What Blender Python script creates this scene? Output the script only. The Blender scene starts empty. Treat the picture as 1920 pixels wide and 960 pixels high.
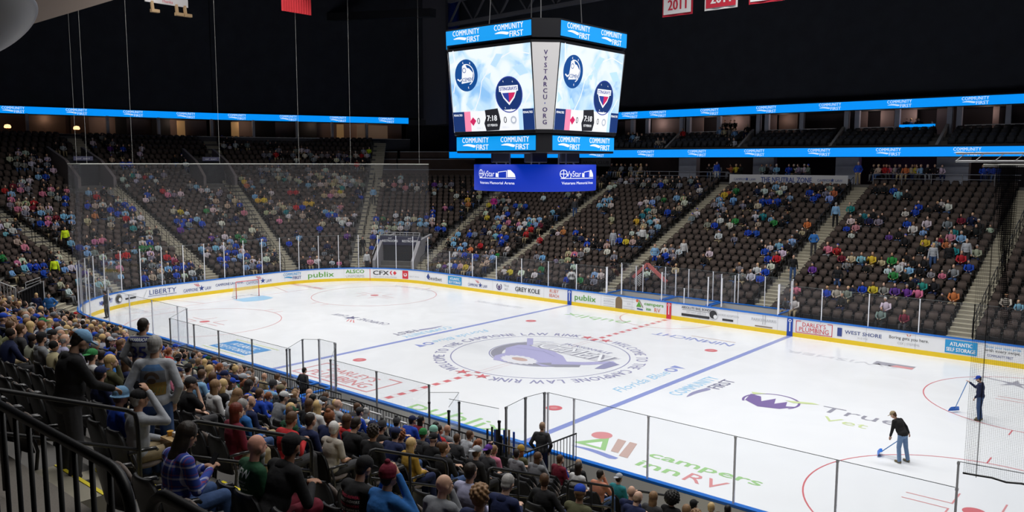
import bpy, bmesh, math, random
import numpy as np
from mathutils import Vector, Matrix
from mathutils.bvhtree import BVHTree
random.seed(7)
PI = math.pi
FT = .3048
SC = bpy.context.scene
COL = SC.collection

# ------------------------------------------------------------------ camera
CAMP = np.array([25.508, -31.894, 9.724])
YAW, PITCH, ROLL, FPX = math.radians(130.669), math.radians(-6.49), math.radians(.123), 1531.4
def cam_axes():
    f = np.array([math.cos(PITCH)*math.cos(YAW), math.cos(PITCH)*math.sin(YAW), math.sin(PITCH)])
    r = np.cross(f, [0, 0, 1]); r /= np.linalg.norm(r); u = np.cross(r, f)
    c, s = math.cos(ROLL), math.sin(ROLL)
    return c*r + s*u, -s*r + c*u, f
CR, CU, CF = cam_axes()
cam_data = bpy.data.cameras.new('camera'); cam = bpy.data.objects.new('camera', cam_data); COL.objects.link(cam)
cam_data.sensor_width = 36; cam_data.lens = FPX/1920*36; cam_data.clip_end = 400; cam_data.clip_start = .05
mw = Matrix([[CR[i], CU[i], -CF[i], CAMP[i]] for i in range(3)] + [[0, 0, 0, 1]])
cam.matrix_world = mw
SC.camera = cam
def proj(P):
    d = np.asarray(P, float) - CAMP
    z = d @ CF
    return np.stack([960 + FPX*(d @ CR)/z, 480 - FPX*(d @ CU)/z, z], -1)
def ray(x, y): return (x-960)/FPX*CR - (y-480)/FPX*CU + CF
def at_y(x, y, Y): d = ray(x, y); return CAMP + d*(Y-CAMP[1])/d[1]
def at_x(x, y, X): d = ray(x, y); return CAMP + d*(X-CAMP[0])/d[0]
def at_z(x, y, Z): d = ray(x, y); return CAMP + d*(Z-CAMP[2])/d[2]

# ------------------------------------------------------------------ light and exposure
vs = SC.view_settings
vs.view_transform = 'Standard'; vs.look = 'None'; vs.gamma = 1; vs.use_curve_mapping = False
vs.exposure = -0.14
SC.cycles.max_bounces = 5; SC.cycles.diffuse_bounces = 3; SC.cycles.glossy_bounces = 2
SC.cycles.transmission_bounces = 2; SC.cycles.transparent_max_bounces = 24
SC.cycles.caustics_reflective = False; SC.cycles.caustics_refractive = False
SC.cycles.sample_clamp_indirect = 4
W = bpy.data.worlds.new('world'); SC.world = W; W.use_nodes = True
W.node_tree.nodes['Background'].inputs[0].default_value = (.55, .65, 1, 1)
W.node_tree.nodes['Background'].inputs[1].default_value = .009
def area(name, loc, sx, sy, power, spread, col=(1, .985, .96), rot=(0, 0, 0)):
    l = bpy.data.lights.new(name, 'AREA'); l.shape = 'RECTANGLE'; l.size = sx; l.size_y = sy
    l.energy = power; l.spread = math.radians(spread); l.color = col
    o = bpy.data.objects.new(name, l); o.location = loc; o.rotation_euler = rot; COL.objects.link(o); return o
# the arena's sports lights: four long rigs over the ice
for i, (x, y) in enumerate(((-16, 7), (-16, -7), (14, 7), (14, -7))):
    area('sports_light_rig', (x, y, 24), 22, 2.5, 3300, 138)
area('sports_light_rig', (-30, 0, 24), 2.5, 14, 900, 138)
# house lights over the bowl
area('house_light', (0, 24, 20), 50, 1.5, 900, 130)
area('house_light', (-40, 0, 20), 1.5, 40, 650, 130)
area('house_light', (6, -24, 19), 44, 1.5, 1900, 130)

# ------------------------------------------------------------------ materials
MATS = {}
def mat(name, col=(.5, .5, .5), rough=.6, metal=0, spec=.5, emis=None, estr=1, noise=0, nscale=20, bump=0, alpha=None, coat=0):
    if name in MATS: return MATS[name]
    m = bpy.data.materials.new(name); m.use_nodes = True; nt = m.node_tree; b = nt.nodes['Principled BSDF']
    b.inputs['Base Color'].default_value = (*col, 1); b.inputs['Roughness'].default_value = rough
    b.inputs['Metallic'].default_value = metal; b.inputs['Specular IOR Level'].default_value = spec
    if coat: b.inputs['Coat Weight'].default_value = coat
    if emis: b.inputs['Emission Color'].default_value = (*emis, 1); b.inputs['Emission Strength'].default_value = estr
    if noise or bump:
        t = nt.nodes.new('ShaderNodeTexNoise'); t.inputs['Scale'].default_value = nscale; t.inputs['Detail'].default_value = 4
        tc = nt.nodes.new('ShaderNodeTexCoord'); nt.links.new(tc.outputs['Object'], t.inputs['Vector'])
        if noise:
            mr = nt.nodes.new('ShaderNodeMapRange'); mr.inputs[3].default_value = 1-noise; mr.inputs[4].default_value = 1+noise
            nt.links.new(t.outputs['Fac'], mr.inputs[0])
            mx = nt.nodes.new('ShaderNodeVectorMath'); mx.operation = 'SCALE'; mx.inputs[0].default_value = col
            nt.links.new(mr.outputs[0], mx.inputs['Scale']); nt.links.new(mx.outputs[0], b.inputs['Base Color'])
        if bump:
            bp = nt.nodes.new('ShaderNodeBump'); bp.inputs['Strength'].default_value = bump; bp.inputs['Distance'].default_value = .02
            nt.links.new(t.outputs['Fac'], bp.inputs['Height']); nt.links.new(bp.outputs[0], b.inputs['Normal'])
    MATS[name] = m
    return m
def objcol_mat(name, rough=.85, spec=.3, noise=.12, nscale=60, bump=.15, strands=False):
    m = bpy.data.materials.new(name); m.use_nodes = True; nt = m.node_tree; b = nt.nodes['Principled BSDF']
    oi = nt.nodes.new('ShaderNodeObjectInfo'); t = nt.nodes.new('ShaderNodeTexNoise'); t.inputs['Scale'].default_value = nscale
    tc = nt.nodes.new('ShaderNodeTexCoord'); mp = nt.nodes.new('ShaderNodeMapping'); mp.inputs['Scale'].default_value = (1, 1, .12) if strands else (1, 1, 1)
    nt.links.new(tc.outputs['Object'], mp.inputs['Vector']); nt.links.new(mp.outputs[0], t.inputs['Vector'])
    mr = nt.nodes.new('ShaderNodeMapRange'); mr.inputs[3].default_value = 1-noise; mr.inputs[4].default_value = 1+noise
    nt.links.new(t.outputs['Fac'], mr.inputs[0])
    v = nt.nodes.new('ShaderNodeVectorMath'); v.operation = 'SCALE'
    nt.links.new(oi.outputs['Color'], v.inputs[0]); nt.links.new(mr.outputs[0], v.inputs['Scale']); nt.links.new(v.outputs[0], b.inputs['Base Color'])
    bp = nt.nodes.new('ShaderNodeBump'); bp.inputs['Strength'].default_value = bump; bp.inputs['Distance'].default_value = .01
    nt.links.new(t.outputs['Fac'], bp.inputs['Height']); nt.links.new(bp.outputs[0], b.inputs['Normal'])
    b.inputs['Roughness'].default_value = rough; b.inputs['Specular IOR Level'].default_value = spec
    return m
FABRIC = objcol_mat('fabric', nscale=16, noise=.2, bump=.6)
SKIN = objcol_mat('skin', rough=.55, noise=.05, bump=.02)
HAIR = objcol_mat('hair', rough=.5, noise=.38, nscale=60, bump=.45, strands=True)
def attr_mat(name, rough=.85):
    m = bpy.data.materials.new(name); m.use_nodes = True; nt = m.node_tree; b = nt.nodes['Principled BSDF']
    a = nt.nodes.new('ShaderNodeAttribute'); a.attribute_name = 'tint'
    nt.links.new(a.outputs['Color'], b.inputs['Base Color']); b.inputs['Roughness'].default_value = rough; b.inputs['Specular IOR Level'].default_value = .25
    return m
CROWD = attr_mat('crowd_cloth')

def plaid_mat():
    m = bpy.data.materials.new('plaid_cloth'); m.use_nodes = True; nt = m.node_tree; b = nt.nodes['Principled BSDF']
    tc = nt.nodes.new('ShaderNodeTexCoord'); sep = nt.nodes.new('ShaderNodeSeparateXYZ'); nt.links.new(tc.outputs['Object'], sep.inputs[0])
    outs = []
    for ax in (0, 2):
        mu = nt.nodes.new('ShaderNodeMath'); mu.operation = 'MULTIPLY'; mu.inputs[1].default_value = 9; nt.links.new(sep.outputs[ax], mu.inputs[0])
        fr = nt.nodes.new('ShaderNodeMath'); fr.operation = 'FRACT'; nt.links.new(mu.outputs[0], fr.inputs[0])
        r = nt.nodes.new('ShaderNodeValToRGB'); r.color_ramp.interpolation = 'CONSTANT'
        e = r.color_ramp.elements; e[0].color = (.02, .05, .3, 1); e[1].position = .45; e[1].color = (.6, .62, .75, 1)
        x = e.new(.62); x.color = (.03, .06, .32, 1); x = e.new(.8); x.color = (.25, .03, .05, 1); x = e.new(.9); x.color = (.02, .04, .25, 1)
        nt.links.new(fr.outputs[0], r.inputs[0]); outs.append(r)
    mx = nt.nodes.new('ShaderNodeMix'); mx.data_type = 'RGBA'; mx.inputs[0].default_value = .5
    nt.links.new(outs[0].outputs[0], mx.inputs[6]); nt.links.new(outs[1].outputs[0], mx.inputs[7]); nt.links.new(mx.outputs[2], b.inputs['Base Color'])
    b.inputs['Roughness'].default_value = .9
    return m
PLAID = plaid_mat()

def glass_mat(name='clear_panel', haze=.012, tint=(.985, .99, .995)):
    if name in MATS: return MATS[name]
    m = bpy.data.materials.new(name); m.use_nodes = True; nt = m.node_tree; nt.nodes.clear()
    o = nt.nodes.new('ShaderNodeOutputMaterial'); tr = nt.nodes.new('ShaderNodeBsdfTransparent'); tr.inputs[0].default_value = (*tint, 1)
    gl = nt.nodes.new('ShaderNodeBsdfGlossy'); gl.inputs['Roughness'].default_value = .03; gl.inputs[0].default_value = (.9, .95, 1, 1)
    df = nt.nodes.new('ShaderNodeBsdfDiffuse'); df.inputs[0].default_value = (.75, .75, .8, 1)
    fr = nt.nodes.new('ShaderNodeFresnel'); fr.inputs[0].default_value = 1.35
    mx = nt.nodes.new('ShaderNodeMixShader'); mx2 = nt.nodes.new('ShaderNodeMixShader'); mx2.inputs[0].default_value = haze
    mu = nt.nodes.new('ShaderNodeMath'); mu.operation = 'MULTIPLY'; mu.inputs[1].default_value = .10
    nt.links.new(fr.outputs[0], mu.inputs[0]); nt.links.new(mu.outputs[0], mx.inputs[0]); nt.links.new(tr.outputs[0], mx.inputs[1]); nt.links.new(gl.outputs[0], mx.inputs[2])
    nt.links.new(mx.outputs[0], mx2.inputs[1]); nt.links.new(df.outputs[0], mx2.inputs[2]); nt.links.new(mx2.outputs[0], o.inputs[0])
    MATS[name] = m; return m
def net_mat(name, cell=.12, w=.05, col=(.03, .03, .035)):
    m = bpy.data.materials.new(name); m.use_nodes = True; nt = m.node_tree; nt.nodes.clear()
    o = nt.nodes.new('ShaderNodeOutputMaterial'); tr = nt.nodes.new('ShaderNodeBsdfTransparent')
    df = nt.nodes.new('ShaderNodeBsdfDiffuse'); df.inputs[0].default_value = (*col, 1)
    uv = nt.nodes.new('ShaderNodeUVMap'); sep = nt.nodes.new('ShaderNodeSeparateXYZ'); nt.links.new(uv.outputs[0], sep.inputs[0])
    ands = []
    for ax in (0, 1):
        mu = nt.nodes.new('ShaderNodeMath'); mu.operation = 'MULTIPLY'; mu.inputs[1].default_value = 1/cell; nt.links.new(sep.outputs[ax], mu.inputs[0])
        fr = nt.nodes.new('ShaderNodeMath'); fr.operation = 'FRACT'; nt.links.new(mu.outputs[0], fr.inputs[0])
        lt = nt.nodes.new('ShaderNodeMath'); lt.operation = 'LESS_THAN'; lt.inputs[1].default_value = w; nt.links.new(fr.outputs[0], lt.inputs[0]); ands.append(lt)
    mx = nt.nodes.new('ShaderNodeMath'); mx.operation = 'MAXIMUM'; nt.links.new(ands[0].outputs[0], mx.inputs[0]); nt.links.new(ands[1].outputs[0], mx.inputs[1])
    ms = nt.nodes.new('ShaderNodeMixShader'); nt.links.new(mx.outputs[0], ms.inputs[0]); nt.links.new(tr.outputs[0], ms.inputs[1]); nt.links.new(df.outputs[0], ms.inputs[2])
    nt.links.new(ms.outputs[0], o.inputs[0]); return m

# ------------------------------------------------------------------ object helpers
def tag(o, label=None, cat=None, group=None, kind=None):
    if label: o['label'] = label
    if cat: o['category'] = cat
    if group: o['group'] = group
    if kind: o['kind'] = kind
    return o
def empty(name, loc=(0, 0, 0), rotz=0, label=None, cat=None, group=None):
    o = bpy.data.objects.new(name, None); COL.objects.link(o); o.location = loc; o.rotation_euler = (0, 0, rotz)
    o.empty_display_size = .1
    return tag(o, label, cat, group)
def link(name, me, parent=None, mats=None):
    o = bpy.data.objects.new(name, me); COL.objects.link(o)
    if parent is not None: o.parent = parent
    if mats is not None and not me.materials:
        for m in (mats if isinstance(mats, (list, tuple)) else [mats]): me.materials.append(m)
    return o
class MB:
    """collects boxes, tubes, strips into one mesh"""
    def __init__(s): s.v = []; s.f = []; s.m = []; s.uv = None
    def add(s, v, f, mi=0):
        b = len(s.v); s.v += [tuple(map(float, q)) for q in v]; s.f += [tuple(b+i for i in q) for q in f]; s.m += [mi]*len(f); return s
    def box(s, c, size, rz=0, mi=0, M=None):
        x, y, z = [q/2 for q in size]; V = [(a*x, b*y, d*z) for a in (-1, 1) for b in (-1, 1) for d in (-1, 1)]
        cs, sn = math.cos(rz), math.sin(rz)
        V = [(a*cs-b*sn, a*sn+b*cs, d) for a, b, d in V]
        if M is not None: V = [tuple(M @ Vector(q)) for q in V]
        V = [(a+c[0], b+c[1], d+c[2]) for a, b, d in V]
        return s.add(V, [(0, 1, 3, 2), (4, 6, 7, 5), (0, 4, 5, 1), (2, 3, 7, 6), (0, 2, 6, 4), (1, 5, 7, 3)], mi)
    def span(s, a, b, mi=0):
        return s.box([(a[i]+b[i])/2 for i in range(3)], [abs(b[i]-a[i]) for i in range(3)], 0, mi)
    def tube(s, pts, r, n=8, mi=0, cap=True):
        pts = [Vector(p) for p in pts]; base = len(s.v); k = len(pts)
        rs = r if isinstance(r, (list, tuple)) else [r]*k
        up = Vector((0, 0, 1)); prev = None
        for i, p in enumerate(pts):
            t = (pts[min(i+1, k-1)]-pts[max(i-1, 0)]).normalized()
            a = prev if prev is not None else (up if abs(t.z) < .9 else Vector((1, 0, 0)))
            x = (a - t*a.dot(t)).normalized(); prev = x; y = t.cross(x)
            for j in range(n):
                an = 2*PI*j/n; q = p + (x*math.cos(an)+y*math.sin(an))*rs[i]; s.v.append(tuple(q))
        for i in range(k-1):
            for j in range(n):
                a = base+i*n+j; b = base+i*n+(j+1) % n; s.f.append((a, b, b+n, a+n)); s.m.append(mi)
        if cap:
            s.f.append(tuple(base+j for j in range(n))[::-1]); s.f.append(tuple(base+(k-1)*n+j for j in range(n))); s.m += [mi, mi]
        return s
    def lathe(s, c, prof, n=24, mi=0):
        b = len(s.v)
        for r, z in prof:
            for j in range(n): an = 2*PI*j/n; s.v.append((c[0]+r*math.cos(an), c[1]+r*math.sin(an), c[2]+z))
        for i in range(len(prof)-1):
            for j in range(n):
                a = b+i*n+j; d = b+i*n+(j+1) % n; s.f.append((a, d, d+n, a+n)); s.m.append(mi)
        return s
    def mesh(s, name, mats, smooth=False):
        me = bpy.data.meshes.new(name); me.from_pydata(s.v, [], s.f)
        for m in (mats if isinstance(mats, (list, tuple)) else [mats]): me.materials.append(m)
        me.polygons.foreach_set('material_index', s.m)
        if smooth: me.polygons.foreach_set('use_smooth', [True]*len(s.f))
        me.update(); return me
    def build(s, name, mats, parent=None, smooth=False, bevel=0):
        o = link(name, s.mesh(name, mats, smooth), parent)
        if bevel:
            md = o.modifiers.new('b', 'BEVEL'); md.width = bevel; md.segments = 2; md.limit_method = 'ANGLE'
        return o
def struct(o, kind='structure'): o['kind'] = kind; return o

# ------------------------------------------------------------------ lettering
_TC = {}
def text2d(s, bold=.0, shear=0, spacing=1.0):
    key = (s, bold, shear, spacing)
    if key in _TC: return _TC[key]
    c = bpy.data.curves.new('lettering', 'FONT'); c.body = s; c.size = 1; c.offset = bold; c.shear = shear; c.space_character = spacing
    c.resolution_u = 2; c.fill_mode = 'BOTH'; c.dimensions = '2D'
    o = bpy.data.objects.new('lettering', c); COL.objects.link(o)
    dg = bpy.context.evaluated_depsgraph_get(); me = bpy.data.meshes.new_from_object(o.evaluated_get(dg))
    v = np.array([q.co[:2] for q in me.vertices]) if len(me.vertices) else np.zeros((0, 2)); f = [tuple(p.vertices) for p in me.polygons]
    bpy.data.objects.remove(o); bpy.data.curves.remove(c); bpy.data.meshes.remove(me)
    if len(v): v = v - [v[:, 0].min(), 0]
    _TC[key] = (v, f); return v, f
class Decal:
    """flat artwork in (u, v), mapped onto a surface by build(map)"""
    def __init__(s): s.v = []; s.f = []; s.m = []; s.mats = []; s.n = 0
    def mi(s, m):
        if m not in s.mats: s.mats.append(m)
        return s.mats.index(m)
    def add(s, v, f, m, layer=1):
        b = len(s.v); s.n += 1; layer = layer+.04*s.n; s.v += [(float(q[0]), float(q[1]), layer) for q in v]; s.f += [tuple(b+i for i in q) for q in f]; s.m += [s.mi(m)]*len(f); return s
    def text(s, t, u, v, h, m, bold=.0, align='C', width=None, layer=1, shear=0, rot=0, spacing=1.0, xs=1.0):
        """h = cap height; v = baseline; u by align"""
        V, F = text2d(t, 0, shear, spacing)
        if not len(V): return s
        k = h/.73; w = V[:, 0].max()*k*xs; kx = k*xs
        if width: kx = k*xs*width/w; w = width
        off = {'C': -w/2, 'L': 0, 'R': -w}[align]
        P = np.stack([V[:, 0]*kx+off, V[:, 1]*k], 1)
        c, sn = math.cos(rot), math.sin(rot)
        P = P @ np.array([[c, sn], [-sn, c]]) + [u, v]
        if bold > 0:
            e = bold*k*.55; s.add(P+[-e*c, -e*sn], F, m, layer); s.add(P+[-e*sn*.5, e*c*.5], F, m, layer); return s.add(P+[e*c, e*sn], F, m, layer)
        return s.add(P, F, m, layer)
    def rect(s, u0, v0, u1, v1, m, layer=0, n=None):
        n = n or max(1, int(abs(u1-u0)/.5)); V = []; F = []
        for i in range(n+1): x = u0+(u1-u0)*i/n; V += [(x, v0), (x, v1)]
        for i in range(n): F.append((2*i, 2*i+2, 2*i+3, 2*i+1))
        return s.add(V, F, m, layer)
    def poly(s, pts, m, layer=1): return s.add(pts, [tuple(range(len(pts)))], m, layer)
    def disc(s, u, v, r, m, layer=1, n=24, ry=None):
        ry = ry or r; return s.poly([(u+r*math.cos(2*PI*i/n), v+ry*math.sin(2*PI*i/n)) for i in range(n)], m, layer)
    def ring(s, u, v, r0, r1, m, layer=1, n=48, a0=0, a1=2*PI, sy=1):
        V = []; F = []
        for i in range(n+1):
            a = a0+(a1-a0)*i/n; V += [(u+r0*math.cos(a), v+sy*r0*math.sin(a)), (u+r1*math.cos(a), v+sy*r1*math.sin(a))]
        for i in range(n): F.append((2*i, 2*i+1, 2*i+3, 2*i+2))
        return s.add(V, F, m, layer)
    def line(s, pts, w, m, layer=1):
        for a, b in zip(pts[:-1], pts[1:]):
            d = np.array(b, float)-a; L = np.linalg.norm(d); n = np.array([-d[1], d[0]])/L*w/2; t = d/L*w/2
            a_ = np.array(a)-t; b_ = np.array(b)+t
            s.poly([a_-n, b_-n, b_+n, a_+n], m, layer)
        return s
    def star(s, u, v, r, m, layer=1, rot=PI/2, k=.42):
        pts = [(u+(r if i % 2 == 0 else r*k)*math.cos(rot+i*PI/5), v+(r if i % 2 == 0 else r*k)*math.sin(rot+i*PI/5)) for i in range(10)]
        b = [(u, v)]+pts
        return s.add(b, [(0, i+1, (i+1) % 10+1) for i in range(10)], m, layer)
    def swoosh(s, u, v, w, h, m, layer=1):
        n = 10; V = []; F = []
        for i in range(n+1):
            t = i/n; x = u+(t-.5)*w; y = v+math.sin((t*1.1-.1)*PI*1.15)*h*.25*(1-.5*t); th = h*(.05+.5*math.sin(t**.7*PI*.5))*(1 if t < .97 else .6)
            V += [(x, y), (x, y-th)]
        for i in range(n): F.append((2*i, 2*i+2, 2*i+3, 2*i+1))
        return s.add(V, F, m, layer)
    def build(s, name, fn, parent=None):
        me = bpy.data.meshes.new(name); me.from_pydata([fn(*q) for q in s.v], [], s.f)
        for m in s.mats: me.materials.append(m)
        me.polygons.foreach_set('material_index', s.m); me.update()
        return link(name, me, parent)
def planemap(o, ux, uy, eps=.004):
    o, ux, uy = Vector(o), Vector(ux).normalized(), Vector(uy).normalized(); n = ux.cross(uy)
    return lambda u, v, l: tuple(o+ux*u+uy*v+n*(eps*(l+1)))
# ================================================================== THE SETTING
HX, HY, CRN = 30.48, 12.954, 8.53
def rr_path(d, s0=None, s1=None, step=.5, segs=None):
    """points along the rink outline offset outward by d, clockwise seen from above starting at the left end's middle:
    returns list of (x, y, nx, ny)"""
    cx, cy, r = HX-CRN, HY-CRN, CRN+d
    out = []
    def line(a, b, n):
        L = math.dist(a, b); k = max(1, int(L/step))
        for i in range(k): t = i/k; out.append((a[0]+(b[0]-a[0])*t, a[1]+(b[1]-a[1])*t, n[0], n[1]))
    def arc(c, a0, a1):
        k = max(2, int(abs(a1-a0)*r/step))
        for i in range(k):
            a = a0+(a1-a0)*i/k; out.append((c[0]+r*math.cos(a), c[1]+r*math.sin(a), math.cos(a), math.sin(a)))
    line((-cx-r, 0), (-cx-r, cy), (-1, 0)); arc((-cx, cy), PI, PI/2)
    line((-cx, cy+r), (cx, cy+r), (0, 1)); arc((cx, cy), PI/2, 0)
    line((cx+r, cy), (cx+r, -cy), (1, 0)); arc((cx, -cy), 0, -PI/2)
    line((cx, -cy-r), (-cx, -cy-r), (0, -1)); arc((-cx, -cy), -PI/2, -PI)
    line((-cx-r, -cy), (-cx-r, 0), (-1, 0))
    return out
# perimeter parametrised by arc length on the boards (d = 0)
CX, CY = HX-CRN, HY-CRN
SEG = [('l', 2*CY), ('a', CRN*PI/2), ('l', 2*CX), ('a', CRN*PI/2), ('l', 2*CY), ('a', CRN*PI/2), ('l', 2*CX), ('a', CRN*PI/2)]
PERIM = sum(q[1] for q in SEG)
def board_pt(s, d=0):
    """s = 0 at the left end where y = -CY, running clockwise"""
    s %= PERIM; r = CRN+d
    for i, (k, L) in enumerate(SEG):
        if s <= L: break
        s -= L
    if i == 0: return (-HX-d, -CY+s, -1, 0)
    if i == 2: return (-CX+s, HY+d, 0, 1)
    if i == 4: return (HX+d, CY-s, 1, 0)
    if i == 6: return (CX-s, -HY-d, 0, -1)
    a = s/CRN; st, c = {1: (PI, (-CX, CY)), 3: (PI/2, (CX, CY)), 5: (0, (CX, -CY)), 7: (-PI/2, (-CX, -CY))}[i]
    a = st-a; return (c[0]+r*math.cos(a), c[1]+r*math.sin(a), math.cos(a), math.sin(a))
S_FAR0 = SEG[0][1]+SEG[1][1]          # s where the far straight begins (x = -CX)
def s_of_farx(x): return S_FAR0+x+CX
S_NEAR0 = S_FAR0+SEG[2][1]+SEG[3][1]+SEG[4][1]+SEG[5][1]
def s_of_nearx(x): return S_NEAR0+CX-x
_SS = np.linspace(-6, s_of_farx(26), 1600)
_SP = proj(np.array([(*board_pt(q)[:2], .6) for q in _SS]))
def s_at_px(px):                      # the far boards' arc length that the photo shows at this column
    ok = np.array([board_pt(q)[1] > -6 or board_pt(q)[0] < -29 for q in _SS])
    i = np.argmin(np.where(ok, abs(_SP[:, 0]-px), 1e9)); return _SS[i]
def bmap(s0, z0, d=-.012):
    def f(u, v, l):
        x, y, nx, ny = board_pt(s0+u); e = d-.004*l
        return (x+nx*e, y+ny*e, z0+v)
    return f

# ---- ice
def ice_mat():
    m = mat('rink_ice', (.80, .82, .85), rough=.22, spec=.5)
    nt = m.node_tree; b = nt.nodes['Principled BSDF']; tc = nt.nodes.new('ShaderNodeTexCoord')
    n = nt.nodes.new('ShaderNodeTexNoise'); n.inputs['Scale'].default_value = .35; n.inputs['Detail'].default_value = 8; n.inputs['Distortion'].default_value = 1.5
    nt.links.new(tc.outputs['Object'], n.inputs['Vector'])
    r = nt.nodes.new('ShaderNodeMapRange'); r.inputs[1].default_value = .3; r.inputs[2].default_value = .7; r.inputs[3].default_value = .20; r.inputs[4].default_value = .27
    nt.links.new(n.outputs['Fac'], r.inputs[0]); nt.links.new(r.outputs[0], b.inputs['Roughness'])
    v = nt.nodes.new('ShaderNodeMapRange'); v.inputs[3].default_value = .985; v.inputs[4].default_value = 1.015; nt.links.new(n.outputs['Fac'], v.inputs[0])
    mv = nt.nodes.new('ShaderNodeVectorMath'); mv.operation = 'SCALE'; mv.inputs[0].default_value = (.80, .82, .85)
    nt.links.new(v.outputs[0], mv.inputs['Scale']); nt.links.new(mv.outputs[0], b.inputs['Base Color'])
    return m
mb = MB(); pts = rr_path(.05, step=.4)
mb.add([(p[0], p[1], 0) for p in pts], [tuple(range(len(pts)))[::-1]])
floor = struct(mb.build('floor', ice_mat()))
def ink(name, c, rough=.3): return mat('ice_ink_'+name, c, rough=rough)
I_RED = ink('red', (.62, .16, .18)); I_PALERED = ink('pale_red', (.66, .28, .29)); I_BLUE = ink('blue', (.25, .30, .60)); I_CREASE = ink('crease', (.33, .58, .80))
I_GREEN = ink('green', (.34, .58, .26)); I_DARK = ink('dark', (.16, .16, .26)); I_LB = ink('light_blue', (.34, .58, .80)); I_PURPLE = ink('purple', (.20, .14, .34))
I_LIME = ink('lime', (.58, .68, .34)); I_GREY = ink('grey', (.30, .30, .36)); I_WHITE = ink('white', (.82, .84, .87)); I_NAVY = ink('navy', (.29, .29, .46)); I_MAUVE = ink('mauve', (.42, .41, .64))
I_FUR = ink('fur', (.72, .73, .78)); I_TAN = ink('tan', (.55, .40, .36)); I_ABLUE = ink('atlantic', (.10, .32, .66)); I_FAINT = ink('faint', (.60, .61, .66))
def icemap(cx, cy, rot=0, eps=.0015):
    c, s = math.cos(rot), math.sin(rot)
    return lambda u, v, l: (cx+u*c-v*s, cy+u*s+v*c, .002+eps*l)
def ice(d, name, cx=0, cy=0, rot=0): return d.build(name, icemap(cx, cy, rot), floor)
yb = HY-.02
for x in (-25.5*FT, 25.5*FT):
    ice(Decal().rect(-.1524, -yb, .1524, yb, I_BLUE, 0, 1), 'blue_line', x)
d = Decal()
d.rect(-.1524, -yb, -.135, yb, I_PALERED, 0, 1).rect(.135, -yb, .1524, yb, I_PALERED, 0, 1)
y = -yb
while y < yb-.1:
    if abs(y+.15) > 4.75: d.rect(-.1524, y, .1524, min(yb, y+.34), I_RED, 0, 1)
    y += .68
ice(d, 'centre_red_line')
for sx in (-1, 1):
    gx = sx*89*FT; w = 36.5*FT
    ice(Decal().rect(-.025, -w, .025, w, I_PALERED, 0, 1), 'goal_line', gx)
    d = Decal(); R0 = 6*FT; n = 24; pts = [(0, -4*FT)]+[(-sx*math.sqrt(max(0, R0*R0-(t*4*FT)**2)), t*4*FT) for t in np.linspace(-1, 1, n)]+[(0, 4*FT)]
    d.poly(pts if sx > 0 else pts, I_CREASE, 1); ice(d, 'goal_crease', gx)
    d = Decal()
    for s2 in (-1, 1): d.line([(0, s2*11*FT), (sx*11*FT, s2*14*FT)], .05, I_PALERED)
    ice(d, 'trapezoid_lines', gx)
    for sy in (-1, 1):
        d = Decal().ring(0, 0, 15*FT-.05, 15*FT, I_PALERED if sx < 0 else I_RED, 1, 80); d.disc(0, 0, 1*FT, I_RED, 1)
        for a in (-1, 1):
            for b_ in (-1, 1):
                d.line([(a*2*FT, b_*.75*FT), (a*6*FT, b_*.75*FT)], .05, I_PALERED); d.line([(a*2*FT, b_*.75*FT), (a*2*FT, b_*3.75*FT)], .05, I_PALERED)
                d.line([(a*1.75*FT, b_*15*FT), (a*1.75*FT, b_*17*FT)], .05, I_RED)
        ice(d, 'faceoff_circle', sx*69*FT, sy*22*FT)
        ice(Decal().disc(0, 0, 1.1*FT, I_RED, 1).disc(0, 0, .5*FT, I_PALERED, 2), 'faceoff_dot', sx*20*FT, sy*22*FT)
ice(Decal().ring(0, HY-.05, 10*FT-.05, 10*FT, I_PALERED, 1, 40, PI, 2*PI), 'referee_crease')
# centre circle with its ring of words and the team emblem
d = Decal(); R1 = 15*FT; d.ring(0, 0, R1-.06, R1, I_NAVY, 1, 110)
words_ = 'WELCOME TO THE CAMPIONE LAW RINK'
def ringtext(d, s, r, a0, a1, h, m, inward=False):
    n = len(s); adv = [(.32 if ch == ' ' else text2d(ch)[0][:, 0].max()*.74/.73*h/.62*.62+.13*h/.62) for ch in s]; tot = sum(adv); acc = 0
    for i, ch in enumerate(s):
        t = (acc+adv[i]/2)/tot; acc += adv[i]; a = a0+(a1-a0)*t
        if ch == ' ': continue
        V, F = text2d(ch); k = h/.73; kx = k*.74; w = V[:, 0].max()*kx
        rot = a-PI/2; P = np.stack([V[:, 0]*kx-w/2, V[:, 1]*k], 1); c, sn = math.cos(rot), math.sin(rot)
        P = P @ np.array([[c, sn], [-sn, c]]) + [r*math.cos(a), r*math.sin(a)]
        d.add(P, F, m, 1); d.add(P+[.02*math.sin(a), -.02*math.cos(a)], F, m, 1)
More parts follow.
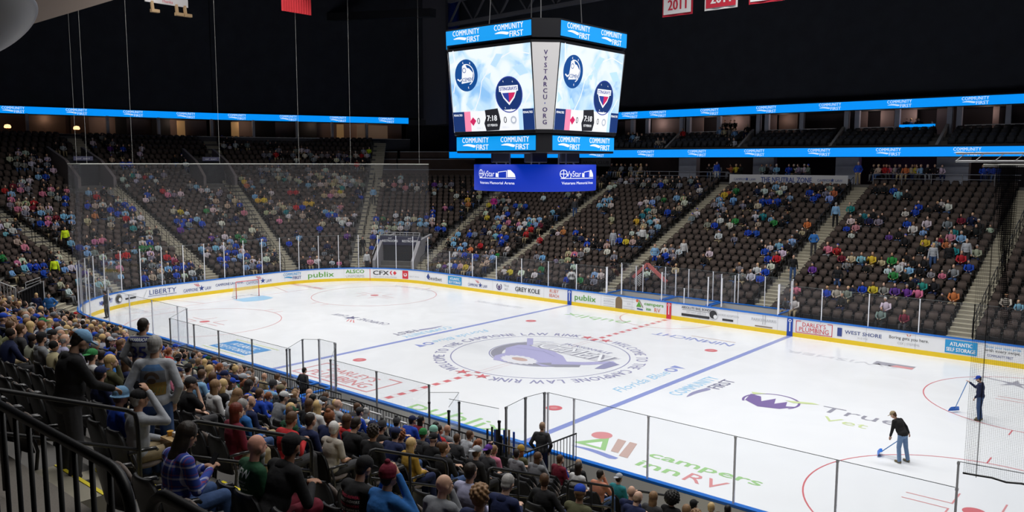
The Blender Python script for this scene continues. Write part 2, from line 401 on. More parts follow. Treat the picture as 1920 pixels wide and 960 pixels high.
# each half reads clockwise with the letters' feet towards the middle
ringtext(d, words_, R1+.28, math.radians(78), math.radians(-78), .62, I_NAVY)
ringtext(d, words_, R1+.28, math.radians(258), math.radians(102), .62, I_NAVY)
for sg in (-1, 1):
    for s2 in (-1, 1): d.star(s2*.62, sg*(R1+.45), .42, I_RED, 2, rot=PI/2 if sg > 0 else -PI/2, k=.36)
    d.rect(-.1524, min(sg*R1, sg*(R1+.15)), .1524, max(sg*R1, sg*(R1+.15)), I_RED, 2, 1)
ice(d, 'centre_circle_lettering')
d = Decal()
d.ring(-.3, .25, 2.15, 2.75, I_GREY, 1, 60, math.radians(150), math.radians(350), sy=.95)
d.ring(-.3, .25, 2.8, 2.86, I_NAVY, 1, 60, math.radians(120), math.radians(330), sy=.95)
d.poly([(-2.6, .7), (-1.9, 1.3), (-.9, 1.35), (0, .9), (.8, .6), (1.7, -.1), (2.2, -1.0), (1.6, -1.7), (.9, -1.5), (-.1, -2.3), (-1.0, -2.55), (-1.6, -1.9), (-1.7, -1.1), (-2.5, -.3)], I_MAUVE, 2)
fur = []
for i in range(36):
    a = 2*PI*i/36; r = 1.05+(.16 if i % 2 else 0); fur.append((-.15+r*math.cos(a)*.95, -1.6+r*math.sin(a)*.62))
d.poly(fur, I_FUR, 3); d.disc(-.2, -1.5, .5, I_TAN, 4, 18, .28)
d.poly([(1.6, -1.1), (2.9, .1), (3.6, 1.4), (3.25, 1.6), (2.4, .4), (1.2, -.6)], I_MAUVE, 3)
d.poly([(3.2, 1.4), (3.9, 1.3), (3.95, .1), (3.6, -.2), (3.35, .6)], I_NAVY, 4)
d.line([(-3.2, 2.2), (-2.2, 1.2)], .34, I_MAUVE, 2)
d.poly([(.9, -1.45), (2.1, -1.35), (2.9, -.5), (2.5, .1), (1.7, -.5)], I_GREY, 2); d.poly([(-2.0, 1.0), (3.0, .95), (3.2, 2.3), (-1.6, 2.45)], I_FAINT, 2); d.line([(-2.2, .2), (-.6, .6), (.6, .2)], .05, I_NAVY, 3)
d.text('ICEMEN', .45, 1.0, 1.35, I_GREY, bold=.04, width=5.0, layer=3)
d.text('ICEMEN', .38, 1.08, 1.30, I_WHITE, bold=.0, width=4.8, layer=4)
d.text('JACKSONVILLE', .5, 2.6, .38, I_NAVY, bold=.02, width=3.2, layer=3)
ice(d, 'centre_emblem', .15, .1, math.radians(-6))
# sponsors painted on the ice
def icepx(px, py): q = at_z(px, py, 0); return q[0], q[1]
def comfirst(d, u, v, h, mtop, mbot, msw, k=1.0):
    d.text('COMMUNITY', u, v+h*.2, h, mtop, bold=.03, width=h*6.3*k, spacing=1.12)
    d.text('FIRST', u+h*3.15*k, v-h*1.1, h, mbot, bold=.03, align='R', width=h*2.9*k)
    d.swoosh(u-h*1.5*k, v-h*.2, h*3.1*k, h*.9, msw)
def campione(d, u, v, h, m, mr=None):
    d.text('CAMPIONE', u-h*.55, v, h, m, align='R', width=h*4.4); d.text('LAW', u+h*1.75, v, h, m, align='L', width=h*2.0)
    d.star(u+h*.65, v+h*.65, h*.95, m, k=.38)
    for i in range(3): d.line([(u-h*1.6+i*h*.55, v+h*2.1), (u-h*.6+i*h*.35, v+h*1.35)], h*.14, mr or m)
x, y = icepx(862, 782); ice(Decal().text('publix', 0, -.5, 1.0, I_GREEN, width=5.0), 'ice_lettering', x, y)
x, y = icepx(1113, 597); ice(Decal().text('publix', 0, -.5, 1.0, I_GREEN, width=4.6), 'ice_lettering', x, y, PI)
d = Decal(); d.text("DARLEY'S", 0, .15, .62, I_PALERED, width=3.3, bold=.02); d.text('PLUMBING', 0, -.75, .72, I_PALERED, width=4.2, bold=.02)
d.line([(-1.9, 1.0), (-2.7, 1.0), (-2.7, -1.0), (2.7, -1.0), (2.7, 1.0), (1.9, 1.0)], .1, I_PALERED)
x, y = icepx(648, 706); ice(d, 'ice_lettering', x, y)
d = Decal(); d.rect(-1.75, -.78, 1.75, .78, I_ABLUE, 1, 1); d.text('ATLANTIC', 0, .1, .45, I_WHITE, width=2.3, bold=.03, layer=2); d.text('SELF STORAGE', 0, -.56, .45, I_WHITE, width=3.1, bold=.03, layer=2)
for a, b_ in (((-2.0, 1.0), (2.0, 1.0)), ((-2.0, -1.0), (2.0, -1.0))): d.line([a, b_], .08, I_LIME)
x, y = icepx(450, 652); ice(d, 'ice_lettering', x, y)
d = Decal(); G = I_GREEN
d.poly([(-3.7, -.3), (-3.0, .9), (-2.35, -.3)], G, 1); d.poly([(-3.3, -.15), (-2.95, .4), (-2.65, -.15)], I_WHITE, 2); d.disc(-3.35, .95, .38, I_PALERED, 1)
d.poly([(-2.7, 1.0), (-2.35, 1.0), (-1.9, -.2), (-2.2, -.2)], I_TAN, 3); d.poly([(-2.2, 1.0), (-1.9, 1.0), (-1.4, -.4), (-1.75, -.4)], I_TAN, 3)
d.swoosh(-2.6, -.55, 1.9, .5, I_BLUE); d.text('campers', -1.0, .2, .55, G, align='L', width=3.9, bold=.05); d.text('inn', -.9, -.75, .6, G, align='L', width=1.5, bold=.05); d.text('RV', .85, -.85, .72, I_PALERED, align='L', width=1.3)
x, y = icepx(1258, 872); ice(d, 'ice_lettering', x, y)
d = Decal(); comfirst(d, 0, .1, .62, I_LB, I_DARK, I_NAVY, .95); x, y = icepx(1322, 727); ice(d, 'ice_lettering', x, y, PI/2)
d = Decal(); comfirst(d, 0, .1, .62, I_LB, I_DARK, I_NAVY, .95); x, y = icepx(790, 620); ice(d, 'ice_lettering', x, y, -PI/2)
d = Decal(); d.text('Florida Blue', -.5, -.2, .62, I_LB, width=4.3, shear=.3); d.ring(2.1, .1, .18, .32, I_BLUE, 1, 16); d.poly([(2.5, .4), (3.0, .4), (2.75, -.3)], I_BLUE, 1)
x, y = icepx(1218, 711); ice(d, 'ice_lettering', x, y, PI/2)
d = Decal(); d.text('Florida Blue', -.5, -.2, .62, I_LB, width=4.3, shear=.3); d.ring(2.1, .1, .18, .32, I_BLUE, 1, 16); d.poly([(2.5, .4), (3.0, .4), (2.75, -.3)], I_BLUE, 1)
x, y = icepx(852, 632); ice(d, 'ice_lettering', x, y, -PI/2)
d = Decal(); campione(d, 0, -.3, .6, I_DARK, I_PALERED); x, y = icepx(668, 597); ice(d, 'ice_lettering', x, y, PI)
d = Decal(); d.text('NIMNICHT', 0, -.2, .72, I_BLUE, width=4.8, bold=.03); d.line([(-2.2, -.6), (.4, -.6)], .08, I_TAN); x, y = icepx(1300, 635); ice(d, 'ice_lettering', x, y, PI)
d = Decal(); d.ring(-3.3, 0, 1.05, 1.15, I_PURPLE, 1, 40, math.radians(-30), math.radians(215)); d.poly([(-4.4, .5), (-4.2, -.5), (-3.4, -1.05), (-2.6, -.8), (-2.2, -.1), (-2.55, -.3), (-2.75, .35), (-3.05, -.25), (-3.3, .5), (-3.6, -.25), (-3.9, .4)], I_PURPLE, 2)
d.poly([(-2.9, .5), (-1.9, .9), (-1.6, .8), (-2.5, .35)], I_LIME, 3); d.poly([(-4.5, .8), (-3.9, .95), (-4.3, .5)], I_LIME, 3)
d.text('True', -1.4, .0, .85, I_GREY, align='L', width=3.0); d.text('Vet', -.9, -1.1, .62, I_LIME, align='L', width=1.7)
x, y = icepx(1600, 783); ice(d, 'ice_lettering', x, y)
d = Decal(); d.poly([(-.9, -.35), (.9, -.35), (.9, .35), (-.9, .35)], I_GREY, 1); d.poly([(-.1, -.35), (.9, -.35), (.9, .05), (.1, .05)], I_PALERED, 2); x, y = icepx(1676, 685); ice(d, 'ice_painted_flag', x, y)
d = Decal(); d.text('SWISHER', 0, -.25, .55, I_FAINT, width=5.5); x, y = icepx(1575, 673); ice(d, 'ice_lettering', x, y, PI)
d = Decal(); d.star(0, 0, .8, I_GREY, k=.3); d.line([(-1.6, .5), (-.3, .1)], .1, I_GREY); x, y = icepx(1903, 720); ice(d, 'ice_painted_star', x, y)
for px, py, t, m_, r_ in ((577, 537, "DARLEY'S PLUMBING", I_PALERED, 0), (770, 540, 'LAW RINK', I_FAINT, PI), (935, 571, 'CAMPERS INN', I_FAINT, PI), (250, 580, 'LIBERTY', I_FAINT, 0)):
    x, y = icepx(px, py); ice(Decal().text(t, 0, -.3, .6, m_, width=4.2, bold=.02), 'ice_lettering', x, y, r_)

# ---- dasher boards
WHITEB = mat('dasher_white', (.80, .81, .84), rough=.3); YEL = mat('kick_yellow', (.80, .56, .01), rough=.4); CAPB = mat('cap_blue', (.008, .15, .60), rough=.35)
GREYB = mat('dasher_back', (.48, .48, .48), rough=.6)
def strip(prof, mi=0, s0=0, s1=PERIM, step=.45, closed=True):
    """sweep a (d, z) profile along the boards"""
    mb = MB(); n = max(2, int((s1-s0)/step)); k = len(prof)
    for i in range(n+1):
        s = s0+(s1-s0)*i/n
        for dd, z in prof: x, y, _, _ = board_pt(s, dd); mb.v.append((x, y, z))
    for i in range(n):
        for j in range(k):
            if j == k-1 and not closed: continue
            a = i*k+j; b = i*k+(j+1) % k; mb.f.append((a, a+k, b+k, b)); mb.m.append(mi)
    if closed:
        mb.f.append(tuple(range(k))); mb.f.append(tuple(n*k+j for j in range(k))[::-1]); mb.m += [0, 0]
    return mb
boards = strip([(0, .02), (0, 1.03), (.12, 1.03), (.12, 0)]).build('rink_boards', [WHITEB, GREYB])
tag(boards, 'white dasher boards with yellow kick strip and blue cap all around the ice', 'rink boards')
strip([(-.012, .0), (-.012, .24), (0, .24), (0, 0)]).build('kick_plate', YEL, boards)
strip([(-.03, 1.03), (-.03, 1.10), (.15, 1.10), (.15, 1.03)]).build('cap_rail', CAPB, boards)
strip([(.12, .1), (.12, 1.02), (.14, 1.02), (.14, .1)]).build('backing', mat('backing_pale', (.75, .74, .70), rough=.7), boards)
A_BLK = mat('advert_black', (.03, .03, .035)); A_RED = mat('advert_red', (.62, .03, .05)); A_GRN = mat('advert_green', (.10, .36, .03)); A_NAVY = mat('advert_navy', (.03, .06, .25)); A_LB = mat('advert_blue', (.02, .30, .62))
A_GREY = mat('advert_grey', (.42, .43, .46)); A_WHT = mat('advert_white', (.82, .83, .85)); A_BRN = mat('advert_brown', (.20, .13, .07)); A_ORG = mat('advert_orange', (.65, .14, .06)); A_PUR = mat('advert_purple', (.08, .05, .16)); A_RB = mat('advert_royal', (.01, .06, .38))
def advert(px, fn, label=None):
    d = Decal(); fn(d); o = d.build('advert', bmap(s_at_px(px), .63), boards)
    return o
def ad_text(t, h, m, w=None, v=None, bold=.02): return lambda d: d.text(t, 0, -h/2 if v is None else v, h, m, bold=bold, width=w)
def ad_camp(k=1.0): return lambda d: campione(d, 0, -.25, .27*k, A_NAVY, A_RED)
advert(184, lambda d: (d.text('NIMNICHT', 0, -.12, .28, A_RB, width=1.4, bold=.04)))
advert(222, lambda d: (d.ring(0, 0, .29, .32, A_BLK), d.disc(0, 0, .26, A_BLK, 1, 20), d.disc(.12, -.06, .13, A_WHT, 2), d.text('THOROUGHBRED', 1.05, .08, .1, A_GREY, width=1.0), d.rect(.6, -.16, 1.5, -.04, A_BLK, 1)))
advert(305, lambda d: (d.text('LIBERTY', .0, -.1, .34, A_NAVY, width=2.0), d.line([(-1.1, -.2), (1.0, -.2)], .03, A_NAVY), d.line([(-1.45, -.2), (-1.2, .25)], .03, A_GREY)))
advert(374, ad_camp(.92)); advert(431, ad_text('CAMPIONE LAW RINK', .2, A_NAVY, 2.3)); advert(489, ad_camp(.95))
advert(548, lambda d: comfirst(d, 0, .02, .24, A_LB, A_NAVY, A_LB)); advert(602, ad_text('publix', .44, A_GRN, 2.1))
advert(666, lambda d: (d.text('ALSCO', 0, .02, .30, A_GRN, width=1.5, bold=.05), d.text('UNIFORMS', 0, -.33, .22, A_GREY, width=1.5)))
advert(694, lambda d: d.rect(-.02, -.6, .02, .38, A_RED, 1, 1))
advert(720, lambda d: (d.text('CFX', -.25, -.1, .36, A_BLK, width=1.35, bold=.06), d.poly([(.5, .1), (.65, .26), (.74, .26), (.62, .1), (.74, -.08), (.65, -.08)], A_RED), d.poly([(.8, .09), (.97, .26), (1.14, .09), (.97, -.08)], A_RED), d.text('SECURITY SOLUTIONS', .15, -.32, .11, A_GREY, width=2.0)))
advert(760, lambda d: (d.rect(-.28, -.33, .28, .33, A_RED, 1, 1), d.disc(0, 0, .16, A_WHT, 2), d.star(0, .02, .13, A_RED, 3), d.text('REALTY GROUP', .9, -.15, .1, A_GREY)))
advert(812, lambda d: (d.text('bestbet', .25, -.2, .3, A_BLK, width=1.5), d.poly([(-.75, 0), (-.55, .3), (-.35, 0), (-.55, -.2)], A_NAVY)))
advert(853, lambda d: (d.rect(-.75, -.32, .75, .32, A_LB, 1), d.text('ATLANTIC', 0, .03, .2, A_WHT, width=1.05, bold=.05, layer=2), d.text('SELF STORAGE', 0, -.24, .2, A_WHT, width=1.3, bold=.05, layer=2)))
advert(898, ad_camp(.85)); advert(936, lambda d: (d.ring(0, 0, .2, .27, A_PUR, 1, 20, PI*.7, PI*2.3), d.poly([(-.2, .1), (0, -.25), (.2, .1), (.1, -.02), (0, .15), (-.1, -.02)], A_PUR), d.text('TRUE', .7, .05, .16, A_GREY), d.text('VET', .7, -.22, .16, A_GREY)))
advert(989, ad_text('GREY KOLE', .34, A_BLK, 2.3, bold=.04)); advert(1039, lambda d: (d.text('RUBY', 0, .06, .24, A_ORG), d.text('BEACH', 0, -.26, .24, A_ORG, width=.85)))
advert(1097, ad_text('publix', .42, A_GRN, 1.75))
advert(1160, lambda d: (d.rect(-.26, -.4, .26, .12, A_BRN, 1, 1), d.disc(0, .12, .26, A_BRN, 2, 20), [d.line([(s*.35, v), (s*1.2, v)], .02, A_GREY) for s in (-1, 1) for v in (.3, .14, -.2, -.34)], d.text('ROOFING', -.8, -.08, .13, A_GREY), d.text('CO.', .8, -.08, .13, A_GREY)))
advert(1217, lambda d: (d.poly([(-.95, -.12), (-.75, .25), (-.55, -.12)], A_GRN), d.disc(-.88, .27, .1, A_ORG), d.line([(-.72, .3), (-.45, -.12)], .05, A_BRN), d.line([(-.85, -.25), (-.5, -.27)], .08, A_NAVY), d.text('campers', -.35, .05, .22, A_GRN, align='L', width=1.4, bold=.05), d.text('inn', -.2, -.28, .22, A_GRN, align='L', bold=.05), d.text('RV', .4, -.32, .28, A_ORG, align='L')))
advert(1305, lambda d: (d.text('ABSOLUTE BAIL BONDS', 0, .17, .15, A_BLK, width=2.0, bold=.03), d.line([(-.95, .1), (.95, .1)], .02, A_BLK), d.text('24/7 FAST SERVICE', 0, -.07, .12, A_GREY), d.rect(-1.0, -.3, .9, -.14, A_BLK, 1), d.ring(1.08, 0, .06, .08, A_BLK), d.ring(1.15, -.15, .06, .08, A_BLK)))
advert(1338, lambda d: (d.ring(0, 0, .3, .32, A_GREY), d.disc(0, .02, .25, A_BLK, 1, 20), d.disc(.14, -.1, .12, A_WHT, 2), d.text('HORSE ADOPTION', 1.0, 0, .13, A_GREY, width=1.3), d.rect(.6, -.27, 1.3, -.14, A_BLK, 1)))
advert(1432, lambda d: (d.text('PARKS HARRIS', 0, 0, .16, A_GREY, width=1.5), d.line([(-.06, .35), (-.06, -.15)], .04, A_GREY), d.line([(.08, .35), (.08, -.15)], .04, A_GREY), d.line([(-.5, -.3), (.5, -.3)], .06, A_BRN)))
advert(1526, lambda d: (d.text("DARLEY'S", 0, .03, .24, A_RED, width=1.3), d.text('PLUMBING', 0, -.27, .27, A_RED, width=1.65), d.line([(-.75, .3), (-1.0, .3), (-1.0, -.34), (1.0, -.34), (1.0, .3), (.75, .3)], .035, A_RED)))
advert(1610, lambda d: (d.rect(-1.15, -.25, -.9, .22, A_NAVY, 1), d.text('WEST SHORE', .2, -.06, .2, A_NAVY, width=1.9, bold=.02), d.text('HOME', .2, -.26, .1, A_GREY, spacing=1.6)))
advert(1704, lambda d: (d.text('Boring gets you here.', 0, .02, .17, A_BLK, width=1.9), d.text('CSX | SYSTEMS', 0, -.24, .12, A_GREY), d.poly([(-.12, .32), (-.02, .2), (-.05, .32)], A_ORG), d.poly([(.12, .32), (.02, .2), (.05, .32)], A_ORG)))
advert(1801, lambda d: (d.rect(-.72, -.32, .72, .34, A_LB, 1), d.text('ATLANTIC', 0, .05, .2, A_WHT, width=1.0, bold=.05, layer=2), d.text('SELF STORAGE', 0, -.23, .2, A_WHT, width=1.3, bold=.05, layer=2)))
advert(1880, lambda d: (d.text('Show your team pride', 0, .18, .13, A_LB, width=1.5), d.text('with every swipe.', 0, 0, .15, A_BLK, width=1.5), d.text('COMMUNITY FIRST', -.1, -.25, .13, A_NAVY, width=1.1)))
for x, m_, t in ((-25.5*FT, A_RB, 0), (25.5*FT, A_RB, 0), (0, A_RED, 0)):
    d = Decal().rect(-.17, -.63, .17, .40, m_, 3, 1); d.ring(0, .26, .05, .09, A_WHT, 4, 16); d.rect(-.03, -.35, .03, .15, A_WHT, 4, 1)
    d.build('line_marker', bmap(s_of_farx(x), .63), boards)
for s in np.arange(0, s_of_farx(22), 2.44):
    x, y, nx, ny = board_pt(s)
    MB().box((0, 0, 0), (.012, .004, .78)).build('panel_seam', A_GREY, boards).matrix_world = Matrix.Translation((x-nx*.003, y-ny*.003, .64)) @ Matrix.Rotation(math.atan2(-nx, ny), 4, 'Z')

# ---- glass above the boards
PANE = glass_mat(); GEDGE = mat('glass_edge', (.16, .18, .18), rough=.3); ALU = mat('aluminium', (.82, .83, .88), rough=.5, metal=.0); BLKM = mat('black_metal', (.008, .008, .009), rough=.45, spec=.35); DALU = mat('dark_aluminium', (.20, .20, .21), rough=.4, metal=.2)
STEEL = mat('steel_rail', (.50, .50, .51), rough=.35, metal=.3)
def glass_run(label, pts, z0, z1, post_w=.042, mat_post=None, post_to=None, cat='rink glass', group=None, ends=True):
    root = empty('rink_glass', (pts[0][0], pts[0][1], z0), 0, label, cat, group); off = Vector(root.location)
    for i, (a, b) in enumerate(zip(pts[:-1], pts[1:])):
        dx, dy = b[0]-a[0], b[1]-a[1]; L = math.hypot(dx, dy); rz = math.atan2(dy, dx)
        o = MB().box((0, 0, 0), (L-.02, .012, z1-z0)).box((0, 0, (z1-z0)/2), (L-.02, .014, .012), 0, 1).build('pane', [PANE, GEDGE], root)
        o.matrix_parent_inverse = Matrix.Identity(4); o.location = Vector(((a[0]+b[0])/2, (a[1]+b[1])/2, (z0+z1)/2))-off; o.rotation_euler = (0, 0, rz)
    for i, p in enumerate(pts):
        if not ends and i in (0, len(pts)-1): continue
        q = pts[min(i+1, len(pts)-1)]; r_ = pts[max(i-1, 0)]; rz = math.atan2(q[1]-r_[1], q[0]-r_[0])
        mb = MB().box((0, 0, 0), (post_w, .05, (post_to or z1)-z0)); mb.box((0, .0, (post_to or z1)/2-z0/2-.03), (post_w*1.35, .06, .06))
        o = mb.build('stanchion', mat_post or ALU, root); o.location = Vector((p[0], p[1], ((post_to or z1)+z0)/2))-off; o.rotation_euler = (0, 0, rz)
    return root
def spts(s0, s1, n, d=.06): return [board_pt(s0+(s1-s0)*i/n, d)[:2] for i in range(n+1)]
Z0, ZL, ZH = 1.1, 2.87, 3.8
glass_run('tall glass around the far end corner beyond the goal', spts(-5, SEG[0][1]+SEG[1][1], 17), Z0, ZH)
glass_run('tall glass around the near end corner beside the packed stand', spts(s_of_nearx(-CX), PERIM-5, 7), Z0, ZH)
glass_run('low glass along the far boards between the end corner and the penalty boxes', [(x, HY+.06) for x in np.linspace(-CX, -4.8, 8)], Z0, ZL)
glass_run('low glass along the far boards beyond the penalty boxes', [(x, HY+.06) for x in np.linspace(7.0, CX-5, 5)], Z0, ZL)
glass_run('low glass along the far boards under the dark net', [(x, HY+.06) for x in np.linspace(CX-5, CX, 3)], Z0, ZL)
glass_run('tall glass around the corner under the dark net', spts(s_of_farx(CX), s_of_farx(CX)+13, 6), Z0, ZH)
glass_run('low near glass between the end corner and the first players bench', [(x, -HY-.06) for x in (-CX, -19.5, -17, -14.5, -11.9, -11.0)], Z0, ZL)
glass_run('low near glass panes closest to the camera', [(x, -HY-.06) for x in (10.73, 11.7, 14.22, 16.76, 19.3, 21.8)], Z0, ZL)
glass_run('narrow glass panel between the two players benches', [(-.65, -HY-.06), (.35, -HY-.06)], Z0, ZL, .09)
glass_run('tall glass around the near corner below the camera', spts(s_of_nearx(21.8)-11, s_of_nearx(21.8), 5), Z0, 3.45)
# player benches on the near side, penalty boxes on the far side
RUB = mat('bench_floor', (.10, .10, .11), rough=.8); BENCHW = mat('bench_timber', (.42, .44, .5), rough=.5)
def bench_box(label, x0, x1, sy, yb_, posts, group):
    root = empty('player_bench', ((x0+x1)/2, sy*(HY+.15), 0), 0, label, 'bench box', group); off = Vector(root.location)
    def put(mb, n, m): o = mb.build(n, m, root); o.data.transform(Matrix.Translation(-off)); return o
    put(MB().span((x0, sy*(HY+.14), 0), (x1, sy*yb_, .25)), 'platform', RUB)
    put(MB().span((x0+.2, sy*(yb_-.55), .62), (x1-.2, sy*(yb_-.2), .68)), 'bench_plank', BENCHW)
    mb = MB()
    for x in np.arange(x0+.5, x1, 1.8): mb.span((x, sy*(yb_-.5), .25), (x+.06, sy*(yb_-.25), .62))
    put(mb, 'bench_supports', DALU)
    put(MB().span((x0, sy*yb_, .25), (x1, sy*(yb_+.08), 1.12)), 'back_wall', GREYB)
    put(MB().span((x0, sy*(yb_-.02), 1.12), (x1, sy*(yb_+.12), 1.17)), 'counter', CAPB)
    for x in (x0, x1): put(MB().span((x-.04, sy*(HY+.14), .25), (x+.04, sy*yb_, 1.12)), 'side_wall', GREYB); put(MB().span((x-.06, sy*(HY+.14), 1.12), (x+.06, sy*yb_, 1.17)), 'side_cap', CAPB)
    return root
bench_box('near players bench nearer the end corner, with grey back wall', -11, -.65, -1, 14.7, None, 'players benches')
bench_box('near players bench closer to the camera, beside the stick rack', .35, 10.65, -1, 14.7, None, 'players benches')
bench_box('far penalty box with blue counter, nearer the rounded end', -4.7, -.72, 1, 14.8, None, 'penalty boxes')
bench_box('timekeepers box on the far side at the red line', -.48, 2.48, 1, 14.8, None, 'penalty boxes')
bench_box('far penalty box with blue counter, beyond the red line', 2.72, 7.0, 1, 14.8, None, 'penalty boxes')
glass_run('glass behind the first near players bench', [(x, -14.7) for x in (-9.3, -7.2, -5.2, -2.7, -.15)], 1.17, 2.85, mat_post=DALU)
glass_run('glass behind the near players bench with the stick rack', [(x, -14.72) for x in (2.35, 4.83, 7.35)], 1.17, 2.85, mat_post=DALU)
glass_run('side glass at the end of the bench closest to the camera', [(10.7, -14.9), (10.5, -13.8), (10.6, -13.02)], .6, 2.85, mat_post=DALU, post_w=.06)
glass_run('side glass between bench and gate', [(8.9, -15.4), (10.66, -15.15)], .9, 2.85, mat_post=BLKM, post_to=2.5, post_w=.06)
glass_run('side glass at the stairs end of the middle bench', [(7.35, -14.72), (8.05, -14.1), (8.9, -15.4)], .9, 2.6, mat_post=BLKM, post_to=2.3, post_w=.06)
glass_run('side glass at the far end of the first bench', [(-11.0, -13.02), (-9.3, -14.7)], 1.17, 2.85, mat_post=DALU)
glass_run('side glass between the two benches, first bench side', [(-.65, -13.02), (-1.2, -13.4), (-.2, -14.8)], 1.17, 2.85, mat_post=DALU)
glass_run('side glass between the two benches, second bench side', [(.4, -13.02), (1.0, -13.5), (2.35, -14.72)], 1.17, 2.85, mat_post=DALU)
glass_run('glass behind the far penalty boxes', [(x, 14.85) for x in np.linspace(-4.8, 7.1, 8)], 1.17, 3.0)
for i, x in enumerate((-4.75, -3.6, -.6, 2.6, 3.5, 7.05)):
    glass_run('cross glass %s of the far penalty boxes' % ('at the rounded-end side', 'just inside the first door', 'beside the timekeepers', 'past the timekeepers', 'just inside the last door', 'at the last end')[i], [(x, HY+.08), (x, 14.8)], 1.17, 2.9, post_w=.07)
glass_run('glass between the far boards and the timekeepers', [(x, HY+.06) for x in (-.6, 1.0, 2.6)], Z0, 2.05)
# ---- seating bowl
NROW, ROWD, D0, TR0, RISE = 22, .84, 1.5, .6, .336
def row_z(k): return TR0+RISE*k if k < 22 else TR0+RISE*21+.5*(k-21)
def row_d(k): return D0+ROWD*k
def path_pt(d, q):
    """q: position along the bowl measured on the boards' outline; same angle/abscissa at any offset"""
    return board_pt(q, d)
AISLES = [('x', x, 1) for x in (-17, -6, 5.1, 16)]+[('x', x, -1) for x in (-17, -6, 5.1, 16)]+[('a', 105), ('a', 135), ('a', 165), ('y', .3), ('a', 195), ('a', 225), ('a', 255), ('a', 75), ('a', -75)]
AISLE_HW = .66
def aisle_dist(x, y):
    best = 9
    for a in AISLES:
        if a[0] == 'x':
            if y*a[2] > HY: best = min(best, abs(x-a[1]))
        elif a[0] == 'y':
            if x < -HX: best = min(best, abs(y-a[1]))
        else:
            an = math.radians(a[1]); cx = -CX if 90 < a[1] < 270 else CX; cy = CY if math.sin(an) > 0 else -CY
            vx, vy = x-cx, y-cy; t = vx*math.cos(an)+vy*math.sin(an)
            if t > 0: best = min(best, abs(-vx*math.sin(an)+vy*math.cos(an)))
    return best
CONC = mat('stand_concrete', (.10, .095, .09), rough=.85, noise=.2, nscale=3); STEPC = mat('stair_concrete', (.30, .275, .215), rough=.85, noise=.12, nscale=5); NOSE = mat('stair_nosing', (.80, .76, .56), rough=.7); YNOSE = mat('yellow_nosing', (.75, .62, .02), rough=.6)
DARKW = mat('dark_wall', (.012, .012, .016), rough=.9); PLAT = mat('platform_floor', (.13, .115, .10), rough=.8, noise=.35, nscale=60)
def rows_on(side_q):
    return 22
def visible_rows(x, y):
    """how many rows the bowl has here: the near side ends in a platform, the rounded end climbs higher"""
    if y < -HY and x > -14: return 17
    if x < -24 and y-CY < -(x+CX)-.6: return 30
    return 22
def tread_mesh(k0, k1, qa, qb, step=.6):
    mb = MB(); n = max(2, int((qb-qa)/step))
    prof = []
    for k in range(k0, k1): prof += [(row_d(k), row_z(k)), (row_d(k+1), row_z(k))]
    prof.append((row_d(k1), row_z(k1)))
    kk = len(prof)
    for i in range(n+1):
        q = qa+(qb-qa)*i/n
        for d, z in prof: x, y, _, _ = board_pt(q, d); mb.v.append((x, y, z))
    for i in range(n):
        for j in range(kk-1): a = i*kk+j; mb.f.append((a, a+kk, a+kk+1, a+1)); mb.m.append(0)
    return mb
QA225 = PERIM-SEG[7][1]*.5          # 225 degrees
Q135 = SEG[0][1]+SEG[1][1]*.5
struct(tread_mesh(0, 30, -SEG[7][1], Q135).build('floor_end_stand', CONC))
struct(tread_mesh(0, 22, Q135, s_of_farx(CX)+9).build('floor_far_stand', CONC))
struct(tread_mesh(0, 17, s_of_nearx(24)-5, s_of_nearx(-14)).build('floor_near_stand', CONC))
struct(tread_mesh(0, 22, s_of_nearx(-14), PERIM-SEG[7][1]).build('floor_near_end_stand', CONC))
# walkway between boards and the first row
struct(strip([(.15, .05), (1.5, .05), (1.5, .6)], closed=False).build('floor_rinkside', CONC))
# front parapet behind which the first row sits
# ---- stairs in the aisles: two steps to a row, pale nosings
def aisle_frame(a):
    """origin on the boards' outline, outward unit vector, along unit vector"""
    if a[0] == 'x': return (a[1], a[2]*HY), (0, a[2]), (1, 0)
    if a[0] == 'y': return (-HX, a[1]), (-1, 0), (0, -1)
    an = math.radians(a[1]); cx = -CX if 90 < a[1] < 270 else CX; cy = CY if math.sin(an) > 0 else -CY
    return (cx+CRN*math.cos(an), cy+CRN*math.sin(an)), (math.cos(an), math.sin(an)), (-math.sin(an), math.cos(an))
def wpt(fr, d, t, z): (ox, oy), n, al = fr; return (ox+n[0]*d+al[0]*t, oy+n[1]*d+al[1]*t, z)
rail_no = 0
for ai, a in enumerate(AISLES):
    fr = aisle_frame(a); near = (a[0] == 'x' and a[2] < 0)
    K = 17 if (near and a[1] > -14) else (30 if a in (('a', 165), ('y', .3), ('a', 195), ('a', 135)) else 22)
    rz = math.atan2(fr[2][1], fr[2][0]); mb = MB(); hw = AISLE_HW
    if a == ('a', 105): hw = .66
    for k in range(K):
        for h in (0, 1):
            z = row_z(k)+(h*(row_z(k+1)-row_z(k))*.5); d = row_d(k)+h*ROWD/2
            c = wpt(fr, d+ROWD/4+.0, 0, z-.12); mb.box(c, (2*hw, ROWD/2+.02, .27+.0), rz, 0)
            near_y = near and a[1] == 16
            c = wpt(fr, d+.02, 0, z+.018); mb.box(c, (2*hw, .045, .012), rz, 2 if near_y else 1)
    d0 = 0
    for j in range(3):
        c = wpt(fr, D0-.28*(3-j)+.14, 0, .6-.15*(3-j)); mb.box(c, (2*hw, .30, .16), rz, 0); mb.box(wpt(fr, D0-.28*(3-j)+.02, 0, .6-.15*(3-j)+.085), (2*hw, .04, .012), rz, 1)
    struct(mb.build('floor_stairs_%d' % (ai+1), [STEPC, NOSE, YNOSE]))
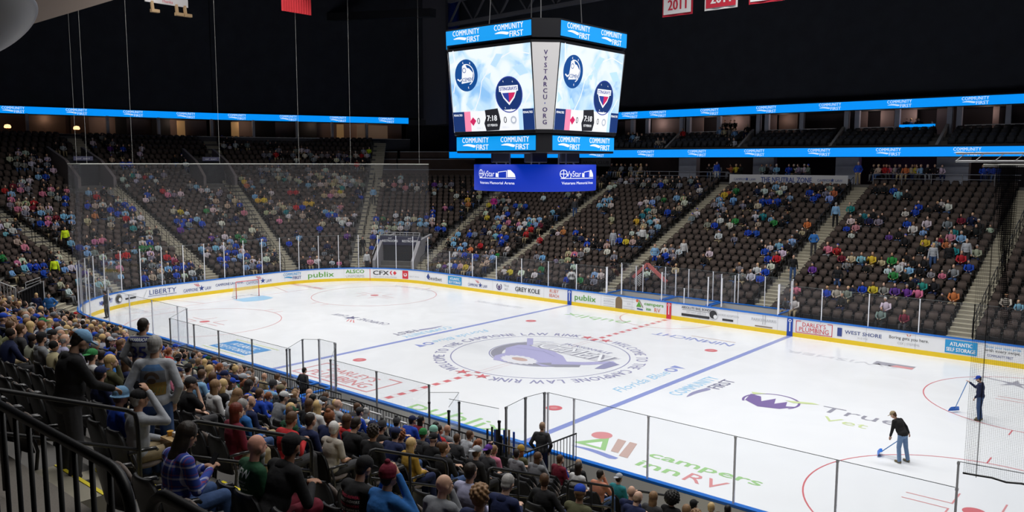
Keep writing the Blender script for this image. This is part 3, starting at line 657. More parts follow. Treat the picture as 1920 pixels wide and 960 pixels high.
# ---- handrails in the aisles
WHERE = {('x', -17, 1): 'far aisle next to the rounded corner', ('x', -6, 1): 'far aisle facing the first blue line', ('x', 5.1, 1): 'far aisle under the neutral zone banner', ('x', 16, 1): 'far aisle beside the dark net',
         ('a', 105): 'corner aisle beside the restroom gateway', ('a', 135): 'corner aisle beyond the goal', ('a', 165): 'end aisle with tall netting before it', ('y', .3): 'end aisle straight behind the goal', ('a', 195): 'end aisle by the yellow shirted steward',
         ('x', 16, -1): 'aisle closest to the camera', ('x', 5.1, -1): 'second near aisle from the camera', ('x', -6, -1): 'third near aisle from the camera', ('x', -17, -1): 'farthest near aisle', ('a', 225): 'near corner aisle', ('a', 255): 'packed corner aisle', ('a', 75): 'aisle beyond the net', ('a', -75): 'aisle at the near corner'}
def add_rail(a, segs, off, r=.024, both=False, h=.95):
    fr = aisle_frame(a); o0 = wpt(fr, segs[0][0], off, 0)
    root = empty('handrail', (o0[0], o0[1], row_z(max(0, int((segs[0][0]-D0)/ROWD)))), 0, 'black metal handrail in the '+WHERE[a], 'handrail', 'aisle handrails'); ro = Vector(root.location)
    def zz(d): return row_z(0)+(d-D0)/ROWD*RISE if d < row_d(21) else row_z(21)+(d-row_d(21))/ROWD*.5
    for da, db in segs:
        A = Vector(wpt(fr, da, off, zz(da)+h)); B = Vector(wpt(fr, db, off, zz(db)+h)); fa = Vector(wpt(fr, da, off, zz(da)-.1)); fb = Vector(wpt(fr, db, off, zz(db)-.1))
        t = (B-A).normalized()
        loop = [fa-ro, A-Vector((0, 0, .12))-ro, A-Vector((0, 0, .03))+t*.03-ro, A+t*.12-ro, B-t*.12-ro, B-t*.03-Vector((0, 0, .03))-ro, B-Vector((0, 0, .12))-ro, fb-ro]
        mb = MB().tube(loop, r, 8); mb.tube([A-Vector((0, 0, .45))-ro, B-Vector((0, 0, .45))-ro], r*.8, 6)
        if (B-A).length > 1.2: M_ = (A+B)/2; mb.tube([M_-ro, M_-Vector((0, 0, 1.05))-ro], r*.9, 6)
        mb.build('rail_loop', BLKM, root, smooth=True)
    return root
near_segs = [(2.6, 4.2), (5.0, 6.6), (7.3, 8.9), (9.9, 11.5), (12.5, 14.25), (14.85, 17.6)]
add_rail(('x', 16, -1), near_segs, .35, .026)
add_rail(('x', 5.1, -1), [(d, d+1.7) for d in np.arange(2.8, 15, 2.4)], .3)
add_rail(('x', -6, -1), [(d, d+1.7) for d in np.arange(2.8, 15, 2.4)], .3)
add_rail(('x', -17, -1), [(d, d+1.7) for d in np.arange(2.8, 15, 2.4)], .3)
for a in (('x', -17, 1), ('x', -6, 1), ('x', 5.1, 1), ('x', 16, 1), ('a', 105), ('a', 135), ('a', 165), ('y', .3), ('a', 195)):
    add_rail(a, [(d, d+1.6) for d in np.arange(2.2, 18.5, 1.95)], -.55 if a[0] == 'x' and a[1] < 10 else (0 if a in (('a', 105), ('a', 135)) else .5), .022)

# ---- near platform and fence in front of the camera
struct(MB().span((14.0, -31.6, 5.7), (30, -HY-row_d(17), 6.32)).build('floor_wheelchair_platform', PLAT))
struct(MB().span((-14, -38, 5.7), (14.0, -HY-row_d(17), 6.32)).build('floor_near_crosswalk', PLAT))
struct(MB().span((14.0, -40, 5.7), (34, -31.08, 7.9)).build('floor_camera_walkway', PLAT))
def fence(label, x0, x1, y, zf, zt, corner):
    root = empty('safety_fence', ((x0+x1)/2, y, zf), 0, label, 'fence', 'black barred fences'); ro = Vector(root.location)
    R_ = .0145; pts = [Vector((x0, y, zt)), Vector((x1-.11, y, zt))]
    for i in range(1, 7): t = i/6*PI/2; pts.append(Vector((x1-.11+.11*math.sin(t), y, zt-.11+.11*math.cos(t))))
    pts.append(Vector((x1, y, zf)))
    if not corner:
        first = [Vector((x0, y, zf))]
        for i in range(0, 7): t = i/6*PI/2; first.append(Vector((x0+.11-.11*math.cos(t), y, zt-.16+.16*math.sin(t))))
        pts = first+pts[1:]
    MB().tube([p-ro for p in pts], R_, 12).build('top_rail', BLKM, root, smooth=True)
    n = int((x1-x0-.1)/.113)
    for i in range(n):
        x = x1-.113*(i+1)
        if x < x0+.05: break
        MB().tube([Vector((x, y, zf))-ro, Vector((x, y, zt))-ro], .0078, 8).build('bar', BLKM, root, smooth=True)
    return root
fence('black barred fence at the lower edge of the picture, in front of grey floor', 20.2, 23.49, -31.02, 7.9, 8.94, True)
fence('short piece of black rail beside the end of the barred fence', 23.575, 25.0, -31.02, 7.9, 8.94, False)

# ---- fascias, club level, suites and curtains
CURT = mat('black_curtain', (.028, .032, .044), rough=.95, noise=.35, nscale=.8); FASC = mat('fascia_grey', (.05, .05, .058), rough=.7); PILL = mat('pillar_paint', (.32, .34, .42), rough=.75, noise=.1, nscale=2)
LED = mat('led_blue', (.0, .1, .3), emis=(0, .305, 1.0), estr=1.0); LEDW = mat('led_white', (.3, .35, .4), emis=(.62, .80, 1.0), estr=.95)
LEDC = mat('led_cyan', (0, .1, .3), emis=(0, .33, .86), estr=1.0)
WOODD = mat('dark_panelling', (.10, .06, .045), rough=.7, noise=.3, nscale=2); WARM = mat('suite_wall', (.22, .16, .15), rough=.8, noise=.1, nscale=2)
def fascia_text(root, fn, length, m, pxs, z, h=.26):
    us = np.arange(.5, length, .1); pj = proj(np.array([[*(Vector(fn(u, 0, 0))+root.location)][:2]+[z] for u in us]))[:, 0]
    for px in pxs:
        u = us[int(np.argmin(abs(pj-px)))]
        d = Decal(); comfirst(d, u, 0, h, m, m, m, 1.12); d.build('sponsor_lettering', fn, root)
def ribbon(label, pts, z0, z1, pxs, h, back=.3):
    """LED ribbon along a polyline; the picture side is to the right of travel"""
    root = empty('led_ribbon', (*pts[0], z0), 0, label, 'led ribbon display'); ro = Vector(root.location)
    P = [Vector((x, y, 0)) for x, y in pts]; lens = [0]
    for a, b in zip(P[:-1], P[1:]): lens.append(lens[-1]+(b-a).length)
    mb = MB(); mf = MB()
    for a, b in zip(P[:-1], P[1:]):
        t = (b-a).normalized(); n = Vector((t.y, -t.x, 0))
        A, B = a-ro, b-ro
        mb.add([A+Vector((0, 0, z0)), B+Vector((0, 0, z0)), B+Vector((0, 0, z1)), A+Vector((0, 0, z1))], [(0, 1, 2, 3)])
        q = [A-n*.04, B-n*.04, B-n*back, A-n*back]
        mf.add([v+Vector((0, 0, z0-.05)) for v in q]+[v+Vector((0, 0, z1+.12)) for v in q], [(0, 3, 2, 1), (4, 5, 6, 7), (0, 1, 5, 4), (2, 3, 7, 6), (1, 2, 6, 5), (0, 4, 7, 3)])
    scr = mb.build('screen', LED, root); cas = mf.build('casing', DARKW, root)
    def fn(u, v, l):
        for i in range(len(P)-1):
            if u <= lens[i+1] or i == len(P)-2:
                t = (P[i+1]-P[i]).normalized(); n = Vector((t.y, -t.x, 0)); q = P[i]+t*(u-lens[i])+n*(.01+.004*l)-ro
                return (q.x, q.y, (z1-z0)/2+v)
    fascia_text(root, fn, lens[-1], LEDW, pxs, (z0+z1)/2, h)
    return root
YL, YU = 33.5, 36.0
ribbon('lower blue LED ribbon on the far balcony front, under the suite seats', [(-40, YL), (24, YL)], 10.27, 10.96, (1118, 1210, 1307, 1414, 1535, 1664, 1812), .25)
ribbon('upper blue LED ribbon above the far suites', [(-36, YU), (24, YU)], 14.0, 14.66, (1180, 1233, 1331, 1437, 1555, 1685, 1829), .25)
ER = [(-63.5, -14), (-61.1, -4.4), (-58.8, 4.3), (-56.2, 14.3), (-51.4, 24.5), (-46.9, 33.7)]
ribbon('long blue LED ribbon above the suites behind the goal end', ER, 14.28, 14.95, (24, 143, 250, 348, 445, 540, 633, 724), .26)
# far side: concourse floor, back wall, columns, balcony, suites
struct(MB().span((-42, HY+row_d(22)-.1, 7.3), (26, 42, 7.98)).build('floor_far_concourse', PLAT))
struct(MB().span((-42, 40, 7.9), (26, 40.3, 10.9)).build('wall_far_concourse', mat('concourse_wall', (.03, .03, .04), rough=.9)))
struct(MB().span((-40, YL+.35, 10.75), (26, 44, 10.85)).build('floor_far_balcony', CONC))
mb = MB()
for j in range(4): mb.span((-40, YL+.5+j*.85, 10.8), (26, YL+.5+4*.85, 10.85+.28*(j+1)))
struct(mb.build('floor_suite_seating', CONC))
Zs0, Zs1, YS = 12.0, 14.0, 37.1
for j, (px, w) in enumerate(((1289, 22), (1431, 24), (1588, 24), (1786, 30))):
    q = at_y(px, 310, 34.9); k = w/FPX*np.linalg.norm(q-CAMP)
    struct(MB().span((q[0]-k*.8, 34.9, 7.98), (q[0]+k*.8, 35.6, 10.8)).build('pillar', PILL))
struct(MB().span((-40, 40.0, 10.85), (26, 40.2, 14.1)).build('wall_suite_back', mat('suite_back', (.05, .04, .045), rough=.9)))
struct(MB().span((-40, YU+.3, 14.0), (26, 41, 14.15)).build('ceiling_suites', DARKW))
for j, px in enumerate((1185, 1213, 1277, 1290, 1347, 1421, 1437, 1502, 1586, 1606, 1681, 1779, 1797, 1889)):
    q = at_y(px, 240, YS); struct(MB().span((q[0]-.18, YS, 12.0), (q[0]+.18, YS+.35, 14.02)).build('pillar', PILL))
for j, (pa, pb, m_) in enumerate(((1172, 1190, WARM), (1222, 1275, WARM), (1296, 1318, WARM), (1350, 1405, WARM), (1440, 1455, WARM), (1610, 1625, WARM), (1684, 1718, WARM), (1755, 1775, WARM), (1860, 1872, WARM), (1460, 1495, WOODD), (1650, 1675, WARM))):
    a_, b_ = at_y(pa, 240, 38.6), at_y(pb, 240, 38.6)
    struct(MB().span((a_[0], 38.6, 12.0), (b_[0], 38.8, 14.0)).build('wall_suite_partition', m_))
WHT = mat('white_ledge', (.6, .6, .62), rough=.5)
for j, (pa, pb, z, m_) in enumerate(((1215, 1262, 12.62, WHT), (1297, 1345, 12.62, WHT), (1350, 1400, 12.62, WHT), (1441, 1500, 12.62, WHT), (1505, 1566, 12.62, WHT), (1611, 1677, 12.62, WHT), (1685, 1752, 12.62, LED), (1808, 1884, 12.62, WHT), (1892, 1935, 12.62, WHT))):
    a_, b_ = at_y(pa, 240, YS+.05), at_y(pb, 240, YS+.05)
    o = MB().span((a_[0], YS+.02, z-.04), (b_[0], YS+.3, z+.03 if m_ is WHT else z+.16)).build('suite_counter', m_)
    tag(o, ['ledge', 'second ledge', 'third ledge', 'fourth ledge', 'fifth ledge', 'sixth ledge', 'glowing blue', 'eighth ledge', 'last ledge'][j]+' counter at the front of a far suite, counted from the hanging scoreboard', 'counter', 'suite counters')
RAMPX = []
for j, (pa, pya, pb, pyb) in enumerate(((1253, 277, 1277, 252), (1395, 277, 1412, 250), (1565, 274, 1581, 247), (1760, 274, 1776, 243))):
    a_, b_ = at_y(pa, pya, YL+.5), at_y(pb, pyb, YS)
    RAMPX.append(b_[0]); A, B = Vector((b_[0], YL+.55, 11.05)), Vector((b_[0], YS, 12.75)); 
    mb = MB(); mb.add([A+Vector((x, 0, z)) for x in (-.1, .1) for z in (0, -.8)]+[B+Vector((x, 0, z)) for x in (-.1, .1) for z in (0, -1.2)], [(0, 1, 5, 4), (2, 6, 7, 3), (0, 4, 6, 2), (0, 2, 3, 1), (4, 5, 7, 6)])
    struct(mb.build('wall_ramp', mat('ramp_wall', (.30, .29, .28), rough=.8)))
# left end club and suites under the ribbon
def wall_poly(name, pts, z0, z1, m, off=0, th=.2, kind='structure'):
    mb = MB()
    for a, b in zip(pts[:-1], pts[1:]):
        a, b = Vector((*a, 0)), Vector((*b, 0)); t = (b-a).normalized(); n = Vector((-t.y, t.x, 0)); a2, b2 = a+n*off, b+n*off
        q = [a2, b2, b2+n*th, a2+n*th]
        mb.add([v+Vector((0, 0, z0)) for v in q]+[v+Vector((0, 0, z1)) for v in q], [(0, 3, 2, 1), (4, 5, 6, 7), (0, 1, 5, 4), (2, 3, 7, 6), (1, 2, 6, 5), (0, 4, 7, 3)])
    o = mb.build(name, m); o['kind'] = kind; return o
wall_poly('wall_end_suite_back', ER, 12.4, 14.3, WARM, 3.0); wall_poly('floor_end_suites', ER, 12.25, 12.4, CONC, -.5, 4.0)
wall_poly('wall_end_parapet', ER, 11.2, 12.42, mat('parapet', (.06, .06, .07), rough=.7), -.6, .25); wall_poly('trim_end_ledge', ER, 12.42, 12.47, WHT, -.63, .3)
wall_poly('ceiling_end_suites', ER, 14.3, 14.4, DARKW, .1, 4)
wall_poly('wall_end_fascia', [(-46.9, 33.7), (-43.6, 39.6)], 14.15, 14.75, FASC, 0, .4)
wall_poly('wall_end_dark', [(-46.9, 33.7), (-42.0, 42)], 10.9, 14.2, DARKW, 1.2, .3)
LENR = [math.dist(a, b) for a, b in zip(ER[:-1], ER[1:])]
def er_pt(px):
    best = None
    for i, (a, b) in enumerate(zip(ER[:-1], ER[1:])):
        for t in np.linspace(0, 1, 40):
            x, y = a[0]+(b[0]-a[0])*t, a[1]+(b[1]-a[1])*t; e = abs(proj([x, y, 13.3])[0]-px)
            if best is None or e < best[0]: best = (e, x, y, math.atan2(b[1]-a[1], b[0]-a[0]))
    return best[1:]
for px in (50, 200, 300, 396, 474, 558, 625, 688): 
    x, y, rz = er_pt(px); struct(MB().box((x, y, 13.3), (.25, .5, 2.0), rz).build('pillar', mat('end_pillar', (.35, .35, .38), rough=.7)))
for px0, px1, m_ in ((55, 130, WOODD), (140, 175, WOODD), (225, 245, DARKW), (290, 330, DARKW), (405, 440, DARKW), (480, 520, DARKW), (560, 600, DARKW)):
    (xa, ya, rz), (xb, yb_, _) = er_pt(px0), er_pt(px1); n = Vector((-math.sin(rz), math.cos(rz)))
    struct(MB().box(((xa+xb)/2+n.x*2.2, (ya+yb_)/2+n.y*2.2, 13.3), (math.dist((xa, ya), (xb, yb_)), .15, 1.95), rz).build('wall_suite_recess', m_))
AMB = mat('amber_door', (.5, .33, .16), emis=(.9, .5, .2), estr=.12); LAMP = mat('lamp_glow', (1, .7, .4), emis=(1, .55, .25), estr=2.2)
for i, px in enumerate((347, 445, 646)):
    x, y, rz = er_pt(px); n = Vector((-math.sin(rz), math.cos(rz)))
    o = MB().box((x+n.x*2.0, y+n.y*2.0, 13.25), (.8, .12, 1.8), rz).build('suite_doorway', AMB)
    tag(o, ('lit amber doorway under the end ribbon, the one nearest the hanging wires', 'lit amber doorway under the end ribbon, beside the middle pillar', 'narrow lit amber doorway under the end ribbon, beside the cream wall')[i], 'doorway')
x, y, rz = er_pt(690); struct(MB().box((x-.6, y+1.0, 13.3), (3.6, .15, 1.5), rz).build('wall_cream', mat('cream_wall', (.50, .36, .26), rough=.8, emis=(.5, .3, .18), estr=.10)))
for i, px in enumerate((14, 143)):
    x, y, rz = er_pt(px); root = empty('pendant_lamp', (x, y, 12.9), 0, ('amber wall lamp glowing at the picture edge under the end ribbon', 'amber lamp glowing behind the hanging wires under the end ribbon')[i], 'lamp')
    MB().lathe((0, 0, 0), [(.02, .35), (.22, .3), (.30, .12), (.26, 0)], 16).build('lamp_shade', LAMP, root); MB().tube([(0, 0, -.45), (0, 0, .02)], .03, 6).build('stem', BLKM, root)
# club tiers in the rounded corner
cl = [(-50.5, 24), (-44.5, 29.5), (-37.0, 34.3)]
wall_poly('wall_club_lower', cl, 7.6, 8.95, WOODD, 0, .3); wall_poly('trim_club_ledge', cl, 8.95, 9.02, WHT, -.05, .3)
wall_poly('wall_club_middle', cl, 9.0, 10.1, WOODD, .9, .3); wall_poly('trim_club_middle_ledge', cl, 10.1, 10.16, WHT, .85, .3)
wall_poly('wall_club_upper', cl, 10.1, 10.95, WOODD, 1.9, .3); wall_poly('trim_club_upper_ledge', cl, 10.95, 11.02, WHT, 1.85, .3)
wall_poly('floor_club', cl, 8.9, 8.95, DARKW, 0, 6)
# great dark curtains
wall_poly('wall_end_curtain', [(-64.5, -20)]+ER[1:]+[(-42.6, 41.5)], 14.95, 34, CURT, .3, .3)
wall_poly('wall_end_back', [(-67, -20), (-64, -4), (-61, 10), (-53, 30), (-44, 42.5)], 7, 34, DARKW, 2.5, .3)
q = at_y(838, 0, 37.6); struct(MB().span((-50, 37.3, 14.66), (30, 37.6, 34)).build('wall_far_curtain', CURT))
struct(MB().span((-60, 43, 7), (30, 43.3, 34)).build('wall_far_back', DARKW))
struct(MB().span((-70, -45, 31), (45, 45, 31.3)).build('ceiling', DARKW))
struct(MB().span((-70, -45, 5), (45, -44.7, 31)).build('wall_near_back', DARKW)); struct(MB().span((44, -45, 0), (44.3, 45, 31)).build('wall_behind_camera', DARKW))
# grey pier and blue column behind the scoreboard
a_, b_ = at_y(788, 100, 35.5), at_y(836, 100, 35.5)
struct(MB().span((a_[0], 35.5, 14.2), (b_[0], 36.5, 31)).build('pillar', mat('pier_grey', (.13, .13, .16), rough=.8)))
q = at_y(851, 100, 34.5); struct(MB().tube([(q[0], 34.5, 8), (q[0], 34.5, 31)], .62, 20).build('pillar', mat('column_blue', (.006, .035, .25), rough=.5), smooth=True))
# roof trusses
TRS = mat('truss_grey', (.12, .12, .14), rough=.6)
def beam(name, a, b, w, m): o = MB(); A, B = Vector(a), Vector(b); t = (B-A).normalized(); s_ = t.cross(Vector((0, 0, 1))).normalized(); u = s_.cross(t); v = [A+s_*x*w[0]/2+u*z*w[1]/2 for x in (-1, 1) for z in (-1, 1)]+[B+s_*x*w[0]/2+u*z*w[1]/2 for x in (-1, 1) for z in (-1, 1)]; o.add(v, [(0, 1, 3, 2), (4, 6, 7, 5), (0, 4, 5, 1), (2, 3, 7, 6), (0, 2, 6, 4), (1, 5, 7, 3)]); return o
def truss(label, A, B, h, n):
    root = empty('roof_truss', tuple((Vector(A)+Vector(B))/2), 0, label, 'roof truss'); ro = Vector(root.location); A, B = Vector(A)-ro, Vector(B)-ro; up = Vector((0, 0, h))
    beam('c', A, B, (.4, .35), TRS).build('bottom_chord', TRS, root); beam('c', A+up, B+up, (.4, .35), TRS).build('top_chord', TRS, root)
    for i in range(n):
        p, q = A+(B-A)*i/n, A+(B-A)*(i+1)/n
        beam('w', p, (p+q)/2+up, (.16, .16), TRS).build('web_member', TRS, root); beam('w', (p+q)/2+up, q, (.16, .16), TRS).build('web_member', TRS, root)
a_, b_ = at_y(842, 47, 30), at_y(1250, 0, 30)
truss('grey steel roof truss crossing above the hanging scoreboard', tuple(a_), (b_[0]+6, 30, b_[2]+1.2), 2.4, 9)
a_, b_ = at_y(700, 16, 26), at_y(812, 24, 26)
struct(beam('b', (a_[0]-8, 26, a_[2]), (b_[0], 26, b_[2]), (.8, .8), FASC).build('ceiling_duct', mat('duct_black', (.02, .02, .024), rough=.6)))
a_, b_ = at_x(60, 24, -20), at_x(185, -12, -20)
o = beam('b', tuple(a_-(b_-a_)*.6), tuple(b_+(b_-a_)*.5), (.6, 1.0), FASC).build('ceiling_beam', mat('beam_brown', (.22, .17, .14), rough=.7)); o['kind'] = 'structure'
# ================================================================== THINGS
# ---- hanging scoreboard
SB = empty('scoreboard', (0, -.48, 10), 0, 'four sided video scoreboard hanging over centre ice', 'scoreboard'); so = Vector(SB.location)
HOUS = mat('housing_black', (.008, .008, .012), rough=.5); PANW = mat('sign_white', (.62, .61, .62), rough=.6, emis=(.6, .58, .6), estr=.28)
def octo(w, a): return [(-a, -w), (a, -w), (w, -a), (w, a), (a, w), (-a, w), (-w, a), (-w, -a)]
def prism(levels, m, name, parent, bevel=0):
    mb = MB(); n = 8; b = 0
    for z, w, a in levels: mb.v += [(x, y, z-so.z) for x, y in octo(w, a)]
    for i in range(len(levels)-1):
        for j in range(n): p = i*n+j; q = i*n+(j+1) % n; mb.f.append((p, q, q+n, p+n)); mb.m.append(0)
    mb.f.append(tuple(range(n))[::-1]); mb.f.append(tuple((len(levels)-1)*n+j for j in range(n))); mb.m += [0, 0]
    return mb.build(name, m, parent)
prism([(11.05, 3.05, 2.5), (15.05, 3.45, 2.55)], HOUS, 'housing', SB)
prism([(15.15, 3.45, 2.6), (15.95, 3.5, 2.62)], HOUS, 'top_ring', SB); prism([(10.2, 2.95, 2.45), (11.02, 2.95, 2.48)], HOUS, 'bottom_ring', SB); prism([(10.95, 2.2, 1.8), (15.2, 2.2, 1.8)], HOUS, 'core', SB)
prism([(15.9, 1.8, 1.4), (16.15, 1.8, 1.4)], HOUS, 'lid', SB)
def screen_mat():
    m = bpy.data.materials.new('video_ice_picture'); m.use_nodes = True; nt = m.node_tree; b = nt.nodes['Principled BSDF']
    tc = nt.nodes.new('ShaderNodeTexCoord'); n = nt.nodes.new('ShaderNodeTexNoise'); n.inputs['Scale'].default_value = .8; n.inputs['Detail'].default_value = 3; n.inputs['Distortion'].default_value = .8
    nt.links.new(tc.outputs['Object'], n.inputs['Vector']); r = nt.nodes.new('ShaderNodeValToRGB'); e = r.color_ramp.elements
    e[0].position = .30; e[0].color = (.28, .56, .92, 1); e[1].position = .56; e[1].color = (.88, .96, 1, 1); x = e.new(.43); x.color = (.60, .82, 1, 1)
    nt.links.new(n.outputs['Fac'], r.inputs[0]); nt.links.new(r.outputs[0], b.inputs['Emission Color']); b.inputs['Emission Strength'].default_value = 1.12; b.inputs['Base Color'].default_value = (.02, .02, .03, 1); return m
VID = screen_mat()
S_NAVY = mat('screen_navy', (0, .01, .05), emis=(.005, .03, .16), estr=1); S_PUCK = mat('screen_puck_blue', (0, .01, .05), emis=(.0, .07, .30), estr=1); S_WHT = mat('screen_white', (.3, .3, .3), emis=(.93, .95, 1), estr=1); S_PINK = mat('screen_pink', (.3, .05, .1), emis=(1, .28, .45), estr=1)
S_RED = mat('screen_red', (.2, 0, .03), emis=(.62, .02, .12), estr=1); S_BLK = mat('screen_black', (.01, .01, .015), emis=(.01, .01, .015), estr=1); S_IND = mat('screen_indigo', (0, .01, .05), emis=(.03, .05, .35), estr=1); S_LB = mat('screen_light_blue', (.1, .2, .3), emis=(.55, .78, 1), estr=1); S_GREY = mat('screen_grey', (.2, .2, .2), emis=(.45, .5, .6), estr=1)
def face_map(kind, z0, z1, w0, w1, vc):
    """map for a screen on face kind; v runs -1..1 over z0..z1 in metres about the middle; returns local coordinates"""
    H = z1-z0
    def f(u, v, l):
        t = (v+H/2)/H; w = w0+(w1-w0)*t+.012+.004*l; z = z0+(z1-z0)*t-so.z
        return {'-y': (u, -w, z), '+x': (w, u, z), '+y': (-u, w, z), '-x': (-w, -u, z)}[kind]
    return f
def puck_a(d, u, v, r):
    d.disc(u, v, r, S_PUCK, 2, 40)
    d.ring(u+.02, v+.02, r*.62, r*.68, S_WHT, 3, 30, -1.2, 1.9)
    d.poly([(u-.45*r, v-.5*r), (u+.5*r, v-.42*r), (u+.62*r, v+.12*r), (u+.3*r, v+.42*r), (u+.12*r, v+.45*r), (u-.05*r, v+.72*r), (u-.3*r, v+.6*r), (u-.35*r, v+.2*r)], S_WHT, 4)
    d.text('ICEMEN', u+.08*r, v-.38*r, r*.24, S_PUCK, width=r*.95, bold=.03, layer=5); d.ring(u-.14*r, v+.32*r, r*.12, r*.16, S_PUCK, 5, 16)
    d.line([(u-.75*r, v-.22*r), (u-.58*r, v-.32*r), (u-.2*r, v-.1*r)], r*.09, S_WHT, 4)
    for a, b in ((-.25, .78), (.35, .72), (.1, -.78)): d.poly([(u+a*r, v+b*r), (u+a*r+.05*r, v+b*r+.1*r), (u+a*r+.08*r, v+b*r-.08*r)], S_WHT, 5)
def puck_b(d, u, v, r):
    d.disc(u, v, r, S_NAVY, 2, 40); d.ring(u, v, r*.97, r*1.03, S_IND, 3, 40)
    d.poly([(u-.62*r, v+.2*r), (u+.62*r, v+.2*r), (u+.42*r, v-.2*r), (u, v-.6*r), (u-.42*r, v-.2*r)], S_WHT, 4)
    d.poly([(u-.5*r, v+.1*r), (u, v+.1*r), (u, v-.46*r), (u-.36*r, v-.14*r)], S_IND, 5); d.poly([(u, v+.1*r), (u+.5*r, v+.1*r), (u+.36*r, v-.14*r), (u, v-.46*r)], S_RED, 5)
    d.rect(u-.72*r, v+.18*r, u+.72*r, v+.5*r, S_WHT, 6, 1); d.text('STINGRAYS', u, v+.24*r, r*.2, S_IND, width=r*1.3, bold=.05, layer=7)
    for a, b in ((-.4, .75), (.3, .7), (-.35, -.75), (.1, -.85)): d.poly([(u+a*r, v+b*r), (u+a*r+.03*r, v+b*r+.07*r), (u+a*r+.06*r, v+b*r-.05*r)], S_WHT, 5)
def screen_art():
    d = Decal(); A = 2.5; H = 3.72; h2 = H/2
    d.rect(-A, -h2, A, h2, VID, 0, 1)
    d.line([(-2.2, h2), (-2.05, .9), (-2.35, 0)], .06, S_WHT, 1); d.line([(-1.2, -1.1), (-.7, -.3), (-.5, .4), (0, .9)], .04, S_WHT, 1); d.line([(1.6, -1.2), (2.3, -.3)], .05, S_WHT, 1); d.line([(.6, 1.3), (1.5, 1.6), (2.4, 1.4)], .04, S_WHT, 1)
    for pts in (((.1, 1.1), (.5, 1.55), (.9, 1.5), (.4, .95)), ((-.3, .6), (.1, .75), (0, .45)), ((1.4, .9), (2.0, 1.0), (2.3, .6), (1.8, .5)), ((-1.6, -.6), (-1.3, -.9), (-1.1, -.8), (-1.4, -.4)), ((-2.4, -.2), (-2.1, -.5), (-2.4, -.7))): d.poly(pts, S_LB, 1)
    puck_a(d, -1.45, .72, .73); puck_b(d, 1.1, -.28, .78)
    d.rect(-A, -h2, A, -h2+.92, S_WHT, 2, 1); d.rect(-A, -h2, -1.75, -h2+.92, S_NAVY, 3, 1); d.rect(1.85, -h2, A, -h2+.92, S_NAVY, 3, 1); d.rect(-1.75, -h2, -1.35, -h2+.92, S_PINK, 3, 1); d.rect(1.6, -h2, 1.85, -h2+.92, S_LB, 3, 1)
    d.text('PENALTIES', -2.15, -h2+.72, .1, S_WHT, width=.55, bold=.05, layer=4); d.text('PENALTIES', 2.15, -h2+.72, .1, S_WHT, width=.55, bold=.05, layer=4)
    d.poly([(-.42, -h2+.95), (.38, -h2+1.0), (.46, -h2+.7), (.52, -h2+.4), (.4, -h2+.02), (-.4, -h2+.0), (-.5, -h2+.35), (-.38, -h2+.6)], S_BLK, 4)
    d.text('7:18', 0, -h2+.45, .26, S_WHT, width=.6, bold=.05, layer=5); d.text('1ST PERIOD', 0, -h2+.2, .11, S_WHT, width=.62, bold=.04, layer=5)
    d.text('0', -.85, -h2+.33, .3, S_BLK, layer=4); d.text('0', .8, -h2+.33, .3, S_BLK, layer=4); d.text('SOG  3', -.8, -h2+.1, .09, S_GREY, layer=4); d.text('SOG  2', .8, -h2+.1, .09, S_GREY, layer=4)
    d.poly([(-1.4, -h2+.45), (-1.2, -h2+.65), (-1.0, -h2+.48), (-1.2, -h2+.25)], S_RED, 4); d.ring(1.3, -h2+.45, .1, .18, S_GREY, 4, 16); return d
def strip_art(A, H): 
    d = Decal(); d.rect(-A, -H/2, A, H/2, LEDC, 0, 1); comfirst(d, -A*.5, 0, .255, S_WHT, S_WHT, S_WHT, 1.05); comfirst(d, A*.5, 0, .255, S_WHT, S_WHT, S_WHT, 1.05); return d
for f in ('-y', '+x', '+y', '-x'):
    screen_art().build('video_screen', face_map(f, 11.2, 14.93, 3.06, 3.44, 0), SB)
    strip_art(2.6, .65).build('ribbon_screen', face_map(f, 15.22, 15.87, 3.49, 3.51, 0), SB); strip_art(2.45, .65).build('ribbon_screen', face_map(f, 10.3, 10.95, 2.97, 2.97, 0), SB)
def corner_panel(sx, sy):
    # white tapered sign on the chamfered corner
    t0, t1 = (11.2, 3.05, 2.5), (14.95, 3.45, 2.55)
    a0 = Vector((t0[2], -t0[1], t0[0])); b0 = Vector((t0[1], -t0[2], t0[0])); a1 = Vector((t1[2], -t1[1], t1[0])); b1 = Vector((t1[1], -t1[2], t1[0]))
    nrm = Vector((1, -1, 0)).normalized()*.02
    def f(u, v, l):
        t = (v+1.875)/3.75; a = a0.lerp(a1, t); b = b0.lerp(b1, t); q = a.lerp(b, .5)+Vector((1, 1, 0)).normalized()*u+nrm*(1+.3*l); return (q.x*sx, q.y*sy, q.z-so.z)
    d = Decal(); wb, wt = (b0-a0).length/2-.02, (b1-a1).length/2-.02
    d.poly([(-wb, -1.86), (wb, -1.86), (wt, 1.86), (-wt, 1.86)], PANW, 0)
    s_ = 'VYSTARCU.ORG'
    for i, ch in enumerate(s_):
        u_, v_ = 0, 1.35-i*.272
        if ch == '.': d.disc(0, v_+.1, .025, S_IND, 1)
        else:
            V, F = text2d(ch); w = V[:, 0].max()*.2/.73; sgn = 1 if sx*sy > 0 else -1
            P = np.stack([(V[:, 0]*.2/.73-w/2)*sgn, V[:, 1]*.2/.73+v_], 1); d.add(P, F, mat('sign_purple', (.04, .01, .16)), 1); d.add(P+[.012, 0], F, mat('sign_purple', (.04, .01, .16)), 1)
    d.build('corner_sign', f, SB)
corner_panel(1, 1); corner_panel(-1, 1); corner_panel(1, -1); corner_panel(-1, -1)
mb = MB()
for x in (-1.6, 1.6):
    for y in (-1.6, 1.6): mb.tube([(x, y, 6.1), (x*.6, y*.6, 21)], .025, 6)
mb.build('hoist_cables', DALU, SB)
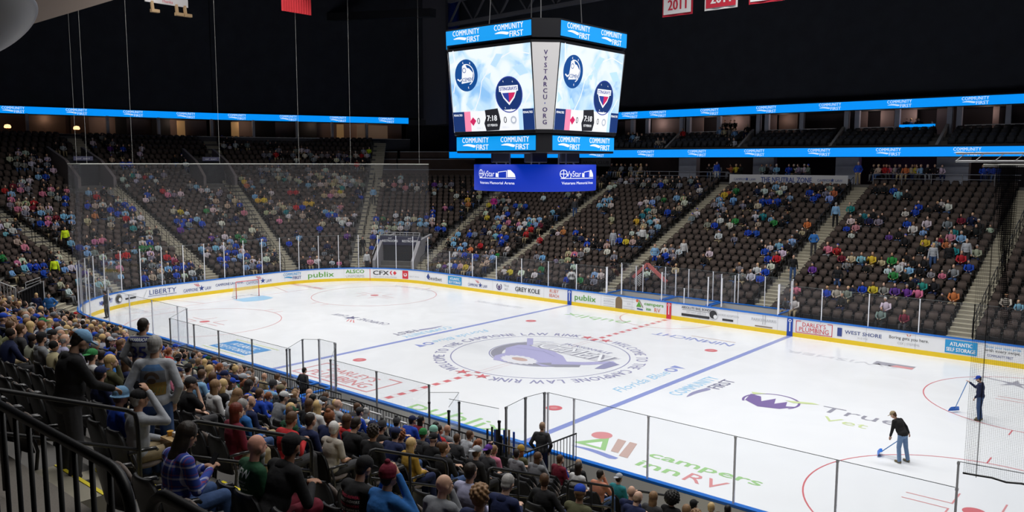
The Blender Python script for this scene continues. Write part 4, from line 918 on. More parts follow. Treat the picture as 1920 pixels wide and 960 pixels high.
for i in range(8): a = 2*PI*i/8; MB().tube([(1.9*math.cos(a), 1.9*math.sin(a), -.4), (1.9*math.cos(a), 1.9*math.sin(a), .5)], .04, 6).build('hanging_rod', DALU, SB)
for i in range(4): a = PI/4+PI/2*i; MB().box((1.7*math.cos(a), 1.7*math.sin(a), -.0), (.9, .7, .5), a).build('loudspeaker', mat('speaker_black', (.03, .03, .035), rough=.6), SB, bevel=.04)
DRB = mat('banner_royal', (.003, .02, .32), rough=.7, emis=(.0, .03, .45), estr=.75)
drum = MB().lathe((0, 0, 0), [(2.98, -1.58), (3.0, -1.56), (3.0, -.36), (2.98, -.34)], 72)
drum.build('drum_banner', DRB, SB, smooth=True)
def drum_text(a0):
    d = Decal(); Wm = S_WHT
    d.ring(-.95, .2, .17, .2, Wm, 1, 20); d.line([(-.95, .02), (-.95, .38)], .03, Wm); d.line([(-1.13, .2), (-.77, .2)], .03, Wm)
    d.text('VyStar', -.38, .07, .28, Wm, width=.9)
    d.poly([(.15, .05), (.15, .25), (.28, .22), (.28, .05)], Wm); d.line([(.3, .28), (.75, .33), (.75, .05)], .03, Wm); d.line([(.3, .28), (.3, .05)], .03, Wm); d.poly([(.8, .05), (.8, .38), (.95, .38), (1.15, .2), (1.2, .05)], Wm)
    d.rect(-1.1, -.02, 1.2, .01, Wm, 1); d.text('Veterans Memorial Arena', .05, -.28, .13, Wm, width=2.2, bold=.02)
    def f(u, v, l): a = a0+u/3.0; R_ = 3.01+.004*l; return (R_*math.cos(a), R_*math.sin(a), -.97+v)
    d.build('drum_lettering', f, SB)
va = math.atan2(CAMP[1]+.48, CAMP[0])
drum_text(va-.70); drum_text(va+.77)
drum_text(va+2.2); drum_text(va+3.6)

# ---- goals, nets on cables
G_RED = mat('goal_red', (.60, .03, .03), rough=.4); NETW = net_mat('goal_net', .05, .12, (.75, .76, .8))
def add_uv(o, fn):
    me = o.data; uv = me.uv_layers.new(name='UVMap')
    for lp in me.loops: uv.data[lp.index].uv = fn(me.vertices[lp.vertex_index].co)
def goal(gx, sx, label):
    root = empty('hockey_goal', (gx, 0, 0), 0, label, 'goal')
    MB().tube([(0, -.915, 0), (0, -.915, 1.22), (0, .915, 1.22), (0, .915, 0)], .03, 10).build('goal_posts', G_RED, root, smooth=True)
    MB().tube([(0, -.915, .03), (sx*.9, -.75, .03), (sx*1.05, 0, .03), (sx*.9, .75, .03), (0, .915, .03)], .025, 8).build('base_frame', A_WHT, root)
    MB().tube([(0, -.915, 1.2), (sx*.45, -.8, 1.15), (sx*.5, 0, 1.15), (sx*.45, .8, 1.15), (0, .915, 1.2)], .02, 8).build('top_frame', A_WHT, root)
    mb = MB(); mb.add([(0, -.9, .03), (sx*.9, -.75, .03), (sx*.45, -.8, 1.15), (0, -.9, 1.2), (sx*1.05, 0, .03), (sx*.5, 0, 1.15), (sx*.9, .75, .03), (sx*.45, .8, 1.15), (0, .9, .03), (0, .9, 1.2)],
                      [(0, 1, 2, 3), (1, 4, 5, 2), (4, 6, 7, 5), (6, 8, 9, 7), (3, 2, 5, 7, 9)])
    o = mb.build('net', NETW, root); add_uv(o, lambda c: (c.y+c.x*.5, c.z+c.x*.5))
goal(-27.13, -1, 'red framed hockey goal on the blue crease at the far end')
NETM = net_mat('protective_net', .045, .028, (.42, .42, .45)); ROPE = mat('white_rope', (.45, .45, .42), rough=.7)
def prot_net(label, pts, ztop, zbot, mtl, folds=True):
    root = empty('protective_net', (*pts[0], zbot), 0, label, 'protective net'); ro = Vector(root.location); mb = MB(); L = [0]; P = [Vector((x, y, 0)) for x, y in pts]
    for a, b in zip(P[:-1], P[1:]): L.append(L[-1]+(b-a).length)
    zb = zbot if callable(zbot) else (lambda i: zbot)
    for i, p_ in enumerate(P): mb.v += [tuple(p_-Vector((ro.x, ro.y, 0))+Vector((0, 0, zbot-ro.z))), tuple(p_-Vector((ro.x, ro.y, 0))+Vector((0, 0, ztop-ro.z)))]
    for i in range(len(P)-1): mb.f.append((2*i, 2*i+2, 2*i+3, 2*i+1)); mb.m.append(0)
    o = mb.build('mesh_net', mtl, root); me = o.data; uv = me.uv_layers.new(name='UVMap')
    for poly in me.polygons:
        for li in poly.loop_indices:
            vi = me.loops[li].vertex_index; uv.data[li].uv = (L[vi//2], me.vertices[vi].co.z)
    MB().tube([(p_.x-ro.x, p_.y-ro.y, ztop-ro.z) for p_ in P], .03, 6).build('top_cable', ROPE, root)
    return root
netpts = [(-20.3, -HY-.15)]+[board_pt(s, .2)[:2] for s in np.linspace(s_of_nearx(-CX), PERIM, 14)]+[board_pt(s, .2)[:2] for s in np.linspace(0, S_FAR0, 18)]+[(-21.9, HY+.15)]
netpts[0] = (-21.9, -HY-.15)
pn = prot_net('fine protective net hanging around the goal end from a pale cable', netpts, 9.62, 3.7, NETM)
EDGE = net_mat('net_fold', .045, .22, (.42, .42, .46))
mb = MB(); 
for i, (dx, w) in enumerate(((0, .5), (.15, .35), (.35, .25))):
    a_ = Vector((-22.2-dx, -HY-.18-.06*i, 0)); b_ = a_+Vector((-w, .02, 0)); mb.add([a_+Vector((0, 0, 1.2)), b_+Vector((0, 0, 1.2)), b_+Vector((0, 0, 9.6)), a_+Vector((0, 0, 9.6))], [(0, 1, 2, 3)])
o = mb.build('gathered_net_edge', EDGE, pn); ro = Vector(pn.location); o.location = -ro; add_uv(o, lambda c: (c.x, c.z))
def wire_at(px, py0, label_n):
    # find the net top point that shows at this column
    best = min(netpts, key=lambda q: abs(proj([q[0], q[1], 9.62])[0]-px) if True else 0)
    cand = []
    for a, b in zip(netpts[:-1], netpts[1:]):
        for t in np.linspace(0, 1, 12): x, y = a[0]+(b[0]-a[0])*t, a[1]+(b[1]-a[1])*t; cand.append((abs(proj([x, y, 9.62])[0]-px), x, y))
    _, x, y = min(cand); o = MB().tube([(x, y, 9.6), (x, y, 31)], .008, 5).build('suspension_wire', ROPE); tag(o, label_n, 'wire', 'net suspension wires')
for px, t in ((144, 'thin pale wire at the gathered edge of the protective net'), (163, 'thin pale wire next to the net edge wire, behind the amber lamp'), (249, 'thin pale hanging wire third from the net edge'), (413, 'thin pale hanging wire below the white banner'), (562, 'thin pale hanging wire crossing the red banner'), (657, 'thin pale hanging wire beyond the red banner'), (786, 'thin pale hanging wire beside the grey pier')):
    wire_at(px, 0, t)
NETD = net_mat('dark_net', .035, .06, (.10, .10, .11))
rn = prot_net('dark protective net closing off the near corner at the picture edge', [(22.2, -HY-.1)]+[board_pt(s, .1)[:2] for s in np.linspace(s_of_nearx(21.9), s_of_nearx(21.9)-13, 12)], 9.7, 3.25, NETD)
mb = MB().tube([(22.15, -HY-.1, 3.2), (22.15, -HY-.1, 9.7)], .007, 5); mb.build('edge_rope', BLKM, rn).location = -Vector(rn.location)
mb = MB().tube([board_pt(s, .1)[:2]+(3.25+.02*math.sin(s*9),) for s in np.linspace(s_of_nearx(21.9), s_of_nearx(21.9)-6, 24)], .022, 6); mb.build('bottom_rope', BLKM, rn).location = -Vector(rn.location)
FOLD = net_mat('dark_net_fold', .04, .2, (.012, .012, .014)); mb = MB()
for i in range(6): a_ = Vector((22.25-.02*i, -HY-.12-.05*i, 0)); b_ = a_+Vector((.28, .05, 0)); mb.add([a_+Vector((.1*i, 0, 8.3-.35*i)), b_+Vector((0, 0, 8.3-.35*i)), b_+Vector((0, 0, 9.7)), a_+Vector((0, 0, 9.7))], [(0, 1, 2, 3)])
o = mb.build('gathered_net_edge', FOLD, rn); o.location = -Vector(rn.location); add_uv(o, lambda c: (c.x*1.3, c.z))
a_ = Vector((21.4, -HY-.15, 9.78)); mb = MB().tube([a_, a_+Vector((7, .1, .0))], .022, 8); mb.tube([a_+Vector((0, 0, .16)), a_+Vector((7, .1, .16))], .022, 8)
for i in range(20): mb.tube([a_+Vector((.35*i, 0, 0)), a_+Vector((.35*i+.17, 0, .16))], .008, 5)
tag(mb.build('lighting_truss', ALU), 'silver truss bar holding the dark net near the picture edge', 'truss')

# ---- banners hanging from the roof
BW = mat('banner_white', (.62, .60, .60), rough=.9); BR = mat('banner_red', (.42, .01, .03), rough=.85)
def banner(x, y, zb, w, h, field, border, ink_, txt, label, along=(1, 0, 0)):
    root = empty('championship_banner', (x, y, zb+h), 0, label, 'banner', 'roof banners'); ux = Vector(along).normalized(); uy = Vector((0, 0, 1)); nrm = ux.cross(uy)
    mb = MB(); n = 10; rows = 10
    for j in range(rows+1):
        for i in range(n+1):
            u = (i/n-.5)*w; v = -h+h*j/rows; q = ux*u+uy*v+nrm*(.03*math.sin(i*1.3)*(1-j/rows)); mb.v.append(tuple(q))
    for j in range(rows):
        for i in range(n): a = j*(n+1)+i; mb.f.append((a, a+1, a+n+2, a+n+1)); mb.m.append(0)
    cl_ = mb.build('cloth', border, root)
    d = Decal(); d.rect(-w/2+.1, -h+.12, w/2-.1, -.1, field, 2, 1); d.text(txt, 0, -h+.35, .62, ink_, width=w*.6, bold=.05, layer=4); d.text('CHAMPIONS', 0, -h+1.35, .28, ink_, width=w*.72, bold=.03, layer=4)
    nn = nrm*.012
    d.build('banner_field', lambda u, v, l: tuple(ux*u+uy*v+nrm*(.045+.006*l)), cl_)
    MB().tube([tuple(-ux*w/2), tuple(ux*w/2)], .025, 6).build('hanging_rod', DALU, root)
    return root
Yb = 12
for pa, pb, py_, fld, brd, ik, lab in ((1242, 1299, 33, BW, BR, BR, 'white roof banner with red border and red 2011'), (1321, 1383, 21, BR, BW, BW, 'red roof banner with white border and white 2011'), (1404, 1472, 9, BW, BR, BR, 'white roof banner with red border, cut by the top picture edge')):
    a_, b_ = at_y(pa, py_, Yb), at_y(pb, py_-7, Yb); banner((a_[0]+b_[0])/2, Yb, a_[2], abs(b_[0]-a_[0]), 3.4, fld, brd, ik, '2011', lab)
a_, b_ = at_x(528, 20, -30), at_x(584, 26, -30)
RUF = MB(); n = 24
for i in range(n+1):
    y = a_[1]+(b_[1]-a_[1])*i/n; x = -30+.08*(i % 2); RUF.v += [(x, y, a_[2]), (x, y, a_[2]+4)]
for i in range(n): RUF.f.append((2*i, 2*i+2, 2*i+3, 2*i+1)); RUF.m.append(0)
tag(RUF.build('pleated_banner', mat('bunting_red', (.55, .02, .03), rough=.8)), 'pleated red banner hanging at the top, between pale wires', 'banner')
a_, b_ = at_x(272, 4, -30), at_x(352, 12, -30); wy = b_[1]-a_[1]
root = empty('hanging_prop', (-30, (a_[1]+b_[1])/2, a_[2]+1.5), 0, 'white panel hung from the roof with tan shoe shapes below it', 'hanging sign')
MB().box((0, 0, 0), (.12, wy, 2.9)).build('panel_board', BW, root); d = Decal(); d.text('Thanks', 0, -1.35, .2, A_RED); d.build('lettering', planemap((.07, 0, 0), (0, 1, 0), (0, 0, 1)), root)
for i, (dy, mm) in enumerate(((-.35*wy, 0), (.22*wy, 0), (.42*wy, 0))):
    mb = MB(); mb.tube([(0, dy, -1.35), (.0, dy+.05, -1.9)], .12, 8); mb.box((0, dy+.2, -1.98), (.3, .55, .2)); mb.build('dangling_shoe', mat('tan_leather', (.45, .30, .16), rough=.7), root)
# ---- pendant dish lamp close to the camera, upper corner
c = at_y(8, 40, -24.0); c = CAMP+ray(-12, 52)*7.0
root = empty('dish_lamp', tuple(c), 0, 'big round grey dish lamp hanging at the upper corner', 'lamp')
prof = [(.405, .012), (.412, 0), (.405, -.012), (.36, -.03), (.28, -.052), (.18, -.066), (.08, -.074), (.005, -.076)]
M_ = Matrix.Rotation(math.radians(-40), 4, Vector((CF[0], CF[1], 0)))
o = MB().lathe((0, 0, 0), prof, 48).build('dish', mat('dish_grey', (.30, .30, .32), rough=.4), root, smooth=True); o.matrix_local = M_
o = MB().lathe((0, 0, 0), [(.40, .01), (.38, .06), (.30, .16), (.2, .26), (.1, .33), (.03, .36)], 24).build('canopy', mat('lamp_dark', (.02, .02, .022)), root, smooth=True); o.matrix_local = M_
MB().tube([(0, 0, .4), (0, 0, 6)], .02, 6).build('stem', BLKM, root)

# ---- signs and banners in the stands
def flat_sign(name, label, cat, px0, px1, py0, py1, Y, m, fn, group=None):
    a_, b_ = at_y(px0, (py0+py1)/2, Y), at_y(px1, (py0+py1)/2, Y); z1, z0 = at_y((px0+px1)/2, py0, Y)[2], at_y((px0+px1)/2, py1, Y)[2]
    w = b_[0]-a_[0]; root = empty(name, ((a_[0]+b_[0])/2, Y, z0), 0, label, cat, group)
    bd_ = MB().box((0, 0, (z1-z0)/2), (w, .05, z1-z0)).build('cloth' if 'banner' in name else 'board', m, root)
    d = Decal(); fn(d, w, z1-z0); d.build('lettering', planemap((0, -.03, (z1-z0)/2), (1, 0, 0), (0, 0, 1)), bd_); return root
def nz(d, w, h):
    d.text('THE NEUTRAL ZONE', 0, -h*.28, h*.56, A_NAVY, width=w*.43, bold=.04)
    for s_ in (-1, 1): d.text('CAMPIONE  LAW', s_*w*.36, -h*.14, h*.26, A_NAVY, width=w*.2); d.star(s_*w*.36+w*.02, h*.02, h*.2, A_NAVY, k=.4)
flat_sign('sponsor_banner', 'long pale banner on the far railing reading THE NEUTRAL ZONE', 'banner', 1368, 1590, 328, 346, 32.2, mat('banner_pale', (.50, .50, .52), rough=.8), nz)
def club(d, w, h): d.text('ARENA CLUB', 0, -h*.2, h*.4, A_BLK, width=w*.9, bold=.03)
flat_sign('club_sign', 'grey wall sign reading ARENA CLUB beside the scoreboard', 'sign', 1090, 1145, 297, 312, 36.3, mat('sign_grey', (.16, .16, .18)), club)
def muni(d, w, h): d.text('MUNI', 0, 0, h*.5, A_WHT, width=w*.8); d.rect(-w*.4, -h*.3, w*.4, -h*.12, A_WHT, 1)
flat_sign('bar_sign', 'small blue MUNI sign under the scoreboard ribbon', 'sign', 899, 932, 284, 296, 34.0, mat('sign_navy', (.01, .03, .12), emis=(.01, .04, .2), estr=.5), muni)
# ---- gateway with the restroom signs in the far corner
SIGNB = mat('sign_black_purple', (.02, .02, .05), rough=.6)
fr = aisle_frame(('a', 118)); 
def gateway():
    rz = math.atan2(fr[2][1], fr[2][0]); o = wpt(fr, 0, 0, 0); n = Vector((*fr[1], 0)); al = Vector((*fr[2], 0))
    base = Vector(wpt(fr, 3.6, 0, 0)); root = empty('stand_gateway', tuple(base), 0, 'dark gateway in the far corner stand with RESTROOMS signs above', 'gateway')
    M2 = Matrix(((al.x, n.x, 0, 0), (al.y, n.y, 0, 0), (0, 0, 1, 0), (0, 0, 0, 1)))  # local x along, y outward
    def put(mb, nm, m): mb.v = [tuple(M2 @ Vector(v)) for v in mb.v]; return mb.build(nm, m, root)
    put(MB().span((-1.55, 0, .3), (1.55, 3.0, 2.65)), 'opening', DARKW)
    for s_ in (-1, 1):
        mb = MB(); mb.add([(s_*1.6, -1.8, .6), (s_*1.6, 3.2, .6), (s_*1.6, 3.2, 3.4), (s_*1.6, 0, 3.1), (s_*1.6, -1.8, 1.5), (s_*1.85, -1.8, .6), (s_*1.85, 3.2, .6), (s_*1.85, 3.2, 3.4), (s_*1.85, 0, 3.1), (s_*1.85, -1.8, 1.5)],
                          [(0, 1, 2, 3, 4), (5, 9, 8, 7, 6), (4, 3, 8, 9), (3, 2, 7, 8), (0, 4, 9, 5)]); put(mb, 'side_wall', mat('gate_concrete', (.32, .31, .33), rough=.8))
    put(MB().span((-1.85, -.05, 2.65), (1.85, .1, 3.45)), 'sign_panel', SIGNB)
    mb = MB(); mb.tube([(-1.8, -1.9, 2.0), (-1.8, 0, 3.75), (1.8, 0, 3.75), (1.8, -1.9, 2.0)], .03, 6); mb.tube([(-1.8, 0, 3.55), (1.8, 0, 3.55)], .02, 6)
    for i in range(7): x = -1.8+.6*i; mb.tube([(x, 0, 3.4), (x, 0, 3.75)], .02, 6)
    put(mb, 'guard_rail', STEEL)
    for s_ in (-1, 1):
        d = Decal(); d.text('RESTROOMS', 0, -.1, .2, A_WHT, width=1.4, bold=.03); d.text('EXIT', 0, .16, .12, A_WHT)
        # seen from the ice the wall's along axis runs the other way
        oo = d.build('sign_lettering', lambda u, v, l, s_=s_: tuple(M2 @ Vector((-(u+s_*.9), -.06-.004*l, 3.02+v))), root)
gateway()
# ---- black curtained gateway in the near corner, with steel rails
def at_D(px, py, D): d_ = ray(px, py); return Vector(CAMP+d_/np.linalg.norm(d_)*D)
q0, q1 = at_D(42, 575, 48), at_D(84, 575, 48); tt = Vector((q1.x-q0.x, q1.y-q0.y, 0)); WG = tt.length; tt.normalize(); nn_ = Vector((tt.y, -tt.x, 0))
root = empty('curtained_gateway', (q0.x, q0.y, 1.5), math.atan2(tt.y, tt.x), 'black curtain wall with steel rails at the end corner of the packed stand', 'gateway')
mb = MB(); nn = 16
for i in range(nn+1):
    x = WG*i/nn; y = .04*(i % 2); zt = 1.72+.45*i/nn
    for yy, z_ in ((y, 0), (y, zt), (y+.5, zt), (y+.5, 0)): mb.v.append((x, yy, z_))
for i in range(nn):
    for j in range(4): a = i*4+j; b = i*4+(j+1) % 4; mb.f.append((a, b, b+4, a+4)); mb.m.append(0)
mb.f += [(0, 1, 2, 3), (nn*4+3, nn*4+2, nn*4+1, nn*4)]; mb.m += [0, 0]
mb.build('curtain', mat('curtain_black', (.008, .008, .01), rough=.95), root)
mb = MB(); mb.tube([(-.15, -.05, 1.72), (WG, -.05, 2.24), (WG, -.05, 0)], .03, 8); mb.tube([(.2, 0, 1.9), (.2, 0, 2.2), (.85, 0, 2.42), (.85, 0, 2.1)], .025, 8); mb.tube([(.2, 0, 2.05), (.85, 0, 2.28)], .018, 8); mb.build('steel_rail', STEEL, root)
mb = MB(); mb.tube([(-1.35, 0, 2.55), (-.25, 0, 1.95), (-.25, 0, .1)], .03, 8); mb.tube([(-1.35, 0, .75), (-.25, 0, .1)], .02, 6)
for i in range(8): x = -1.3+.14*i; mb.tube([(x, 0, .72-.59*(x+1.3)/1.05), (x, 0, 2.52-.55*(x+1.3))], .014, 6)
mb.build('barred_rail', STEEL, root)
GATE_XY = (q0.x+tt.x*WG*.3, q0.y+tt.y*WG*.3)
# ---- upper gateways in the end stand (with direction signs)
for i, (a, dd, lab) in enumerate(((('y', -1.7), 19.4, 'dark passage gateway high in the end stand, near the amber lamp'), (('a', 168.5), 19.4, 'dark passage gateway high in the end stand, behind the middle net'))):
    fr = aisle_frame(a); n = Vector((*fr[1], 0)); al = Vector((*fr[2], 0)); base = Vector(wpt(fr, dd, 0, row_z(20)+.2)); root = empty('stand_gateway', tuple(base), 0, lab, 'gateway')
    M2 = Matrix(((al.x, n.x, 0, 0), (al.y, n.y, 0, 0), (0, 0, 1, 0), (0, 0, 0, 1)))
    def put(mb, nm, m): mb.v = [tuple(M2 @ Vector(v)) for v in mb.v]; return mb.build(nm, m, root)
    put(MB().span((-1.3, .3, 0), (1.3, 3.6, 2.5)), 'opening', DARKW)
    for s_ in (-1, 1):
        mb = MB(); mb.add([(s_*x, y, z) for x in (1.35, 1.6) for y, z in ((-2.5, 0), (-2.5, .9), (0, 2.4), (4, 3.6), (4, 0))], [(0, 1, 2, 3, 4), (5, 9, 8, 7, 6), (1, 6, 7, 2), (2, 7, 8, 3), (0, 5, 6, 1)]); put(mb, 'side_wall', mat('gate_wall_dark', (.13, .11, .11), rough=.8))
    put(MB().span((-.8, .1, 2.35), (.8, .25, 2.72)), 'sign_panel', mat('sign_panel_dim', (.08, .08, .12), rough=.6, emis=(.10, .10, .2), estr=.15))
    d = Decal(); d.text('107  EXIT', 0, 0, .14, A_WHT, width=1.1); d.build('sign_lettering', lambda u, v, l: tuple(M2 @ Vector((-u, .09-.004*l, 2.45+v))), root)
# ---- railings on the far concourse
def long_rail(label, pa, pb, py_, Y, zf=8.0, posts=2.0):
    a_, b_ = at_y(pa, py_, Y), at_y(pb, py_, Y); zt = a_[2]; root = empty('guard_rail', (a_[0], Y, zf), 0, label, 'railing'); mb = MB()
    for dz in (0, .35): mb.tube([(0, 0, zt-zf-dz), (b_[0]-a_[0], 0, zt-zf-dz)], .025, 6)
    mb.build('rails', DALU, root); x = 0
    while x < b_[0]-a_[0]: MB().tube([(x, 0, 0), (x, 0, zt-zf+.04)], .03, 6).build('post', DALU, root); x += posts
long_rail('steel railing above the far stand, behind the topmost spectators', 1183, 1366, 321, 32.6); long_rail('steel railing above the far stand, between banner and dark net', 1638, 1915, 326, 32.6)
# ---- bench-side details: stick rack, black railings, steel walkway rails
def barred(label, pts, z0, z1, m, step=.14, r=.012, R_=.025, name='bench_railing', grp=None):
    root = empty(name, (pts[0][0], pts[0][1], z0), 0, label, 'railing', grp); ro = Vector(root.location); P = [Vector((*q, 0)) for q in pts]
    mb = MB(); mb.tube([q+Vector((0, 0, z1))-ro for q in P], R_, 8); mb.tube([q+Vector((0, 0, z0+.1))-ro for q in P], R_*.7, 6); mb.build('rail', m, root, smooth=True)
    mb = MB()
    for a, b in zip(P[:-1], P[1:]):
        L = (b-a).length; n = max(1, int(L/step))
        for i in range(n+1): q = a+(b-a)*i/n-ro; mb.tube([q+Vector((0, 0, z0)), q+Vector((0, 0, z1))], r, 5, cap=False)
    mb.build('bars', m, root)
barred('long black barred railing behind the near players benches', [(-9.5, -15.3), (3.6, -15.25)], .94, 1.95, BLKM)
barred('black barred railing behind the bench nearest the camera', [(4.2, -15.3), (8.6, -15.45)], .94, 1.9, BLKM)
barred('black barred railing at the bench gate beside the standing person', [(9.0, -15.4), (11.9, -15.4), (12.0, -13.3)], .94, 1.95, BLKM)
barred('steel walkway rail with bars, first of two beside the grey stairs', [(4.2, -17.0), (7.75, -17.0)], 1.6, 2.5, STEEL, .13, .012, .03)
barred('steel walkway rail with bars, closer to the camera beside the grey stairs', [(8.0, -17.05), (8.9, -17.05)], 1.6, 2.5, STEEL, .16, .012, .03)
barred('small steel rails in the packed stand near the end corner', [(-9.8, -16.4), (-7.4, -16.4)], 1.0, 2.1, STEEL, .16, .012, .03)
root = empty('stick_rack', (10.6, -15.0, .6), 0, 'rack of upright hockey sticks at the near bench gate', 'stick rack'); MB().box((0, 0, .45), (1.0, .45, .9)).build('rack_box', BLKM, root)
for i in range(10):
    x = -.42+.09*i; y = (-.12, .1)[i % 2]; h = 1.35+.3*random.random(); m_ = (BLKM, A_RB, BLKM, A_BRN)[i % 4]
    mb = MB(); mb.box((x, y, h/2+.1), (.05, .04, h));  mb.build('hockey_stick', m_, root)
# ---- red house-shaped frame at the far gate
root = empty('gate_frame', (-4.2, 15.4, 0), 0, 'pinkish red gable shaped frame standing behind the far penalty box', 'frame')
PK = mat('frame_red', (.42, .10, .09), rough=.6); mb = MB()
for a, b in (((0, 0, .6), (0, 0, 2.0)), ((0, 0, 2.0), (1.1, 0, 3.0)), ((1.1, 0, 3.0), (2.6, 0, 1.9)), ((2.6, 0, 1.9), (2.6, 0, .6))):
    bb = beam('b', a, b, (.16, .2), PK); mb.add(bb.v, bb.f)
mb.build('painted_beams', PK, root)
d = Decal(); [d.line([(0, .12*i), (.55, .12*i+.4)], .03, A_WHT) for i in range(7)]; d.build('striped_panel', planemap((.15, -.12, 1.2), (1, 0, 0), (0, 0, 1)), root)
# ---- lamps inside the suites and the club
def room_light(x, y, z, e, c=(1, .72, .5), r=.25):
    l = bpy.data.lights.new('suite_light', 'POINT'); l.energy = e; l.color = c; l.shadow_soft_size = r; o = bpy.data.objects.new('suite_light', l); o.location = (x, y, z); COL.objects.link(o)
for px in (1235, 1330, 1375, 1470, 1640, 1715, 1850): q = at_y(px, 225, 37.9); room_light(q[0], 37.9, 13.6, 22, (1, .8, .72))
for px in (90, 200, 330, 460, 590, 690): x, y, rz = er_pt(px); n = Vector((-math.sin(rz), math.cos(rz))); room_light(x+n.x*1.5, y+n.y*1.5, 14.0, 26)
for px in (1350, 1690, 1850, 1210): q = at_y(px, 310, 37.5); room_light(q[0], 37.5, 10.3, 16, (1, .7, .6) if px != 1690 else (.8, .35, 1))
# ================================================================== PEOPLE
def rotm(ax, deg): return Matrix.Rotation(math.radians(deg), 3, ax)
class Blob:
    """closed primitives that a voxel remesh fuses into one continuous skin"""
    def __init__(s): s.v = []; s.f = []
    def cap(s, p0, r0, p1, r1, n=10):
        p0, p1 = Vector(p0), Vector(p1); t = p1-p0; L = t.length
        if L < 1e-5: return s.ell(p0, (r0, r0, r0))
        t /= L; a = Vector((0, 0, 1)) if abs(t.z) < .9 else Vector((1, 0, 0)); x = (a-t*a.dot(t)).normalized(); y = t.cross(x); b = len(s.v); rings = []
        for i in range(4): an = -PI/2+PI/2*(i+.0)/3.5; rings.append((p0+t*r0*math.sin(an), r0*math.cos(an)+1e-4))
        for i in range(4): an = PI/2*(i+.5)/3.5; rings.append((p1+t*r1*math.sin(min(an, PI/2)), r1*math.cos(min(an, PI/2))+1e-4))
        for c, r in rings:
            for j in range(n): an = 2*PI*j/n; s.v.append(tuple(c+(x*math.cos(an)+y*math.sin(an))*r))
        k = len(rings)
        for i in range(k-1):
            for j in range(n): p = b+i*n+j; q = b+i*n+(j+1) % n; s.f.append((p, q, q+n, p+n))
        s.f.append(tuple(b+j for j in range(n))[::-1]); s.f.append(tuple(b+(k-1)*n+j for j in range(n))); return s
    def chain(s, pts, rs, n=10):
        for i in range(len(pts)-1): s.cap(pts[i], rs[i], pts[i+1], rs[i+1], n)
        return s
    def ell(s, c, r, M=None, n=14, m=9):
        b = len(s.v); c = Vector(c)
        for i in range(m+1):
            ph = -PI/2+PI*i/m
            for j in range(n):
                th = 2*PI*j/n; q = Vector((r[0]*math.cos(ph)*math.cos(th), r[1]*math.cos(ph)*math.sin(th), r[2]*math.sin(ph)))
                if i in (0, m): q = Vector((r[0]*.02*math.cos(th), r[1]*.02*math.sin(th), r[2]*math.sin(ph)))
                if M is not None: q = M @ q
                s.v.append(tuple(c+q))
        for i in range(m):
            for j in range(n): p = b+i*n+j; q = b+i*n+(j+1) % n; s.f.append((p, q, q+n, p+n))
        s.f.append(tuple(b+j for j in range(n))[::-1]); s.f.append(tuple(b+m*n+j for j in range(n))); return s
    def mesh(s, name, m, voxel=.012, smooth=2, cutz=None):
        me = bpy.data.meshes.new(name); me.from_pydata(s.v, [], s.f); o = bpy.data.objects.new(name, me); COL.objects.link(o)
        md = o.modifiers.new('r', 'REMESH'); md.mode = 'VOXEL'; md.voxel_size = voxel; md.use_smooth_shade = True
        if smooth: sm = o.modifiers.new('s', 'SMOOTH'); sm.iterations = smooth; sm.factor = .5
        dg = bpy.context.evaluated_depsgraph_get(); out = bpy.data.meshes.new_from_object(o.evaluated_get(dg)); out.name = name
        bpy.data.objects.remove(o); bpy.data.meshes.remove(me)
        out.materials.clear(); out.materials.append(m); out.polygons.foreach_set('use_smooth', [True]*len(out.polygons)); return out

